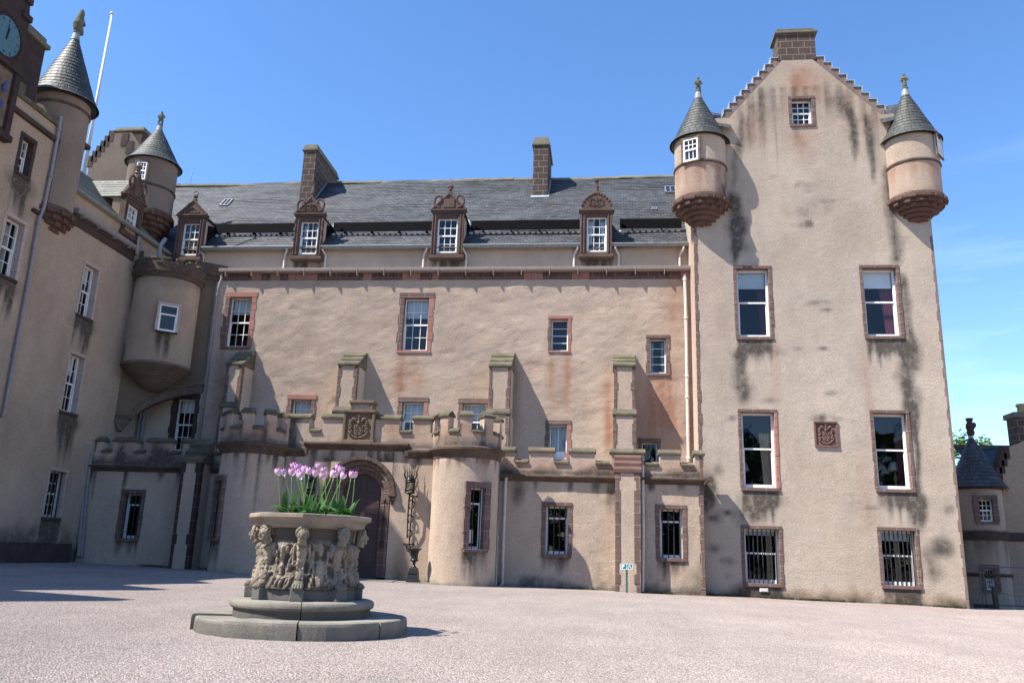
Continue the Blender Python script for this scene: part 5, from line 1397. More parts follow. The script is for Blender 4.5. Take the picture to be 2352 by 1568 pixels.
# ================================================================== ENTRANCE BLOCK
ent = thing('entrance_block', 'low battlemented entrance front with two round towers and arched door', 'entrance', (-8.05, E, 0))
fE = facade(E); fQ = facade(Q)
eh = []; qs = []
def bq(px, py, rx, ry, k, a): bl(px, py, rx, ry, k, a, Q, qs)
cxs = (PY(1067, 1150, E)[0], PY(575, 1130, E)[0])
SQ0, SQ1 = FX(1300, 1107, Q)[1], FX(1300, 1092, Q)[1]
PT, PEm = FX(1300, 1026, Q)[1], FX(1300, 1063, Q)[1]
_, h1 = window(ent, fQ, *rect(1252.5, 1162, 1304.5, 1272.3, Q), cols=1, rows=(1, 1), rail=.235, bars=4, sur=.14, seed=101, styles=S4, frame=.07)
_, h2 = window(ent, fQ, *rect(1515.3, 1168.5, 1568.3, 1281, Q), cols=1, rows=(1, 1), rail=.245, bars=4, sur=.14, seed=102, styles=S4, frame=.07)
_, h3 = window(ent, fQ, *rect(280, 1132, 319.5, 1235.5, Q), cols=1, rows=(1, 1), rail=.24, bars=4, sur=.14, seed=103, styles=S4, frame=.07)
for h in (h1, h2, h3): qs.append(('drip', h[0], h[1], h[2]+.03, .45, 0, .5)); qs.append(('drip', h[0], h[1], h[2]+.03, .5, 2, .4))
QX1 = FX(1618.5, 1230, Q)[0]
x = cxs[0]+1
rd = random.Random(3)
for (xa, xb) in ((cxs[0]+1.1, QX1), (L, cxs[1]-1)):
    x = xa
    while x < xb:
        w = rd.uniform(.08, .3); qs.append(('drip', x, x+w, SQ0+.02, rd.uniform(.2, 1.0), 0, rd.uniform(.4, 1))); x += w+rd.uniform(.3, 1.1)
bq(1190, 1125, 20, 40, 0, .9); bq(1600, 1330, 30, 40, 2, .5); bq(1385, 1330, 26, 40, 2, .8); bq(1230, 1335, 60, 14, 0, .8)
bq(1540, 1310, 40, 20, 1, .4); bq(1400, 1130, 10, 50, 0, .8); bq(1480, 1180, 8, 120, 2, .4)
qs += [('band', .1, .35, 2, .6), ('band', .2, .25, 0, .7)]
qb = [('band', SQ1+.08, .28, 0, 1.0), ('band', SQ1+.25, .5, 1, .5)]
mb = MB(); wall(mb, fQ, cxs[0]+.3, QX1, -.3, SQ1, [h1, h2], .085, .022, qs, 33, (.7, .5)); wall(mb, sidewall(QX1), Q, T+.1, -.3, SQ1, (), .2, 0, [], 35); obj('low_wall', mb, 'harl_gate', ent)
mb = MB(); wall(mb, fQ, L-.2, cxs[1]-.3, -.3, SQ1, [h3], .085, .015, qs, 34, (.7, .5))
obj('low_wall', mb, 'harl_gate', ent)
string_course(ent, fQ, cxs[0]+.8, QX1+.02, SQ0, SQ1, .2); string_course(ent, fQ, L, cxs[1]-.6, SQ0, SQ1, .2)
q = MB(); q.extrude(sidewall(QX1), [Q-.18, T+.02], [(0, SQ0), (.02, SQ0), (.15, SQ0+.15), (.2, SQ1-.08), (.16, SQ1), (0, SQ1)]); obj('string_course', q, 'stone_string', ent)
X = lambda px: FX(px, 1040, Q)[0]
mer = [(1151, 1184), (1213, 1275), (1306, 1369), (1400, 1483), (1511.5, 1564.5), (1591.5, 1619)]
merlons(ent, fQ, [(X(a), X(b)) for a, b in mer], SQ1, PT, PEm, X(1148), QX1+.0, stains=qb, seed=51)
X2 = lambda px: FX(px, 1030, Q)[0]
merlons(ent, fQ, [(L+.05, X2(236)), (X2(257), X2(313)), (X2(334), X2(393)), (X2(416), X2(488))], SQ1, FX(300, 1002, Q)[1], FX(300, 1038, Q)[1], L, cxs[1]-.7, stains=[('band', SQ1+.1, .6, 0, 1), ('blot', X2(364), SQ1+.5, .6, .5, 0, 1), ('blot', X2(280), SQ1+.5, .2, .6, 0, .8)], seed=52)
q = MB(); quoins(q, fQ, QX1, .0, SQ0, -1, (.13, .17), .012, seed=8); obj('corner_stones', q, 'stone_red', ent, bevel=.012); q = MB(); quoins(q, fQ, QX1, SQ1, PT-.14, -1, (.1, .14), .01, .1, seed=9); obj('corner_stones', q, 'stone_red', ent, bevel=.012)
# low buttresses with stepped weathering
def low_buttress(x0, x1, ytop, yeave, d, stonem, seed):
    u0, u1 = FX(x0, 1200, Q-d)[0], FX(x1, 1200, Q-d)[0]; zt, ze = FX(x0, ytop, Q-.05)[1], FX(x0, yeave, Q-d)[1]
    q = MB(); q.bx(fQ, u0+.006, u1-.006, -.3, ze+.05, -.1, d-.006); b = obj('buttress', q, 'harl_gate', ent)
    sm = [MB(), MB()]; rd = random.Random(seed); v = .0
    while v < ze-.02:
        t = min(ze, v+rd.uniform(.3, .45)); ww = .14*rd.choice((.8, 1.15))
        for s, a, b_ in ((sm[0], u0, u0+ww), (sm[1], u1-ww*1.3, u1)): s.bx(fQ, a, b_, v+.003, t-.003, d-.2, d+.012+rd.uniform(0, .006))
        v = t
    for s in sm: obj('corner_stones', s, stonem, b, bevel=.01)
    c = MB(); n = 3
    for k in range(n):
        da, db = d*(n-k)/n+.05, d*(n-k-1)/n+.0; za, zb = ze+(zt-ze)*k/n, ze+(zt-ze)*(k+1)/n
        c.prism(Fr(fQ.p(u0-.04, 0, 0), -fQ.n), [(-da, za-.02), (0, za-.02), (0, zb+.02), (-db, zb+.02), (-da, za+.1)], 0, u1-u0+.08)
    obj('weathering', c, 'stone_corbel' if x0 > 1000 else 'stone_coping', b, bevel=.012)
low_buttress(1413, 1472, 1043, 1083, .55, 'stone_red', 6); low_buttress(400, 446, 1010, 1060, .75, 'stone_wing_dark', 7)
pipe_px(ent, [(1143.5, 1103), (1141, 1220), (1138.5, 1345)], Q, .09, 'pipe_paint', r=.055); pipe_px(ent, [(1163.5, 1097), (1162, 1110), (1157, 1240), (1154.5, 1338), (1150, 1346)], Q, .09, 'pipe_paint', r=.05)
pipe_px(ent, [(1476, 1068), (1476.5, 1120), (1477.5, 1240), (1476, 1357)], Q, .12, 'pipe_paint', r=.045)
# gate wall with round-arched door
ge = []
dcx = (cxs[0]+cxs[1])/2; dcx = FX(826, 1131, E)[0]
spz = FX(826, 1133, E)[1]; s_ = mpp(PY(826, 1131, E)); Rd = 47*s_; Ro = 72*s_; Rh = 85*s_; gb = gz(dcx, E)+.06
GS0, GS1 = FX(950, 1053, E)[1], FX(950, 1033, E)[1]; GU0, GU1 = FX(850, 1035, E)[1], FX(850, 1017, E)[1]
rd = random.Random(12); x = cxs[1]+.9
while x < cxs[0]-.9:
    w = rd.uniform(.1, .32); inn = abs(x+w/2-dcx) < 1.75
    ge.append(('drip', x, x+w, (GU0 if inn else GS0)+.03, rd.uniform(.3, 1.3), 0, rd.uniform(.5, 1))); x += w+rd.uniform(.12, .6)
for q_ in ((890, 1075, 30, 30, 0, 1.), (760, 1060, 30, 30, 0, .9), (915, 1320, 30, 60, 2, .8), (940, 1340, 50, 14, 0, .8), (925, 1300, 30, 60, 1, .3)): bl(*q_, E, ge)
mb = MB(); hole = (dcx-Ro-.02, dcx+Ro+.02, -.4, spz+Ro+.02)
wall(mb, fE, cxs[1]+.2, cxs[0]-.2, -.3, GU0+.1, [hole], .08, .012, ge, 61)
n = 24
for k in range(n):
    a, b = PI*k/n, PI*(k+1)/n
    def out(t): c, s = math.cos(t), math.sin(t); m = (Ro+.02)/max(abs(c), abs(s)); return dcx+m*c, spz+m*s
    def inn(t): return dcx+(Ro-.05)*math.cos(t), spz+(Ro-.05)*math.sin(t)
    mb.poly([fE.p(*inn(a)), fE.p(*out(a)), fE.p(*out(b)), fE.p(*inn(b))])
obj('gate_wall', mb, 'harl_gate', ent)
def arch_band(mb, r0, r1, d0, d1, base, jitter=0, joints=15, m=0):
    rd = random.Random(4)
    for k in range(joints):
        j = rd.uniform(-.006, .006)*jitter; a, b = PI*k/joints, PI*(k+1)/joints; g = .004
        pts = [(dcx+r1*math.cos(t), spz+r1*math.sin(t)) for t in (a+g, (a+b)/2, b-g)]+[(dcx+r0*math.cos(t), spz+r0*math.sin(t)) for t in (b-g, (a+b)/2, a+g)]
        mb.prism(fE, pts, d0, d1+j, m)
    if base is not None:
        for sg in (-1, 1):
            v = base
            while v < spz-.01:
                t = min(spz, v+.46); t = spz if spz-t < .15 else t; j = rd.uniform(-.006, .006)*jitter
                a, b = sorted((dcx+sg*r0, dcx+sg*r1)); mb.bx(fE, a, b, v+.003, t-.003, d0, d1+j, m); v = t
q = MB(); arch_band(q, Rd+.26, Ro, -.5, .018, gb, 1); arch_band(q, Rd+.13, Rd+.258, -.5, -.09, gb, 1); arch_band(q, Rd, Rd+.128, -.5, -.2, gb, 1); obj('door_arch', q, 'stone_red', ent, bevel=.014)
q = MB(); arch_band(q, Rh-.12, Rh, -.05, .15, None, 0); arch_band(q, Rh-.17, Rh-.12, -.05, .08, None, 0)
for sg in (-1, 1):
    xx = dcx+sg*(Rh-.09); q.bx(fE, xx-.13, xx+.13, spz-.07, spz, -.05, .2); q.ball(fE.p(xx, spz-.15, .06), (.1, .1, .1)); q.ball(fE.p(xx, spz-.27, .05), (.06, .06, .07))
obj('hood_mould', q, 'stone_string', ent, bevel=.01)
q = MB(); n = 24
def darch(r): return [(dcx+r, gb-.05)]+[(dcx+r*math.cos(PI*k/n), spz+r*math.sin(PI*k/n)) for k in range(n+1)]+[(dcx-r, gb-.05)]
q.prism(fE, darch(Rd+.01), -.46, -.36)
door = obj('door', q, 'door_brown', ent)
q = MB()
for sg in (-1, 1):
    xa, xb = dcx+sg*.05, dcx+sg*(Rd-.07)
    x0_, x1_ = min(xa, xb), max(xa, xb)
    def ph(x_): return spz+math.sqrt(max(0, (Rd-.08)**2-(x_-dcx)**2))
    fx = np.linspace(x0_+.07, x1_-.03, 8)
    pts = [(x_, gb+.32) for x_ in (fx[0], fx[-1])]+[(x_, ph(x_)-.1) for x_ in fx[::-1]]
    q.prism(fE, pts, -.37, -.352, 1)
    q.tube([fE.p(*p, -.35) for p in pts+[pts[0]]], .016, 5, 1)
    for r_ in range(15):
        for c_ in range(5):
            xx = fx[0]+.05+c_*(fx[-1]-fx[0]-.1)/4+(.0); zz = gb+.42+r_*.17
            if zz < ph(xx)-.2: q.ball(fE.p(xx, zz, -.35), (.017, .014, .017), 6, 4, 0)
obj('door_panels', q, ['door_brown_dark', 'door_brown'], door)
q = MB(); hx = dcx+.2; q.ball(fE.p(hx, gb+1.35, -.34), (.09, .02, .12)); q.tube([fE.p(hx, gb+1.5, -.33), fE.p(hx, gb+1.05, -.32)], .022, 6); q.tube([fE.p(hx+.07*math.cos(a), gb+1.2+.1*math.sin(a), -.31) for a in np.linspace(0, 2*PI, 14)], .014, 6); obj('handle', q, 'iron_black', door)
# bell pull: iron rod on the jamb
q = MB(); pts = [(884, 1150), (881, 1190), (876, 1245)]; a = [PY(x, y, E-.03) for x, y in pts]
q.tube([tuple(p) for p in a], .018, 6)
for p in a: q.ball(tuple(p), (.045, .04, .09), 8, 6)
q.tube([tuple(a[2]), (a[2][0]-.02, a[2][1], a[2][2]-.2)], [.035, .02], 6); obj('bell_pull', q, 'iron_black', ent)
# gate strings (stepped up over the door)
xs0, xs1 = FX(702, 1030, E)[0], FX(939, 1030, E)[0]
string_course(ent, fE, cxs[1]+.6, xs0, GS0, GS1, .16); string_course(ent, fE, xs1, cxs[0]-.6, GS0, GS1, .16); string_course(ent, fE, xs0-.02, xs1+.02, GU0, GU1, .22)
q = MB(); q.bx(fE, xs0-.03, xs0+.1, GS0+.05, GU0+.04, -.05, .15); q.bx(fE, xs1-.1, xs1+.03, GS0+.05, GU0+.04, -.05, .15); obj('string_return', q, 'stone_string', ent, bevel=.01)
Xg = lambda px: FX(px, 980, E)[0]
gm = [(646, 713), (737, 790), (858, 920), (945, 992)]
gst = [('band', GS1+.1, .3, 0, .8), ('drip', Xg(655), Xg(690), GS1+1.2, 1.4, 0, .8), ('blot', Xg(905), GS1+.6, .4, .8, 1, .7), ('blot', Xg(750), GS1+.4, .5, .4, 1, .4), ('blot', Xg(960), GS1+.8, .4, .8, 1, .6)]
merlons(ent, fE, [(Xg(a), Xg(b)) for a, b in gm], GS1, FX(830, 949, E)[1], FX(830, 991, E)[1], Xg(640), Xg(996), stains=gst, seed=71)
# coat of arms over the door
u0, u1, v0, v1 = rect(788, 941, 860, 1017, E-.1); a0, a1, b0, b1 = rect(805, 919.5, 857, 943, E-.1)
q = MB(); fA = facade(E-.03)
q.bx(fA, u0, u1, v0, v1, -.4, .05); q.bx(fA, u0, u0+.09, v0+.1, v1-.1, .05, .12); q.bx(fA, u1-.09, u1, v0+.1, v1-.1, .05, .12); q.bx(fA, u0-.03, u1+.03, v0, v0+.1, -.4, .15); q.bx(fA, u0-.03, u1+.03, v1-.1, v1, -.4, .15)
q.bx(fA, a0, a1, v1, b1, -.35, .03); q.bx(fA, a0, a0+.09, v1, b1-.1, .03, .1); q.bx(fA, a1-.09, a1, v1, b1-.1, .03, .1); q.bx(fA, a0-.04, a1+.04, b1-.1, b1, -.38, .14)
fr_ = obj('arms_frame', q, 'stone_panel', ent, bevel=.02)
q = MB(); relief(q, fA, u0+.08, u1-.08, v0+.09, v1-.09, lambda s, t: .06+.13*arms(s*1.05, t), 110, 110); obj('arms_relief', q, 'stone_panel', fr_)
q = MB(); relief(q, fA, a0+.08, a1-.08, v1+.02, b1-.1, lambda s, t: .035+.03*((np.sin(s*17+np.floor(t*2.2)*2.1) > -.1) & (np.abs((t*2.2) % 1-.5) < .33)), 90, 40); obj('tablet', q, 'render_patch', fr_)
# round towers
for k, (cx, wn_) in enumerate(((cxs[0], 1), (cxs[1], 2))):
    r = (992.5-1142)/-2*s_ if k == 0 else 75*s_
    cyl = Cyl(cx, E, r); zt0 = FX(1067, 1050, E-r)[1]; zt1 = FX(1067, 1024, E-r)[1]; zT_ = FX(1067, 941, E-r)[1]; zE_ = FX(1067, 991, E-r)[1]
    if k == 0: ua, w0, w1, za, zb = math.asin((PY(1095, 1190, E-r*.9)[0]-cx)/r), 0, 0, FX(1095, 1261, E-r*.9)[1], FX(1095, 1119, E-r*.9)[1]
    else: ua, w0, w1, za, zb = -.80, 0, 0, FX(512, 1236, E-r*.7)[1], FX(518, 1104, E-r*.7)[1]
    ww = .48
    _, hh = window(ent, cyl.tangent(ua), -ww/2, ww/2, za, zb, cols=1, rows=(1, 1), rail=.25, bars=2, sur=.2, seed=111+k, styles=S4, frame=.06, dep=.22, sill=.09)
    hole = (ua*r-ww/2-.1, ua*r+ww/2+.1, hh[2], hh[3])
    st = [('drip', hole[0]-.1, hole[1]+.1, hole[2]+.05, .8, 0, .7), ('band', .15, .4, 2, .6), ('band', .1, .3, 0, .6)]
    rd = random.Random(20+k); x = -1.5
    while x < 1.5:
        w = rd.uniform(.05, .2); st.append(('drip', x, x+w, zt0+.02, rd.uniform(.15, .6 if k == 0 else 1.8), 0 if k else 1, rd.uniform(.4, 1.))); st.append(('drip', x, x+w, zt0+.02, rd.uniform(.15, .5), 0, .6)); x += w+rd.uniform(.05, .4)
    mb = MB(); wall(mb, cyl, -2.4*r, 2.4*r, -.3, zt1, [hole], .08, .01, st, 120+k, (.6, .45)); rt = obj('round_tower', mb, 'harl_gate', ent, smooth=True)
    q = MB(); us = np.linspace(-2.3*r, 2.3*r, 50); h_ = zt1-zt0
    q.extrude(cyl, us, [(-.05, zt0), (.02, zt0), (.05, zt0+h_*.3), (.12, zt0+h_*.6), (.19, zt0+h_*.72), (.19, zt0+h_*.92), (.1, zt1+.02), (-.05, zt1+.02)]); obj('string_band', q, 'stone_string', rt)
    c2 = Cyl(cx, E, r+.06); pit = (r+.06)*2*PI/9
    sp_ = [(pit*j-pit*.29+.12, pit*j+pit*.29+.12) for j in range(-3, 4)]
    merlons(rt, c2, [s for s in sp_ if abs(s[0]) < 2.6 and abs(s[1]) < 2.6], zt1, zT_, zE_, -2.75, 2.75, .3, 'harl_gate', 6, [('band', zt1+.05, .35, 0, .9), ('band', zt1+.5, .6, 1, .6)]+[('drip', s[0]-.02, s[0]+.1, zE_+.2, .6, 0, .9) for s in sp_], 130+k, .19, .06)
    q = MB(); q.lathe((cx, E, 0), [(.005, zt1+.12), (r+.02, zt1+.12)], 30); obj('tower_roof', q, 'lead_dull', rt)
    if k == 0:
        tf = cyl.tangent(ua); q = MB(); q.bx(tf, -.17, .0, za+.18, za+.58, -.27, -.265); obj('notice', q, 'paper', ent)
# lead roofs behind the low parapets
q = MB(); q.poly([(L, Q+.3, SQ1), (cxs[1], Q+.3, SQ1), (cxs[1], M, SQ1+.05), (L, M, SQ1+.05)]); q.poly([(cxs[1], E+.3, GS1), (cxs[0], E+.3, GS1), (cxs[0], M, GS1+.05), (cxs[1], M, GS1+.05)]); q.poly([(cxs[0], Q+.3, SQ1), (QX1, Q+.3, SQ1), (QX1, M, SQ1+.05), (cxs[0], M, SQ1+.05)])
for x in (cxs[0]+r*.92, cxs[1]-r*.92): q.poly([(x, E, -.3), (x, Q+.3, -.3), (x, Q+.3, GS1), (x, E, GS1)])
obj('lead_roof', q, 'lead_dull', ent)
# flagstone apron and mat at the door
q = MB(); ga = .03
for k, (xa, xb, y0_, y1_) in enumerate(((dcx-1.6, dcx+.2, E-1.15, E+.3), (dcx+.2, dcx+1.55, E-1.1, E+.3), (dcx+1.55, cxs[0]-.5, E-.95, E+.05))):
    q.box(xa+.006, xb-.006, y0_, y1_, 0, gz(xb, E-.7)+ga)
obj('doorstep', q, 'stone_flag', ent, bevel=.012)

# ================================================================== WALL LANTERNS, URN, SIGN
def lantern(px, label, sgn=1):
    base = PY(px, 1260, E); x = float(base[0]); zt = FX(px, 1101, E-.3)[1]; zb = FX(px, 1131, E-.3)[1]; zlow = FX(px, 1262, E)[1]; y = E-.30
    o = thing('wall_lantern', label, 'lantern', (x, E, zlow), 'wrought iron lanterns flanking the door')
    q = MB(); r = .145
    for k in range(8):
        a = 2*PI*k/8; q.tube([(x+r*math.cos(a), y+r*math.sin(a), zb+.02), (x+r*math.cos(a), y+r*math.sin(a), zt+.02)], .013, 5)
    for z in (zb, zb+.1, zt-.06, zt): q.tube([(x+(r+.015)*math.cos(a), y+(r+.015)*math.sin(a), z) for a in np.linspace(0, 2*PI, 25)], .018, 5)
    q.lathe((x, y, zt), [(r, 0), (.10, .09), (.06, .13), (.03, .17), (.005, .2)], 16); q.lathe((x, y, zb), [(.005, -.1), (.05, -.06), (r, 0), (.005, .01)], 16)
    for k in range(8):                                       # tall spikes crowning the cage
        a = 2*PI*k/8; c, s = math.cos(a), math.sin(a)
        q.tube([(x+r*c, y+r*s, zt), (x+(r+.07)*c, y+(r+.07)*s, zt+.14), (x+(r+.05)*c, y+(r+.05)*s, zt+.26), (x+(r+.12)*c, y+(r+.12)*s, zt+.44)], [.016, .016, .012, .003], 5)
    q.tube([(x, y, zt+.15), (x+.02, y, zt+.52)], [.014, .003], 5)
    obj('cage', q, 'iron_black', o)
    g = MB(); g.lathe((x, y, 0), [(r-.025, zb+.03), (r-.025, zt-.02)], 16); obj('lantern_glass', g, 'glass_clear', o)
    b = MB()
    b.tube([(x, y, zb-.08), (x-.01, y-.0, zb-.6), (x-.03, E-.16, zb-1.4)], [.03, .028, .018], 6)
    b.tube([(x+.05, E-.05, zb-.05), (x+.03, E-.06, zlow+.15)], .024, 6)
    b.tube([(x, y, zb-.09), (x+.05, E-.0, zb-.08), (x+.2, E-.02, zb-.08)], .022, 6)
    for k in range(3):
        z0 = zb-.35-.45*k; sc = .10-.008*k
        b.tube([(x+.02+sc*math.cos(t)*(1-t*.07), E-.1+.02*math.sin(t*2), z0+sc*1.4*math.sin(t)) for t in np.linspace(-1.5, 4.4, 14)], .019, 5)
        b.tube([(x-.0-.06*math.sin(t), E-.13+.03*k/5, z0-.12+.12*t/3) for t in np.linspace(0, 3, 7)], .012, 5)
    b.tube([(x-.13, E-.04, zlow+.17), (x+.15, E-.04, zlow+.17)], .022, 6); b.ball((x-.13, E-.04, zlow+.17), .04, 6, 4); b.ball((x+.15, E-.04, zlow+.17), .04, 6, 4)
    b.tube([(x+.01+.07*math.sin(t), E-.04, zlow+.07+.075*math.cos(t)) for t in np.linspace(0, 2*PI, 14)], .016, 5); b.ball((x+.01, E-.04, zlow-.02), .045, 6, 4)
    obj('bracket', b, 'iron_black', o)
lantern(938, 'black wrought iron spiked lantern on the wall right of the arched door')
lantern(708, 'black wrought iron spiked lantern left of the door, half hidden behind the tulips')

ux, uy = float(PY(948, 1345, E-.75)[0]), E-.75; uz = gz(ux, uy)+.03
us_ = mpp(PY(948, 1310, E-.75)); o = thing('garden_urn', 'glossy black cast iron urn on a pedestal beside the entrance door', 'urn', (ux, uy, uz))
def uzp(py): return FX(948, py, uy)[1]
q = MB(); B = 13*us_
for (h0, h1, b0, b1) in ((uz, uzp(1318), B, B*.80), (uzp(1318), uzp(1312), B*.86, B*.84), (uzp(1312), uzp(1303), B*.78, B*.66)):
    q.hexa([(ux-b0, uy+b0, h0), (ux+b0, uy+b0, h0), (ux+b1, uy+b1, h1), (ux-b1, uy+b1, h1), (ux-b0, uy-b0, h0), (ux+b0, uy-b0, h0), (ux+b1, uy-b1, h1), (ux-b1, uy-b1, h1)])
q.box(ux-B*1.06, ux+B*1.06, uy-B*1.06, uy+B*1.06, uz-.02, uz+.05)
obj('pedestal', q, 'iron_black', o, bevel=.008)
q = MB(); s = us_; Z = uzp
q.lathe((ux, uy, 0), [(.005, Z(1303)), (6.5*s, Z(1303)), (6*s, Z(1301)), (3.2*s, Z(1298)), (2.6*s, Z(1294)), (3.6*s, Z(1291.5)), (3*s, Z(1290.5)), (5*s, Z(1289)), (9.2*s, Z(1287)), (9.6*s, Z(1285)), (8*s, Z(1283.5)), (7.4*s, Z(1282.5)), (8.3*s, Z(1274)), (10.5*s, Z(1264)), (15.8*s, Z(1260.5)), (16.4*s, Z(1259)), (15*s, Z(1258.5)), (10*s, Z(1262)), (6.5*s, Z(1272)), (.005, Z(1273))], 40)
bowl = obj('bowl', q, 'iron_black', o, smooth=True)

sp = PY(1439.5, 1361, E+.2); sx_, sy_ = float(sp[0]), E+.2; szg = gz(sx_, sy_)
o = thing('parking_sign', 'small green disabled parking sign on a short post before the buttress', 'sign', (sx_, sy_, szg))
u0, u1, v0, v1 = rect(1425, 1293.6, 1453.7, 1307.6, sy_)
q = MB(); q.tube([(sx_, sy_, szg-.1), (sx_, sy_, v0+.02)], .03, 10); q.tube([(sx_, sy_+.03, v0), (sx_, sy_+.03, v1-.02)], .025, 8); obj('post', q, 'post_green', o)
fs = facade(sy_-.03); q = MB(); q.bx(fs, u0, u1, v0, v1, -.012, 0); bd = obj('board', q, 'sign_green', o, bevel=.004)
q = MB(); w, h = u1-u0, v1-v0; b = .012; d = .003
for r_ in ((u0+.005, u1-.005, v1-b-.005, v1-.005), (u0+.005, u1-.005, v0+.005, v0+b+.005), (u0+.005, u0+b+.005, v0+b+.005, v1-b-.005), (u1-b-.005, u1-.005, v0+b+.005, v1-b-.005), ((u0+u1)/2-.006, (u0+u1)/2+.006, v0+b+.005, v1-b-.005)): q.bx(fs, *r_, -.001, d)
cu, cv = u0+w*.25, (v0+v1)/2; H = h*.62                                       # letter P
q.bx(fs, cu-.055, cu-.020, cv-H/2, cv+H/2, -.001, d)
n = 12; rr_ = H*.27; c_ = (cu-.0, cv+H/2-rr_)
outer = [(cu-.020, cv+H/2)]+[(c_[0]+rr_*math.cos(t), c_[1]+rr_*math.sin(t)) for t in np.linspace(PI/2, -PI/2, n)]+[(cu-.020, c_[1]-rr_)]
inner = [(cu-.020, cv+H/2-.032)]+[(c_[0]+(rr_-.032)*math.cos(t), c_[1]+(rr_-.032)*math.sin(t)) for t in np.linspace(PI/2, -PI/2, n)]+[(cu-.020, c_[1]-rr_+.032)]
for k in range(len(outer)-1): q.prism(fs, [outer[k], inner[k], inner[k+1], outer[k+1]], -.001, d)
cu = u0+w*.75                                                                # wheelchair symbol
q.prism(fs, [(cu-.016+.016*math.cos(t), cv+H*.42+.016*math.sin(t)) for t in np.linspace(0, 2*PI, 12)[:-1]], -.001, d)
def stroke(pts, t=.0085):
    for (ax, az), (bx_, bz) in zip(pts, pts[1:]):
        l = math.hypot(bx_-ax, bz-az); nx, nz_ = -(bz-az)/l*t, (bx_-ax)/l*t
        q.prism(fs, [(ax+nx, az+nz_), (ax-nx, az-nz_), (bx_-nx, bz-nz_), (bx_+nx, bz+nz_)], -.001, d)
stroke([(cu-.016, cv+H*.30), (cu-.010, cv-H*.08), (cu+.030, cv-H*.08), (cu+.046, cv-H*.38), (cu+.062, cv-H*.34)]); stroke([(cu-.014, cv+H*.13), (cu+.024, cv+H*.13)], .007)
stroke([(cu-.008+.052*math.cos(t), cv-H*.20+.052*math.sin(t)) for t in np.linspace(2.0, 6.0, 16)], .0075)
obj('lettering', q, 'sign_white', bd, merge=False)

# ================================================================== LAMPS SEEN THROUGH THE TOWER WINDOWS
for (px, label) in ((2056, 'cream lampshade seen through the lower right tall tower window'), (1704, 'cream lampshade at the left edge of the lower left tall tower window')):
    Yl = T+.75; p = PY(px, 1080, Yl); s = mpp(p); x, z = float(p[0]), float(p[2])
    zt, zb = FX(px, 1062, Yl)[1], FX(px, 1081, Yl)[1]
    o = thing('table_lamp', label, 'lamp', (x, Yl, zb-.55), 'table lamps behind the tower windows')
    q = MB(); q.lathe((x, Yl, 0), [(17*s, zb), (11*s, zt), (10.6*s, zt), (16.6*s, zb)], 24); obj('lamp_shade', q, 'lampshade', o, smooth=True)
    q = MB(); q.lathe((x, Yl, 0), [(.005, zb-.55), (.1, zb-.55), (.09, zb-.5), (.03, zb-.45), (.07, zb-.25), (.03, zb-.05), (.012, zb+.1), (.005, zb+.1)], 16); obj('base', q, 'pot_clay', o, smooth=True)

# ================================================================== WELLHEAD
wp0 = PY(692, 1432, 10.2); WXc, WYc = float(wp0[0]), 10.2
wg = gz(WXc, WYc)
ws_ = mpp((WXc, WYc, .8))*.955
well = thing('wellhead', 'carved octagonal stone wellhead on two round steps in the gravel court', 'wellhead', (WXc, WYc, wg))
Rb, R2s, Rpl, Rrim, Rw = 246*ws_, 167*ws_, 130*ws_, 147*ws_, 106*ws_
def wz(py, r): return FX(690, py, WYc-r)[1]
zb1 = wz(1433, Rb)      # top of bottom step (front edge)
zs2 = wz(1384, R2s)
zpl0, zpl1 = zs2, wz(1354, Rpl)
zr1, zr0, zfr = wz(1177, Rrim), wz(1189, Rrim), wz(1207, Rrim*.95)
toC = math.atan2(0-WXc, 0-WYc)   # direction to the viewer, as an angle with x = sin, y = cos
A0 = math.atan2(-WXc, WYc)       # in Cyl terms: x = sin a, y = -cos a
def wpt(a, r, z): return (WXc+r*math.sin(A0+a), WYc-r*math.cos(A0+a), z)
def sector(mb, a0, a1, prof, n=10, poly=None):
    """wedge of a round step with its own cut ends"""
    rows = []
    for k in range(n+1):
        a = a0+(a1-a0)*k/n
        rows.append([mb.vert(wpt(a, r*(poly(a) if poly else 1), z)) for r, z in prof])
    for a, b in zip(rows, rows[1:]):
        for k in range(len(prof)-1): mb.face([a[k], b[k], b[k+1], a[k+1]])
    mb.face(rows[0]); mb.face(rows[-1][::-1])
def stain_shade_mesh(mb, fn):
    for k, p in enumerate(mb.v): mb.c[k] = (fn(p), 0, 0)
cuts = [-2.6, -1.42, -.72, -.03, .78, 1.75, 2.7, 3.68]
rd = random.Random(2)
q = MB()
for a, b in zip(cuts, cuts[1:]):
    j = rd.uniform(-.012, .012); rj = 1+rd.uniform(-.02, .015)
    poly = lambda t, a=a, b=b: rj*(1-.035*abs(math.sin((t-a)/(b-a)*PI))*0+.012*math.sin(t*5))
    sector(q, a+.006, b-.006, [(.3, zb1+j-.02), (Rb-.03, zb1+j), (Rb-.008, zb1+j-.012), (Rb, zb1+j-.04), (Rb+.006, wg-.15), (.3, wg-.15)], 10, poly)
stain_shade_mesh(q, lambda p: .85*max(0, min(1, (zb1-.03-p[2])*25)))  # upright side below the lip darkened: shade painted into the colour
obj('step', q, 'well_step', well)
q = MB()
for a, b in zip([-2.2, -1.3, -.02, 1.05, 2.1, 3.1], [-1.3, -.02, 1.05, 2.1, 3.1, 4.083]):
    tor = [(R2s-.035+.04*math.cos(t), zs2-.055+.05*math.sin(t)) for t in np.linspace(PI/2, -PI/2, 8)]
    sector(q, a+.006, b-.006, [(.25, zs2)]+[(R2s-.05, zs2-.0)]+tor+[(R2s-.04, zs2-.115), (R2s-.045, zb1-.08), (.25, zb1-.08)], 16)
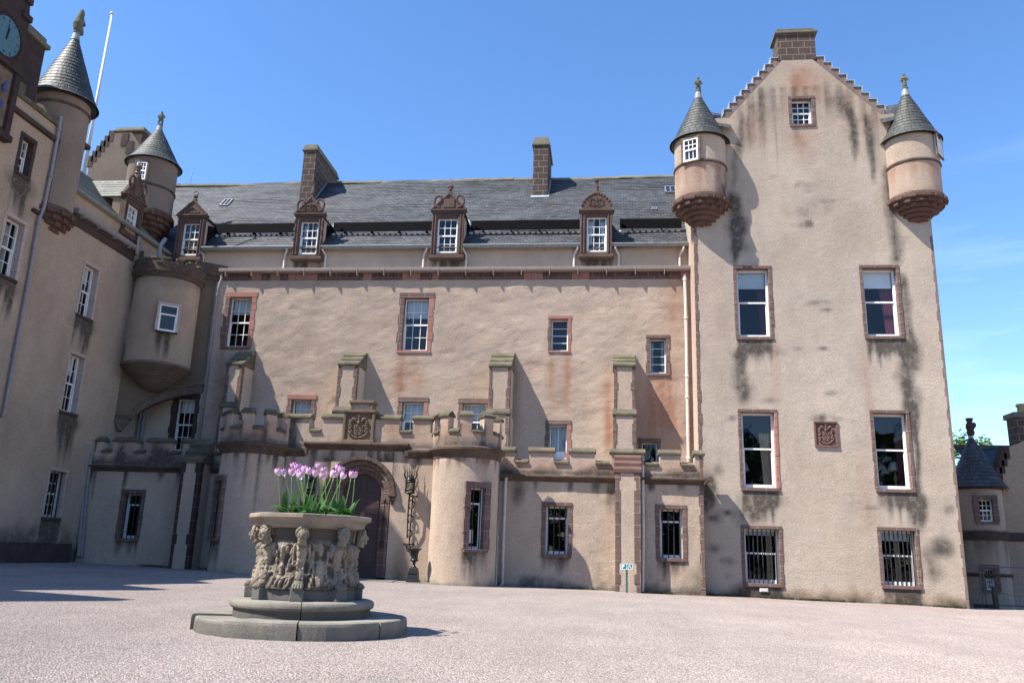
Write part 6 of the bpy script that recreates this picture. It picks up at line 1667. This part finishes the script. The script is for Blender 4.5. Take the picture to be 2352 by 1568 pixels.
stain_shade_mesh(q, lambda p: .82*max(0, min(1, (zs2-.07-p[2])*18)))  # drum under the rounded lip painted darker, standing in for shade
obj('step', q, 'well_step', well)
TH = [math.radians(-7+45*k) for k in range(-4, 4)]
def octr(a, r):                 # radius of an octagon with corners on TH
    t = (a-TH[0]) % (PI/4); return r*math.cos(PI/8)/math.cos(t-PI/8)
q = MB(); n = 64
def ring(prof, mb, octo=True):
    rows = [[mb.vert(wpt(TH[0]+2*PI*k/n, octr(TH[0]+2*PI*k/n, r) if octo else r, z)) for k in range(n)] for r, z in prof]
    for a, b in zip(rows, rows[1:]):
        for k in range(n): mb.face([a[k], a[(k+1) % n], b[(k+1) % n], b[k]])
ring([(.1, zpl0), (Rpl*.97, zpl0), (Rpl*.97, zpl1-.01), (Rpl*.95, zpl1), (.1, zpl1)], q)
for a in TH:
    c = Vector(wpt(a, Rpl*.93, 0)); t = Vector((math.cos(A0+a), math.sin(A0+a), 0)); nn = Vector((math.sin(A0+a), -math.cos(A0+a), 0)); w = .075
    P = [c+t*sx*w+nn*dd for dd, sx in ((-.12, -1), (-.12, 1), (.085, 1), (.085, -1))]
    q.hexa([(P[0].x, P[0].y, zpl0), (P[1].x, P[1].y, zpl0), (P[1].x, P[1].y, zpl1+.004), (P[0].x, P[0].y, zpl1+.004), (P[3].x, P[3].y, zpl0), (P[2].x, P[2].y, zpl0), (P[2].x, P[2].y, zpl1+.004), (P[3].x, P[3].y, zpl1+.004)])
obj('plinth', q, 'well_plinth', well, bevel=.01)
q = MB(); Ri = Rrim*.80
prof = [(Ri-.05, zr1-.25), (Ri, zr1-.01), (Ri+.01, zr1), (Rrim-.012, zr1), (Rrim, zr1-.008), (Rrim, zr0+.012), (Rrim-.01, zr0), (Rrim-.025, zr0-.006)]
for t in np.linspace(0, PI/2, 6): prof.append((Rrim-.03-.04*math.sin(t), zr0-.01-.045*(1-math.cos(t))))
prof += [(Rrim-.075, zr0-.05), (Rrim-.075, zfr+.008), (Rrim-.085, zfr), (Rrim*.74, zfr-.03), (Rrim*.6, zfr-.03)]
ring(prof, q)
stain_shade_mesh(q, lambda p: .0+.55*float(np.clip(vn(np.array(p[0]*9), np.array(p[2]*14), 3)-.45, 0, 1))*1.3)
rim = obj('rim', q, 'well_carved', well, bevel=.004)
q = MB(); q.lathe((WXc, WYc, 0), [(.005, zr1-.05), (Ri-.01, zr1-.06)], 24); obj('soil', q, 'soil', well)
# carved body: concave bell with panels of shields and masks, herms at the corners
na, nz = 640, 150
AA, TT = np.meshgrid(TH[0]-PI/8+np.linspace(0, 2*PI, na), np.linspace(0, 1, nz))
Zb = zpl1+(zfr-zpl1+.0)*TT
core = Rw*(.97+.20*(1-TT)**4+.12*np.clip(TT-.72, 0, 1)**1.2*3.0)
t8 = ((AA-TH[0]+PI/8) % (PI/4))-PI/8                      # angle from the nearest corner
s8 = t8/(PI/8); kc = np.floor((AA-TH[0]+PI/8)/(PI/4)).astype(int)
pm = ((AA-TH[0]) % (PI/4))-PI/8; sp8 = pm/(PI/8); kp = np.floor((AA-TH[0])/(PI/4)).astype(int)
rel = np.zeros_like(AA)
def add(cs, ct, rs, rt, h, S, sel=None, rot=0.):
    global rel
    x_, y_ = S-cs, TT-ct
    if rot: x_, y_ = x_*math.cos(rot)+y_*math.sin(rot)*1., -x_*math.sin(rot)+y_*math.cos(rot)
    b_ = h*np.sqrt(np.clip(1-(x_/rs)**2-(y_/rt)**2, 0, 1))
    if sel is not None: b_ = b_*sel
    rel = np.maximum(rel, b_)
# herm pillars tapering to paws
for (ct, rs, rt, h) in ((.10, .17, .30, .055), (.32, .19, .24, .07), (.50, .26, .17, .105), (.60, .33, .14, .13), (.66, .40, .08, .115)): add(0, ct, rs, rt, h, s8)
for sg in (-1, 1):
    add(sg*.12, .635, .13, .05, .15, s8); add(sg*.36, .66, .11, .075, .12, s8); add(sg*.40, .58, .08, .10, .085, s8); add(sg*.10, .53, .10, .05, .125, s8); add(sg*.09, .46, .09, .04, .115, s8)
    for k in range(5): add(sg*(.17-.008*k), .10+.075*k, .05, .05, .085+.006*k, s8)
add(0, .44, .07, .05, .12, s8)
# panels: scroll frames, shield or mask
odd = (kp % 2 == 0).astype(float)
for sg in (-1, 1):
    for k in range(7):
        a_ = k/6; add(sg*(.47-.14*math.sin(a_*PI)), .06+.46*a_, .10, .05, .045+.012*(k % 2), sp8, None, sg*.5)
    add(sg*.44, .57, .10, .06, .06, sp8)
add(0, .26, .27, .24, .055, sp8, odd); add(0, .30, .22, .20, .062, sp8, odd); add(0, .43, .36, .03, .05, sp8, odd); add(0, .62, .16, .11, .075, sp8, odd); add(-.07, .64, .04, .02, .09, sp8, odd); add(.07, .64, .04, .02, .09, sp8, odd)
ev = 1-odd
add(0, .60, .13, .13, .12, sp8, ev); add(0, .66, .19, .05, .10, sp8, ev); add(-.2, .62, .08, .07, .09, sp8, ev); add(.2, .62, .08, .07, .09, sp8, ev); add(0, .50, .08, .07, .13, sp8, ev)
add(0, .30, .07, .2, .07, sp8, ev); add(0, .36, .13, .05, .09, sp8, ev); add(0, .17, .16, .06, .08, sp8, ev); add(-.11, .10, .09, .06, .07, sp8, ev); add(.11, .10, .09, .06, .07, sp8, ev); add(0, .24, .11, .04, .075, sp8, ev)
fold = np.abs(fbm(AA*5.2, Zb*7.5, 21, 3)-.5)*2; rel = np.maximum(rel, .055*np.clip(1-fold*3.2, 0, 1)*np.clip(TT/.1, 0, 1)*np.clip((.80-TT)/.1, 0, 1))
rough = (fbm(AA*9, Zb*9, 5, 4)-.5)*.022+(fbm(AA*26, Zb*26, 7, 3)-.5)*.008
RR = core+rel*.74+rough*(.5+rel*6)
P = np.stack([WXc+RR*np.sin(A0+AA), WYc-RR*np.cos(A0+AA), Zb], -1)
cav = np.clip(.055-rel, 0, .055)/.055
Cc = np.zeros(AA.shape+(3,)); Cc[..., 0] = np.clip(cav**1.2*.8+.55*np.clip(.16-TT, 0, 1)/.16+.3*np.clip(fbm(AA*2.2, Zb*3, 9, 4)-.5, 0, 1)*2, 0, .85)  # shade of the hollows painted in, plus a darker foot and random grime
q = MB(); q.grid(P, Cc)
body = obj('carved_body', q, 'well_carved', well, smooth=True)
# heads of the herms, and paws on the plinth blocks
for k, a in enumerate(TH):
    t = Vector((math.cos(A0+a), math.sin(A0+a), 0)); nn = Vector((math.sin(A0+a), -math.cos(A0+a), 0)); zv = Vector((0, 0, 1))
    hz = zpl1+(zfr-zpl1)*.865; hr = .072; c = Vector((WXc, WYc, 0))+nn*(Rw+.105)+zv*hz
    M3 = Matrix((t, nn, zv)).transposed()
    q = MB()
    G = lambda x, y, z: c+t*x*hr+nn*y*hr+zv*z*hr
    q.ball(c, (hr*.86, hr*.95, hr*1.12), 18, 14, R=M3)
    q.ball(G(0, .25, -.62), (hr*.62, hr*.6, hr*.62), 14, 10, R=M3)                 # jaw / beard
    q.ball(G(0, .98, -.12), (hr*.17, hr*.24, hr*.34), 10, 8, R=M3)                  # nose
    for sg in (-1, 1):
        q.ball(G(sg*.38, .80, .20), (hr*.30, hr*.16, hr*.11), 10, 6, R=M3)          # brow
        q.ball(G(sg*.36, .80, .02), (hr*.17, hr*.12, hr*.09), 8, 6, R=M3)           # eye
        q.ball(G(sg*.48, .62, -.32), (hr*.26, hr*.28, hr*.26), 8, 6, R=M3)          # cheek
        q.ball(G(sg*.90, .0, -.05), (hr*.16, hr*.25, hr*.34), 8, 6, R=M3)           # ear
        q.ball(G(sg*.18, .85, -.52), (hr*.2, hr*.12, hr*.07), 8, 5, R=M3)
    for j in range(13):
        th = PI*j/12; q.ball(G(.85*math.cos(th), .28+.1*(j % 2), .25+.88*math.sin(th)), hr*.27, 8, 6, R=M3)  # curls
        if j % 2: q.ball(G(.7*math.cos(th), -.3, .35+.8*math.sin(th)), hr*.3, 8, 6, R=M3)
    for j in range(5): q.ball(G((j-2)*.22, .70, -.95+.08*abs(j-2)), (hr*.16, hr*.2, hr*.26), 8, 6, R=M3)
    q.tube([G(0, -.2, -.5), G(0, -.35, -1.6)], [hr*.6, hr*.85], 10)
    for p in range(len(q.v)):
        x_, y_, z_ = q.v[p]; d_ = (float(vn(np.array(x_*70+k), np.array(z_*70+y_*50), 5))-.5)*.012; q.v[p] = (x_+nn.x*d_, y_+nn.y*d_, z_+d_*.6)
    stain_shade_mesh(q, lambda p: .35*float(vn(np.array(p[0]*11), np.array(p[2]*11), 8)))
    obj('carved_head', q, 'well_carved', body, smooth=True)
    q = MB(); pc_ = Vector((WXc, WYc, 0))+nn*(Rpl*.93)
    for j in (-1.5, -.5, .5, 1.5):
        q.ball(pc_+t*j*.030+nn*(.055-.008*abs(j))+zv*(zpl1+.035), (.021, .045, .036), 8, 7, R=M3); q.ball(pc_+t*j*.030+nn*(.09-.008*abs(j))+zv*(zpl1+.02), (.018, .024, .024), 8, 6, R=M3)
    q.ball(pc_+nn*-.01+zv*(zpl1+.05), (.062, .07, .06), 10, 8, R=M3)
    q.tube([pc_+nn*-.02+zv*(zpl1+.05), Vector((WXc, WYc, 0))+nn*(Rw+.06)+zv*(zpl1+.2)], [.055, .04], 10)
    stain_shade_mesh(q, lambda p: .45); obj('lion_paw', q, 'well_carved', body, smooth=True)

# ================================================================== TULIPS
def bloom_mesh(rd, s, c, up):
    mb = MB(); ax = Vector(up).normalized(); r0 = ax.orthogonal().normalized(); w = ax.cross(r0); ph = rd.uniform(0, 6)
    for layer in (0, 1):
        for k in range(3):
            th = ph+2*PI*k/3+layer*PI/3; n, m_ = 6, 8
            rows = []
            for i in range(m_+1):
                v = i/m_; row = []
                half = 1.02*(math.sin(PI*min(1, v*.80+.12))**.7)*(1 if v < .85 else (1-(v-.85)/.15*.55))
                rad = s*(.10+.40*math.sin(PI*min(1, .05+v*.62))**.8-(.035 if layer else 0)-.06*v*v)
                for j in range(n+1):
                    u = (j/n*2-1)*half*.64; rr_ = rad*(1-.05*abs(u))
                    z = s*(v*.98-.02)-abs(j/n*2-1)**2*s*.10*v
                    p = Vector(c)+(r0*math.cos(th+u)+w*math.sin(th+u))*rr_+ax*z
                    row.append(mb.vert(p)); mb.c[row[-1]] = (v*.75+.25*abs(j/n*2-1)*v+rd.uniform(-.08, .08), 0, 0)
                rows.append(row)
            for a, b in zip(rows, rows[1:]):
                for j in range(n): mb.face([a[j], a[j+1], b[j+1], b[j]])
    return mb
def strap_leaf(mb, c, ang, ln, wd_, bend, rise, rd):
    d = Vector((math.cos(ang), math.sin(ang), 0)); sd = Vector((-d.y, d.x, 0)); n = 9; rows = []
    tw_ = rd.uniform(-.5, .5)
    for i in range(n+1):
        t = i/n; out = ln*(.12*t+bend*t**2.2); z = ln*(rise*t-(bend*.75)*t**3.2)
        wv = wd_*(math.sin(PI*min(1, .16+t*.84))**.8)*(1 if t < .75 else (1-((t-.75)/.25)**1.5*.85))
        p = Vector(c)+d*out+Vector((0, 0, z)); s2 = (sd*math.cos(tw_*t)+Vector((0, 0, 1))*math.sin(tw_*t))
        rows.append([mb.vert(p-s2*wv+d*wv*.35*0+Vector((0, 0, wv*.35))), mb.vert(p), mb.vert(p+s2*wv+Vector((0, 0, wv*.35)))])
    for a, b in zip(rows, rows[1:]):
        for j in range(2): mb.face([a[j], a[j+1], b[j+1], b[j]])
# bloom centres in the photo (px, py), nearest rows a little forward
kx_ = lambda x, y: (493.8+x/5.4625, 861.3+y/5.4625)
blooms = [(793, 1200), (875, 1200), (966, 1202), (1003, 1125), (1055, 1145), (1070, 1205), (1080, 1245), (1130, 1168), (1187, 1188), (1252, 1218), (1312, 1135), (1382, 1182), (1357, 1255), (1462, 1222), (1496, 1226), (1540, 1150), (1583, 1178), (1592, 1245), (1710, 1232), (1756, 1232)]
order = sorted(range(len(blooms)), key=lambda k: blooms[k][0])
names = {}
ordw = ['first', 'second', 'third', 'fourth', 'fifth', 'sixth', 'seventh', 'eighth', 'ninth', 'tenth']
for r_, k in enumerate(order):
    if r_ == 0: names[k] = 'lilac tulip standing apart at the far left end of the wellhead planting'
    elif r_ == len(order)-1: names[k] = 'lilac and white tulip at the far right end of the wellhead planting'
    elif r_ < 10: names[k] = f'lilac tulip in the wellhead, {ordw[r_]} bloom counted from the left'
    else: names[k] = f'lilac tulip in the wellhead, {ordw[len(order)-1-r_]} bloom counted from the right'
for k, (bx_, by_) in enumerate(blooms):
    rd = random.Random(100+k); px, py = kx_(bx_, by_)
    Yb = WYc+rd.uniform(-.42, .25)-(.1 if by_ > 1210 else 0)
    p = PY(px, py+3, Yb); s = 16.8*mpp(p)*rd.uniform(.93, 1.12)
    ang = rd.uniform(0, 6.28)
    cx_ = (px-711)/100*.46; bxx = WXc+.02+cx_*.92+rd.uniform(-.05, .05); rr_ = math.hypot(bxx-WXc, Yb-WYc)
    if rr_ > Ri*.86: bxx = WXc+(bxx-WXc)*Ri*.86/rr_; Yb2 = WYc+(Yb-WYc)*Ri*.86/rr_
    else: Yb2 = Yb
    base = Vector((bxx, Yb2, zr1-.06)); top = Vector((float(p[0]), Yb, float(p[2])-s*.42))
    o = thing('tulip', names[k], 'flower', tuple(base), 'lilac tulips growing in the wellhead')
    q = MB(); mid = base.lerp(top, .5)+Vector((rd.uniform(-.02, .02), rd.uniform(-.02, .02), 0)); pts = []
    for i in range(9):
        t = i/8; pts.append(base*(1-t)**2+mid*2*t*(1-t)+top*t*t)
    q.tube(pts, .0052, 6); obj('stem', q, 'tulip_stem', o, smooth=True)
    obj('bloom', bloom_mesh(rd, s, top, (top-pts[-2]).normalized()+Vector((rd.uniform(-.12, .12), rd.uniform(-.12, .12), 0))), 'petal', o, smooth=True)
    q = MB(); nl = rd.randint(6, 8)
    for j in range(nl):
        low = j >= 2
        strap_leaf(q, base+Vector((rd.uniform(-.03, .03), rd.uniform(-.03, .03), .0)), rd.uniform(0, 2*PI), rd.uniform(.24, .38) if low else rd.uniform(.30, .42), rd.uniform(.022, .042), rd.uniform(.35, .8) if low else rd.uniform(.05, .2), rd.uniform(.65, .9) if low else rd.uniform(.85, 1.0), rd)
    obj('leaves', q, 'tulip_leaf', o, smooth=True)

# ================================================================== FLAGPOLE
pp0, pp1 = PY(193, 392, 27.5), PX(262, 31, float(PY(193, 392, 27.5)[0])-.0)
px_, py_ = float(pp0[0]), 27.5
ztop = FX(262, 31, 27.5)[1]
q = MB(); q.tube([(px_, py_, 13.8), (px_+.02, py_, ztop-.05)], [.085, .04], 12); fp = thing('flagpole', 'tall bare white flagpole rising behind the left wing roof', 'flagpole', (px_, py_, 13.8))
obj('pole', q, 'pole_white', fp, smooth=True); q = MB(); q.ball((px_+.02, py_, ztop), (.09, .09, .06)); obj('truck', q, 'pole_white', fp, smooth=True)

# ================================================================== LODGE BEYOND THE TOWER
LY = 36.0
lcx = FX(2246, 1150, LY)[0]; lg = -.6; te = PY(2304, 1150, LY); lr = math.hypot(lcx, LY)*math.sin(math.atan2(te[0], LY)-math.atan2(lcx, LY))
lodge = thing('lodge', 'shaded harled wing with a slated round stair turret behind the tower on the right', 'building', (lcx, LY, lg))
lc = Cyl(lcx, LY, lr); fL = facade(LY-lr)
Zl = lambda py: FX(2262, py, LY-lr)[1]
lh = []
def lwin(px0, px1, y0, y1, seed, **k):
    xm = (FX(px0, (y0+y1)/2, LY-lr)[0]+FX(px1, (y0+y1)/2, LY-lr)[0])/2; w = FX(px1, y0, LY-lr)[0]-FX(px0, y0, LY-lr)[0]; ua = math.asin((xm-lcx)/lr)
    _, h = window(lodge, lc.tangent(ua), -w/2, w/2, Zl(y1), Zl(y0), cols=3, rows=(2, 2), sur=.2, seed=seed, styles=S4, dep=.16, frame=.045, **k); lh.append((ua*lr-w/2-.1, ua*lr+w/2+.1, h[2], h[3]))
lwin(2251, 2281, 1147, 1197, 201, glass='glass_clear', blind=0); lwin(2266, 2285, 1307, 1354, 202)
mb = MB(); ze = Zl(1117)
wall(mb, lc, -2.6*lr, 2.6*lr, lg-.3, ze+.05, lh, .12, .008, [('drip', -3, 3, Zl(1220), 1.0, 0, .4)], 205); lt = obj('stair_turret', mb, 'harl_wing', lodge, smooth=True)
ztp = FX(2231, 1001, LY)[1]
cone_roof(lt, (lcx, LY), lr+.16, ze, ztp, 36, .16, 'slate_main')
def lband(y1, y0, o):
    q = MB(); q.extrude(lc, np.linspace(-2.5*lr, 2.5*lr, 40), [(-.03, Zl(y1)), (o*.6, Zl(y1)), (o, (Zl(y1)+Zl(y0))/2), (o*.8, Zl(y0)), (-.03, Zl(y0))]); obj('string_band', q, 'stone_wing_dark', lt)
lband(1239, 1219, .1); lband(1122, 1113, .08); lband(1323, 1316, .08)
pedestal(lt, (lcx, LY), ztp-.15, ztp+.04, .1, .07, 'lead')
q = MB(); q.lathe((lcx, LY, ztp), [(.005, 0), (.12, .02), (.16, .15), (.13, .24), (.17, .34), (.15, .5), (.1, .56), (.13, .66), (.15, .74), (.005, .74)], 10); q.ball((lcx+.14, LY-.05, ztp+.45), (.09, .09, .12)); obj('finial', q, 'stone_wing_dark', lt)
# gabled body to the right
bx0, bx1 = lcx+lr*.55, lcx+9
by0 = LY-.25
fb_ = facade(by0)
stp = [FX(2312, 1075, by0), FX(2352, 1010, by0)]
xk = FX(2318, 1050, by0)[0]; zk = FX(2318, 1029, by0)[1]
q = MB(); x0_ = FX(2295, 1100, by0)[0]
q.prism(fb_, [(bx0, lg-.3), (bx1, lg-.3), (bx1, zk+.5), (xk+1.6, zk+.8), (xk, zk), (x0_, FX(2295, 1095, by0)[1])], -.5, 0)
q.box(bx0, bx1, by0+.5, by0+7, lg-.3, FX(2300, 1110, by0)[1])
obj('wall', q, 'harl_wing', lodge)
q = MB(); n = 4
for k in range(n):
    xa, xb = x0_+(xk-x0_)*k/n, x0_+(xk-x0_)*(k+1)/n; za = FX(2295, 1095, by0)[1]; zz = za+(zk-za)*(k+1)/n; q.bx(fb_, xa-.1, xb+.02, za+(zk-za)*k/n-.15, zz+.1, -.45, .05)
obj('crow_steps', q, 'stone_wing_dark', lodge, bevel=.01)
ca = FX(2337, 1000, by0)[0]; cb = ca+1.2
q = MB(); q.box(ca, cb, by0+.02, by0+.8, zk-.3, FX(2330, 958, by0)[1]); lch = obj('chimney', q, 'stone_ashlar', lodge, bevel=.015)
zc_ = FX(2330, 958, by0)[1]
q = MB(); q.box(ca-.09, cb+.09, by0-.08, by0+.9, zc_, zc_+.22); obj('cap', q, 'stone_cap', lch, bevel=.03)
q = MB(); q.lathe(((ca+.5), by0+.4, zc_+.2), [(.2, 0), (.19, .3), (.23, .32), (.23, .42), (.15, .42), (.15, .1)], 16); obj('chimney_pot', q, 'pot_clay', lch)
rz0 = FX(2290, 1105, by0)[1]
q = MB(); rise = FX(2340, 1022, by0+3)[1]-rz0
fr = Fr((bx0+.15, by0+.55, rz0-.3), (1, 0, 0), np.array([0, 3.2, rise+.3])/math.hypot(3.2, rise+.3)); slate_roof(q, fr, 0, 11, 0, math.hypot(3.2, rise+.3), .16, .8, 7); obj('roof', q, 'slate_main', lodge, merge=False)
q = MB(); q.box(bx0+.15, bx1, by0+3.6, by0+3.9, rz0+rise-.08, rz0+rise+.07); obj('ridge', q, 'stone_cap', lodge)
q = MB(); q.extrude(fb_, [bx0, bx1], [(0, Zl(1239)), (.06, Zl(1239)), (.1, Zl(1228)), (.08, Zl(1219)), (0, Zl(1219))]); obj('string_course', q, 'stone_wing_dark', lodge)
pipe(lodge, [(PY(x, y, by0)[0], by0-.08, PY(x, y, by0)[2]) for x, y in ((2308, 1250), (2312, 1300), (2318, 1396))], .05, 'pipe_grey')

# ================================================================== SITE FENCE, POST AND CHAIN, TREE
FY = 30.5
def fz(px, py): p = PY(px, py, FY); return float(p[0]), float(p[2])
fx0 = fz(2215, 1300)[0]; fxm = fz(2258, 1350)[0]; gzf = gz(fxm, FY)
for k, (xa, xb, lab) in enumerate(((fxm-3.2, fxm-.05, 'steel mesh site fence panel standing half behind the tower corner'), (fxm+.06, fxm+3.3, 'steel mesh site fence panel running out of the picture on the right'))):
    z1 = fz(2258, 1300)[1]
    o = thing('site_fence', lab, 'fence', ((xa+xb)/2, FY, gzf), 'steel site fence panels')
    q = MB(); q.tube([(xa, FY, gzf+.02), (xa, FY, z1), (xb, FY, z1), (xb, FY, gzf+.02)], .022, 8); q.tube([(xa, FY, gzf+.1), (xb, FY, gzf+.1)], .02, 6); obj('frame', q, 'fence_steel', o)
    q = MB()
    x = xa+.1
    while x < xb: q.tube([(x, FY, gzf+.1), (x, FY, z1)], .0016, 3); x += .12
    for z in np.arange(gzf+.3, z1, .25): q.tube([(xa, FY, z), (xb, FY, z)], .0016, 3)
    obj('mesh_wire', q, 'fence_steel', o)
    q = MB(); xx = xb if k == 0 else xa
    q.box(xx-.28 if k == 0 else xx-.02, xx+.02 if k == 0 else xx+.28, FY-.12, FY+.12, gzf-.05, gzf+.12); obj('foot', q, 'post_dark', o, bevel=.02)
bp = PY(2289, 1400, 29.6); bxp = float(bp[0]); bz0 = gz(bxp, 29.6); z1 = FX(2289, 1349, 29.6)[1]
o = thing('chain_post', 'dark square post holding a chain in front of the site fence', 'post', (bxp, 29.6, bz0)); q = MB(); q.box(bxp-.07, bxp+.07, 29.53, 29.67, bz0-.1, z1); q.box(bxp-.075, bxp+.075, 29.525, 29.675, z1, z1+.03); obj('shaft', q, 'post_dark', o, bevel=.01); q = MB(); q.tube([(bxp+.09+.03*math.cos(t), 29.6, z1-.12+.03*math.sin(t)) for t in np.linspace(0, 2*PI, 10)], .008, 5); obj('ring', q, 'fence_steel', o)
q = MB(); k = 0; x = bxp+.1
while x < bxp+2.2:
    t = (x-bxp)/2.4; z = z1-.13-.14*math.sin(PI*t)
    q.tube([(x+.022*math.cos(a), 29.6+(.012*math.sin(a) if k % 2 else 0), z+(0 if k % 2 else .012*math.sin(a))) for a in np.linspace(0, 2*PI, 9)], .005, 4); x += .034; k += 1
tag(obj('chain', q, 'fence_steel', None, loc=(bxp+.1, 29.6, z1-.15)), 'slack steel chain hanging from the dark post towards the right', 'chain')
TYy = 52.0; tp = PY(2228, 1025, TYy); txx = float(tp[0]); ttz = FX(2236, 1000, TYy)[1]
tree = thing('tree', 'bright green leafy tree showing behind the turret roof on the right', 'tree', (txx, TYy, -.6))
q = MB(); q.tube([(txx, TYy, -1), (txx+.1, TYy, 2), (txx, TYy, 5)], [.35, .28, .15], 10)
rd = random.Random(77); tips = []
for k in range(14):
    a = rd.uniform(0, 2*PI); h = rd.uniform(2.5, 5); e = Vector((txx+math.cos(a)*rd.uniform(1, 2.6), TYy+math.sin(a)*rd.uniform(1, 2.6), h+rd.uniform(.8, 2.2))); q.tube([(txx, TYy, h-.6), tuple((Vector((txx, TYy, h))+e)/2+Vector((0, 0, .25))), tuple(e)], [.09, .06, .02], 6); tips.append(e)
obj('trunk', q, 'bark', tree)
q = MB(); cz = ttz-2.6
cl = [Vector((txx+rd.gauss(0, 1.5), TYy+rd.gauss(0, 1.3), cz+rd.gauss(0, 1.1)+.4)) for _ in range(46)]
for c in cl:
    if c.z > ttz-.3: c.z = ttz-.3-rd.random()*.5
    for j in range(85):
        d = Vector((rd.gauss(0, 1), rd.gauss(0, 1), rd.gauss(0, 1))).normalized(); p = c+d*rd.uniform(.2, .62); s = rd.uniform(.10, .19)
        a = Vector((rd.gauss(0, 1), rd.gauss(0, 1), rd.gauss(0, .5))).normalized(); b = a.cross(d).normalized()
        q.poly([p-a*s, p+b*s*.55, p+a*s, p-b*s*.55])
obj('crown', q, 'tree_leaf', tree, merge=False)

# the wood on the far side of the court, behind the viewer: the windows mirror it
rd = random.Random(5); q = MB()
for k in range(150):
    a = PI+rd.uniform(-1.45, 1.45); R_ = rd.uniform(62, 80); hgt = rd.uniform(13, 21); c0_ = Vector((R_*math.sin(a), R_*math.cos(a), 0))
    for j in range(70):
        t = rd.random(); w = 4.2*math.sin(PI*(.15+.8*t))**.7; th = rd.uniform(0, 2*PI); p = c0_+Vector((w*math.cos(th), w*math.sin(th), hgt*(t*.96+.02)))
        s = rd.uniform(.7, 1.5); d = Vector((math.cos(th), math.sin(th), rd.uniform(0, 1))).normalized(); a_ = Vector((rd.gauss(0, 1), rd.gauss(0, 1), rd.gauss(0, 1))).normalized(); b_ = a_.cross(d).normalized()
        q.poly([p-a_*s, p+b_*s*.6, p+a_*s, p-b_*s*.6])
wood = tag(obj('wood', q, 'wood_leaf', None, loc=(0, -70, 0), merge=False), 'belt of dark leafy trees across the court, mirrored in the windows', 'wood'); wood['kind'] = 'stuff'

# moss and weed tufts where the gravel meets the walls
rd = random.Random(14); q = MB()
feet = [(TX0+.1, TX1-.1, T-.03, 150), (-5.2, 3.0, Q-.04, 110), (L+.3, cxs[1]-1.3, Q-.04, 70), (dcx+1.2, cxs[0]-1.0, E-.03, 30)]
for xa, xb, y_, n_ in feet:
    k = 0
    while k < n_:
        xx = rd.uniform(xa, xb)
        if vn(np.array(xx*1.1), np.array(y_), 4) < .45: k += 1; continue
        for j in range(rd.randint(4, 9)):
            a = rd.uniform(0, 2*PI); s = rd.uniform(.03, .085); w = rd.uniform(.008, .02); bx_ = xx+rd.uniform(-.07, .07); by_ = y_-rd.uniform(0, .09); z_ = gz(bx_, by_)-.01
            q.poly([(bx_-w, by_, z_), (bx_+w, by_, z_), (bx_+math.cos(a)*s*.6+w*.4, by_-abs(math.sin(a))*s*.6, z_+s), (bx_+math.cos(a)*s*.6-w*.4, by_-abs(math.sin(a))*s*.6, z_+s)])
        k += 1
wd = tag(obj('weeds', q, 'weed_leaf', None, loc=(3, T, 0), merge=False), 'small weed and moss tufts along the foot of the walls', 'weeds'); wd['kind'] = 'stuff'
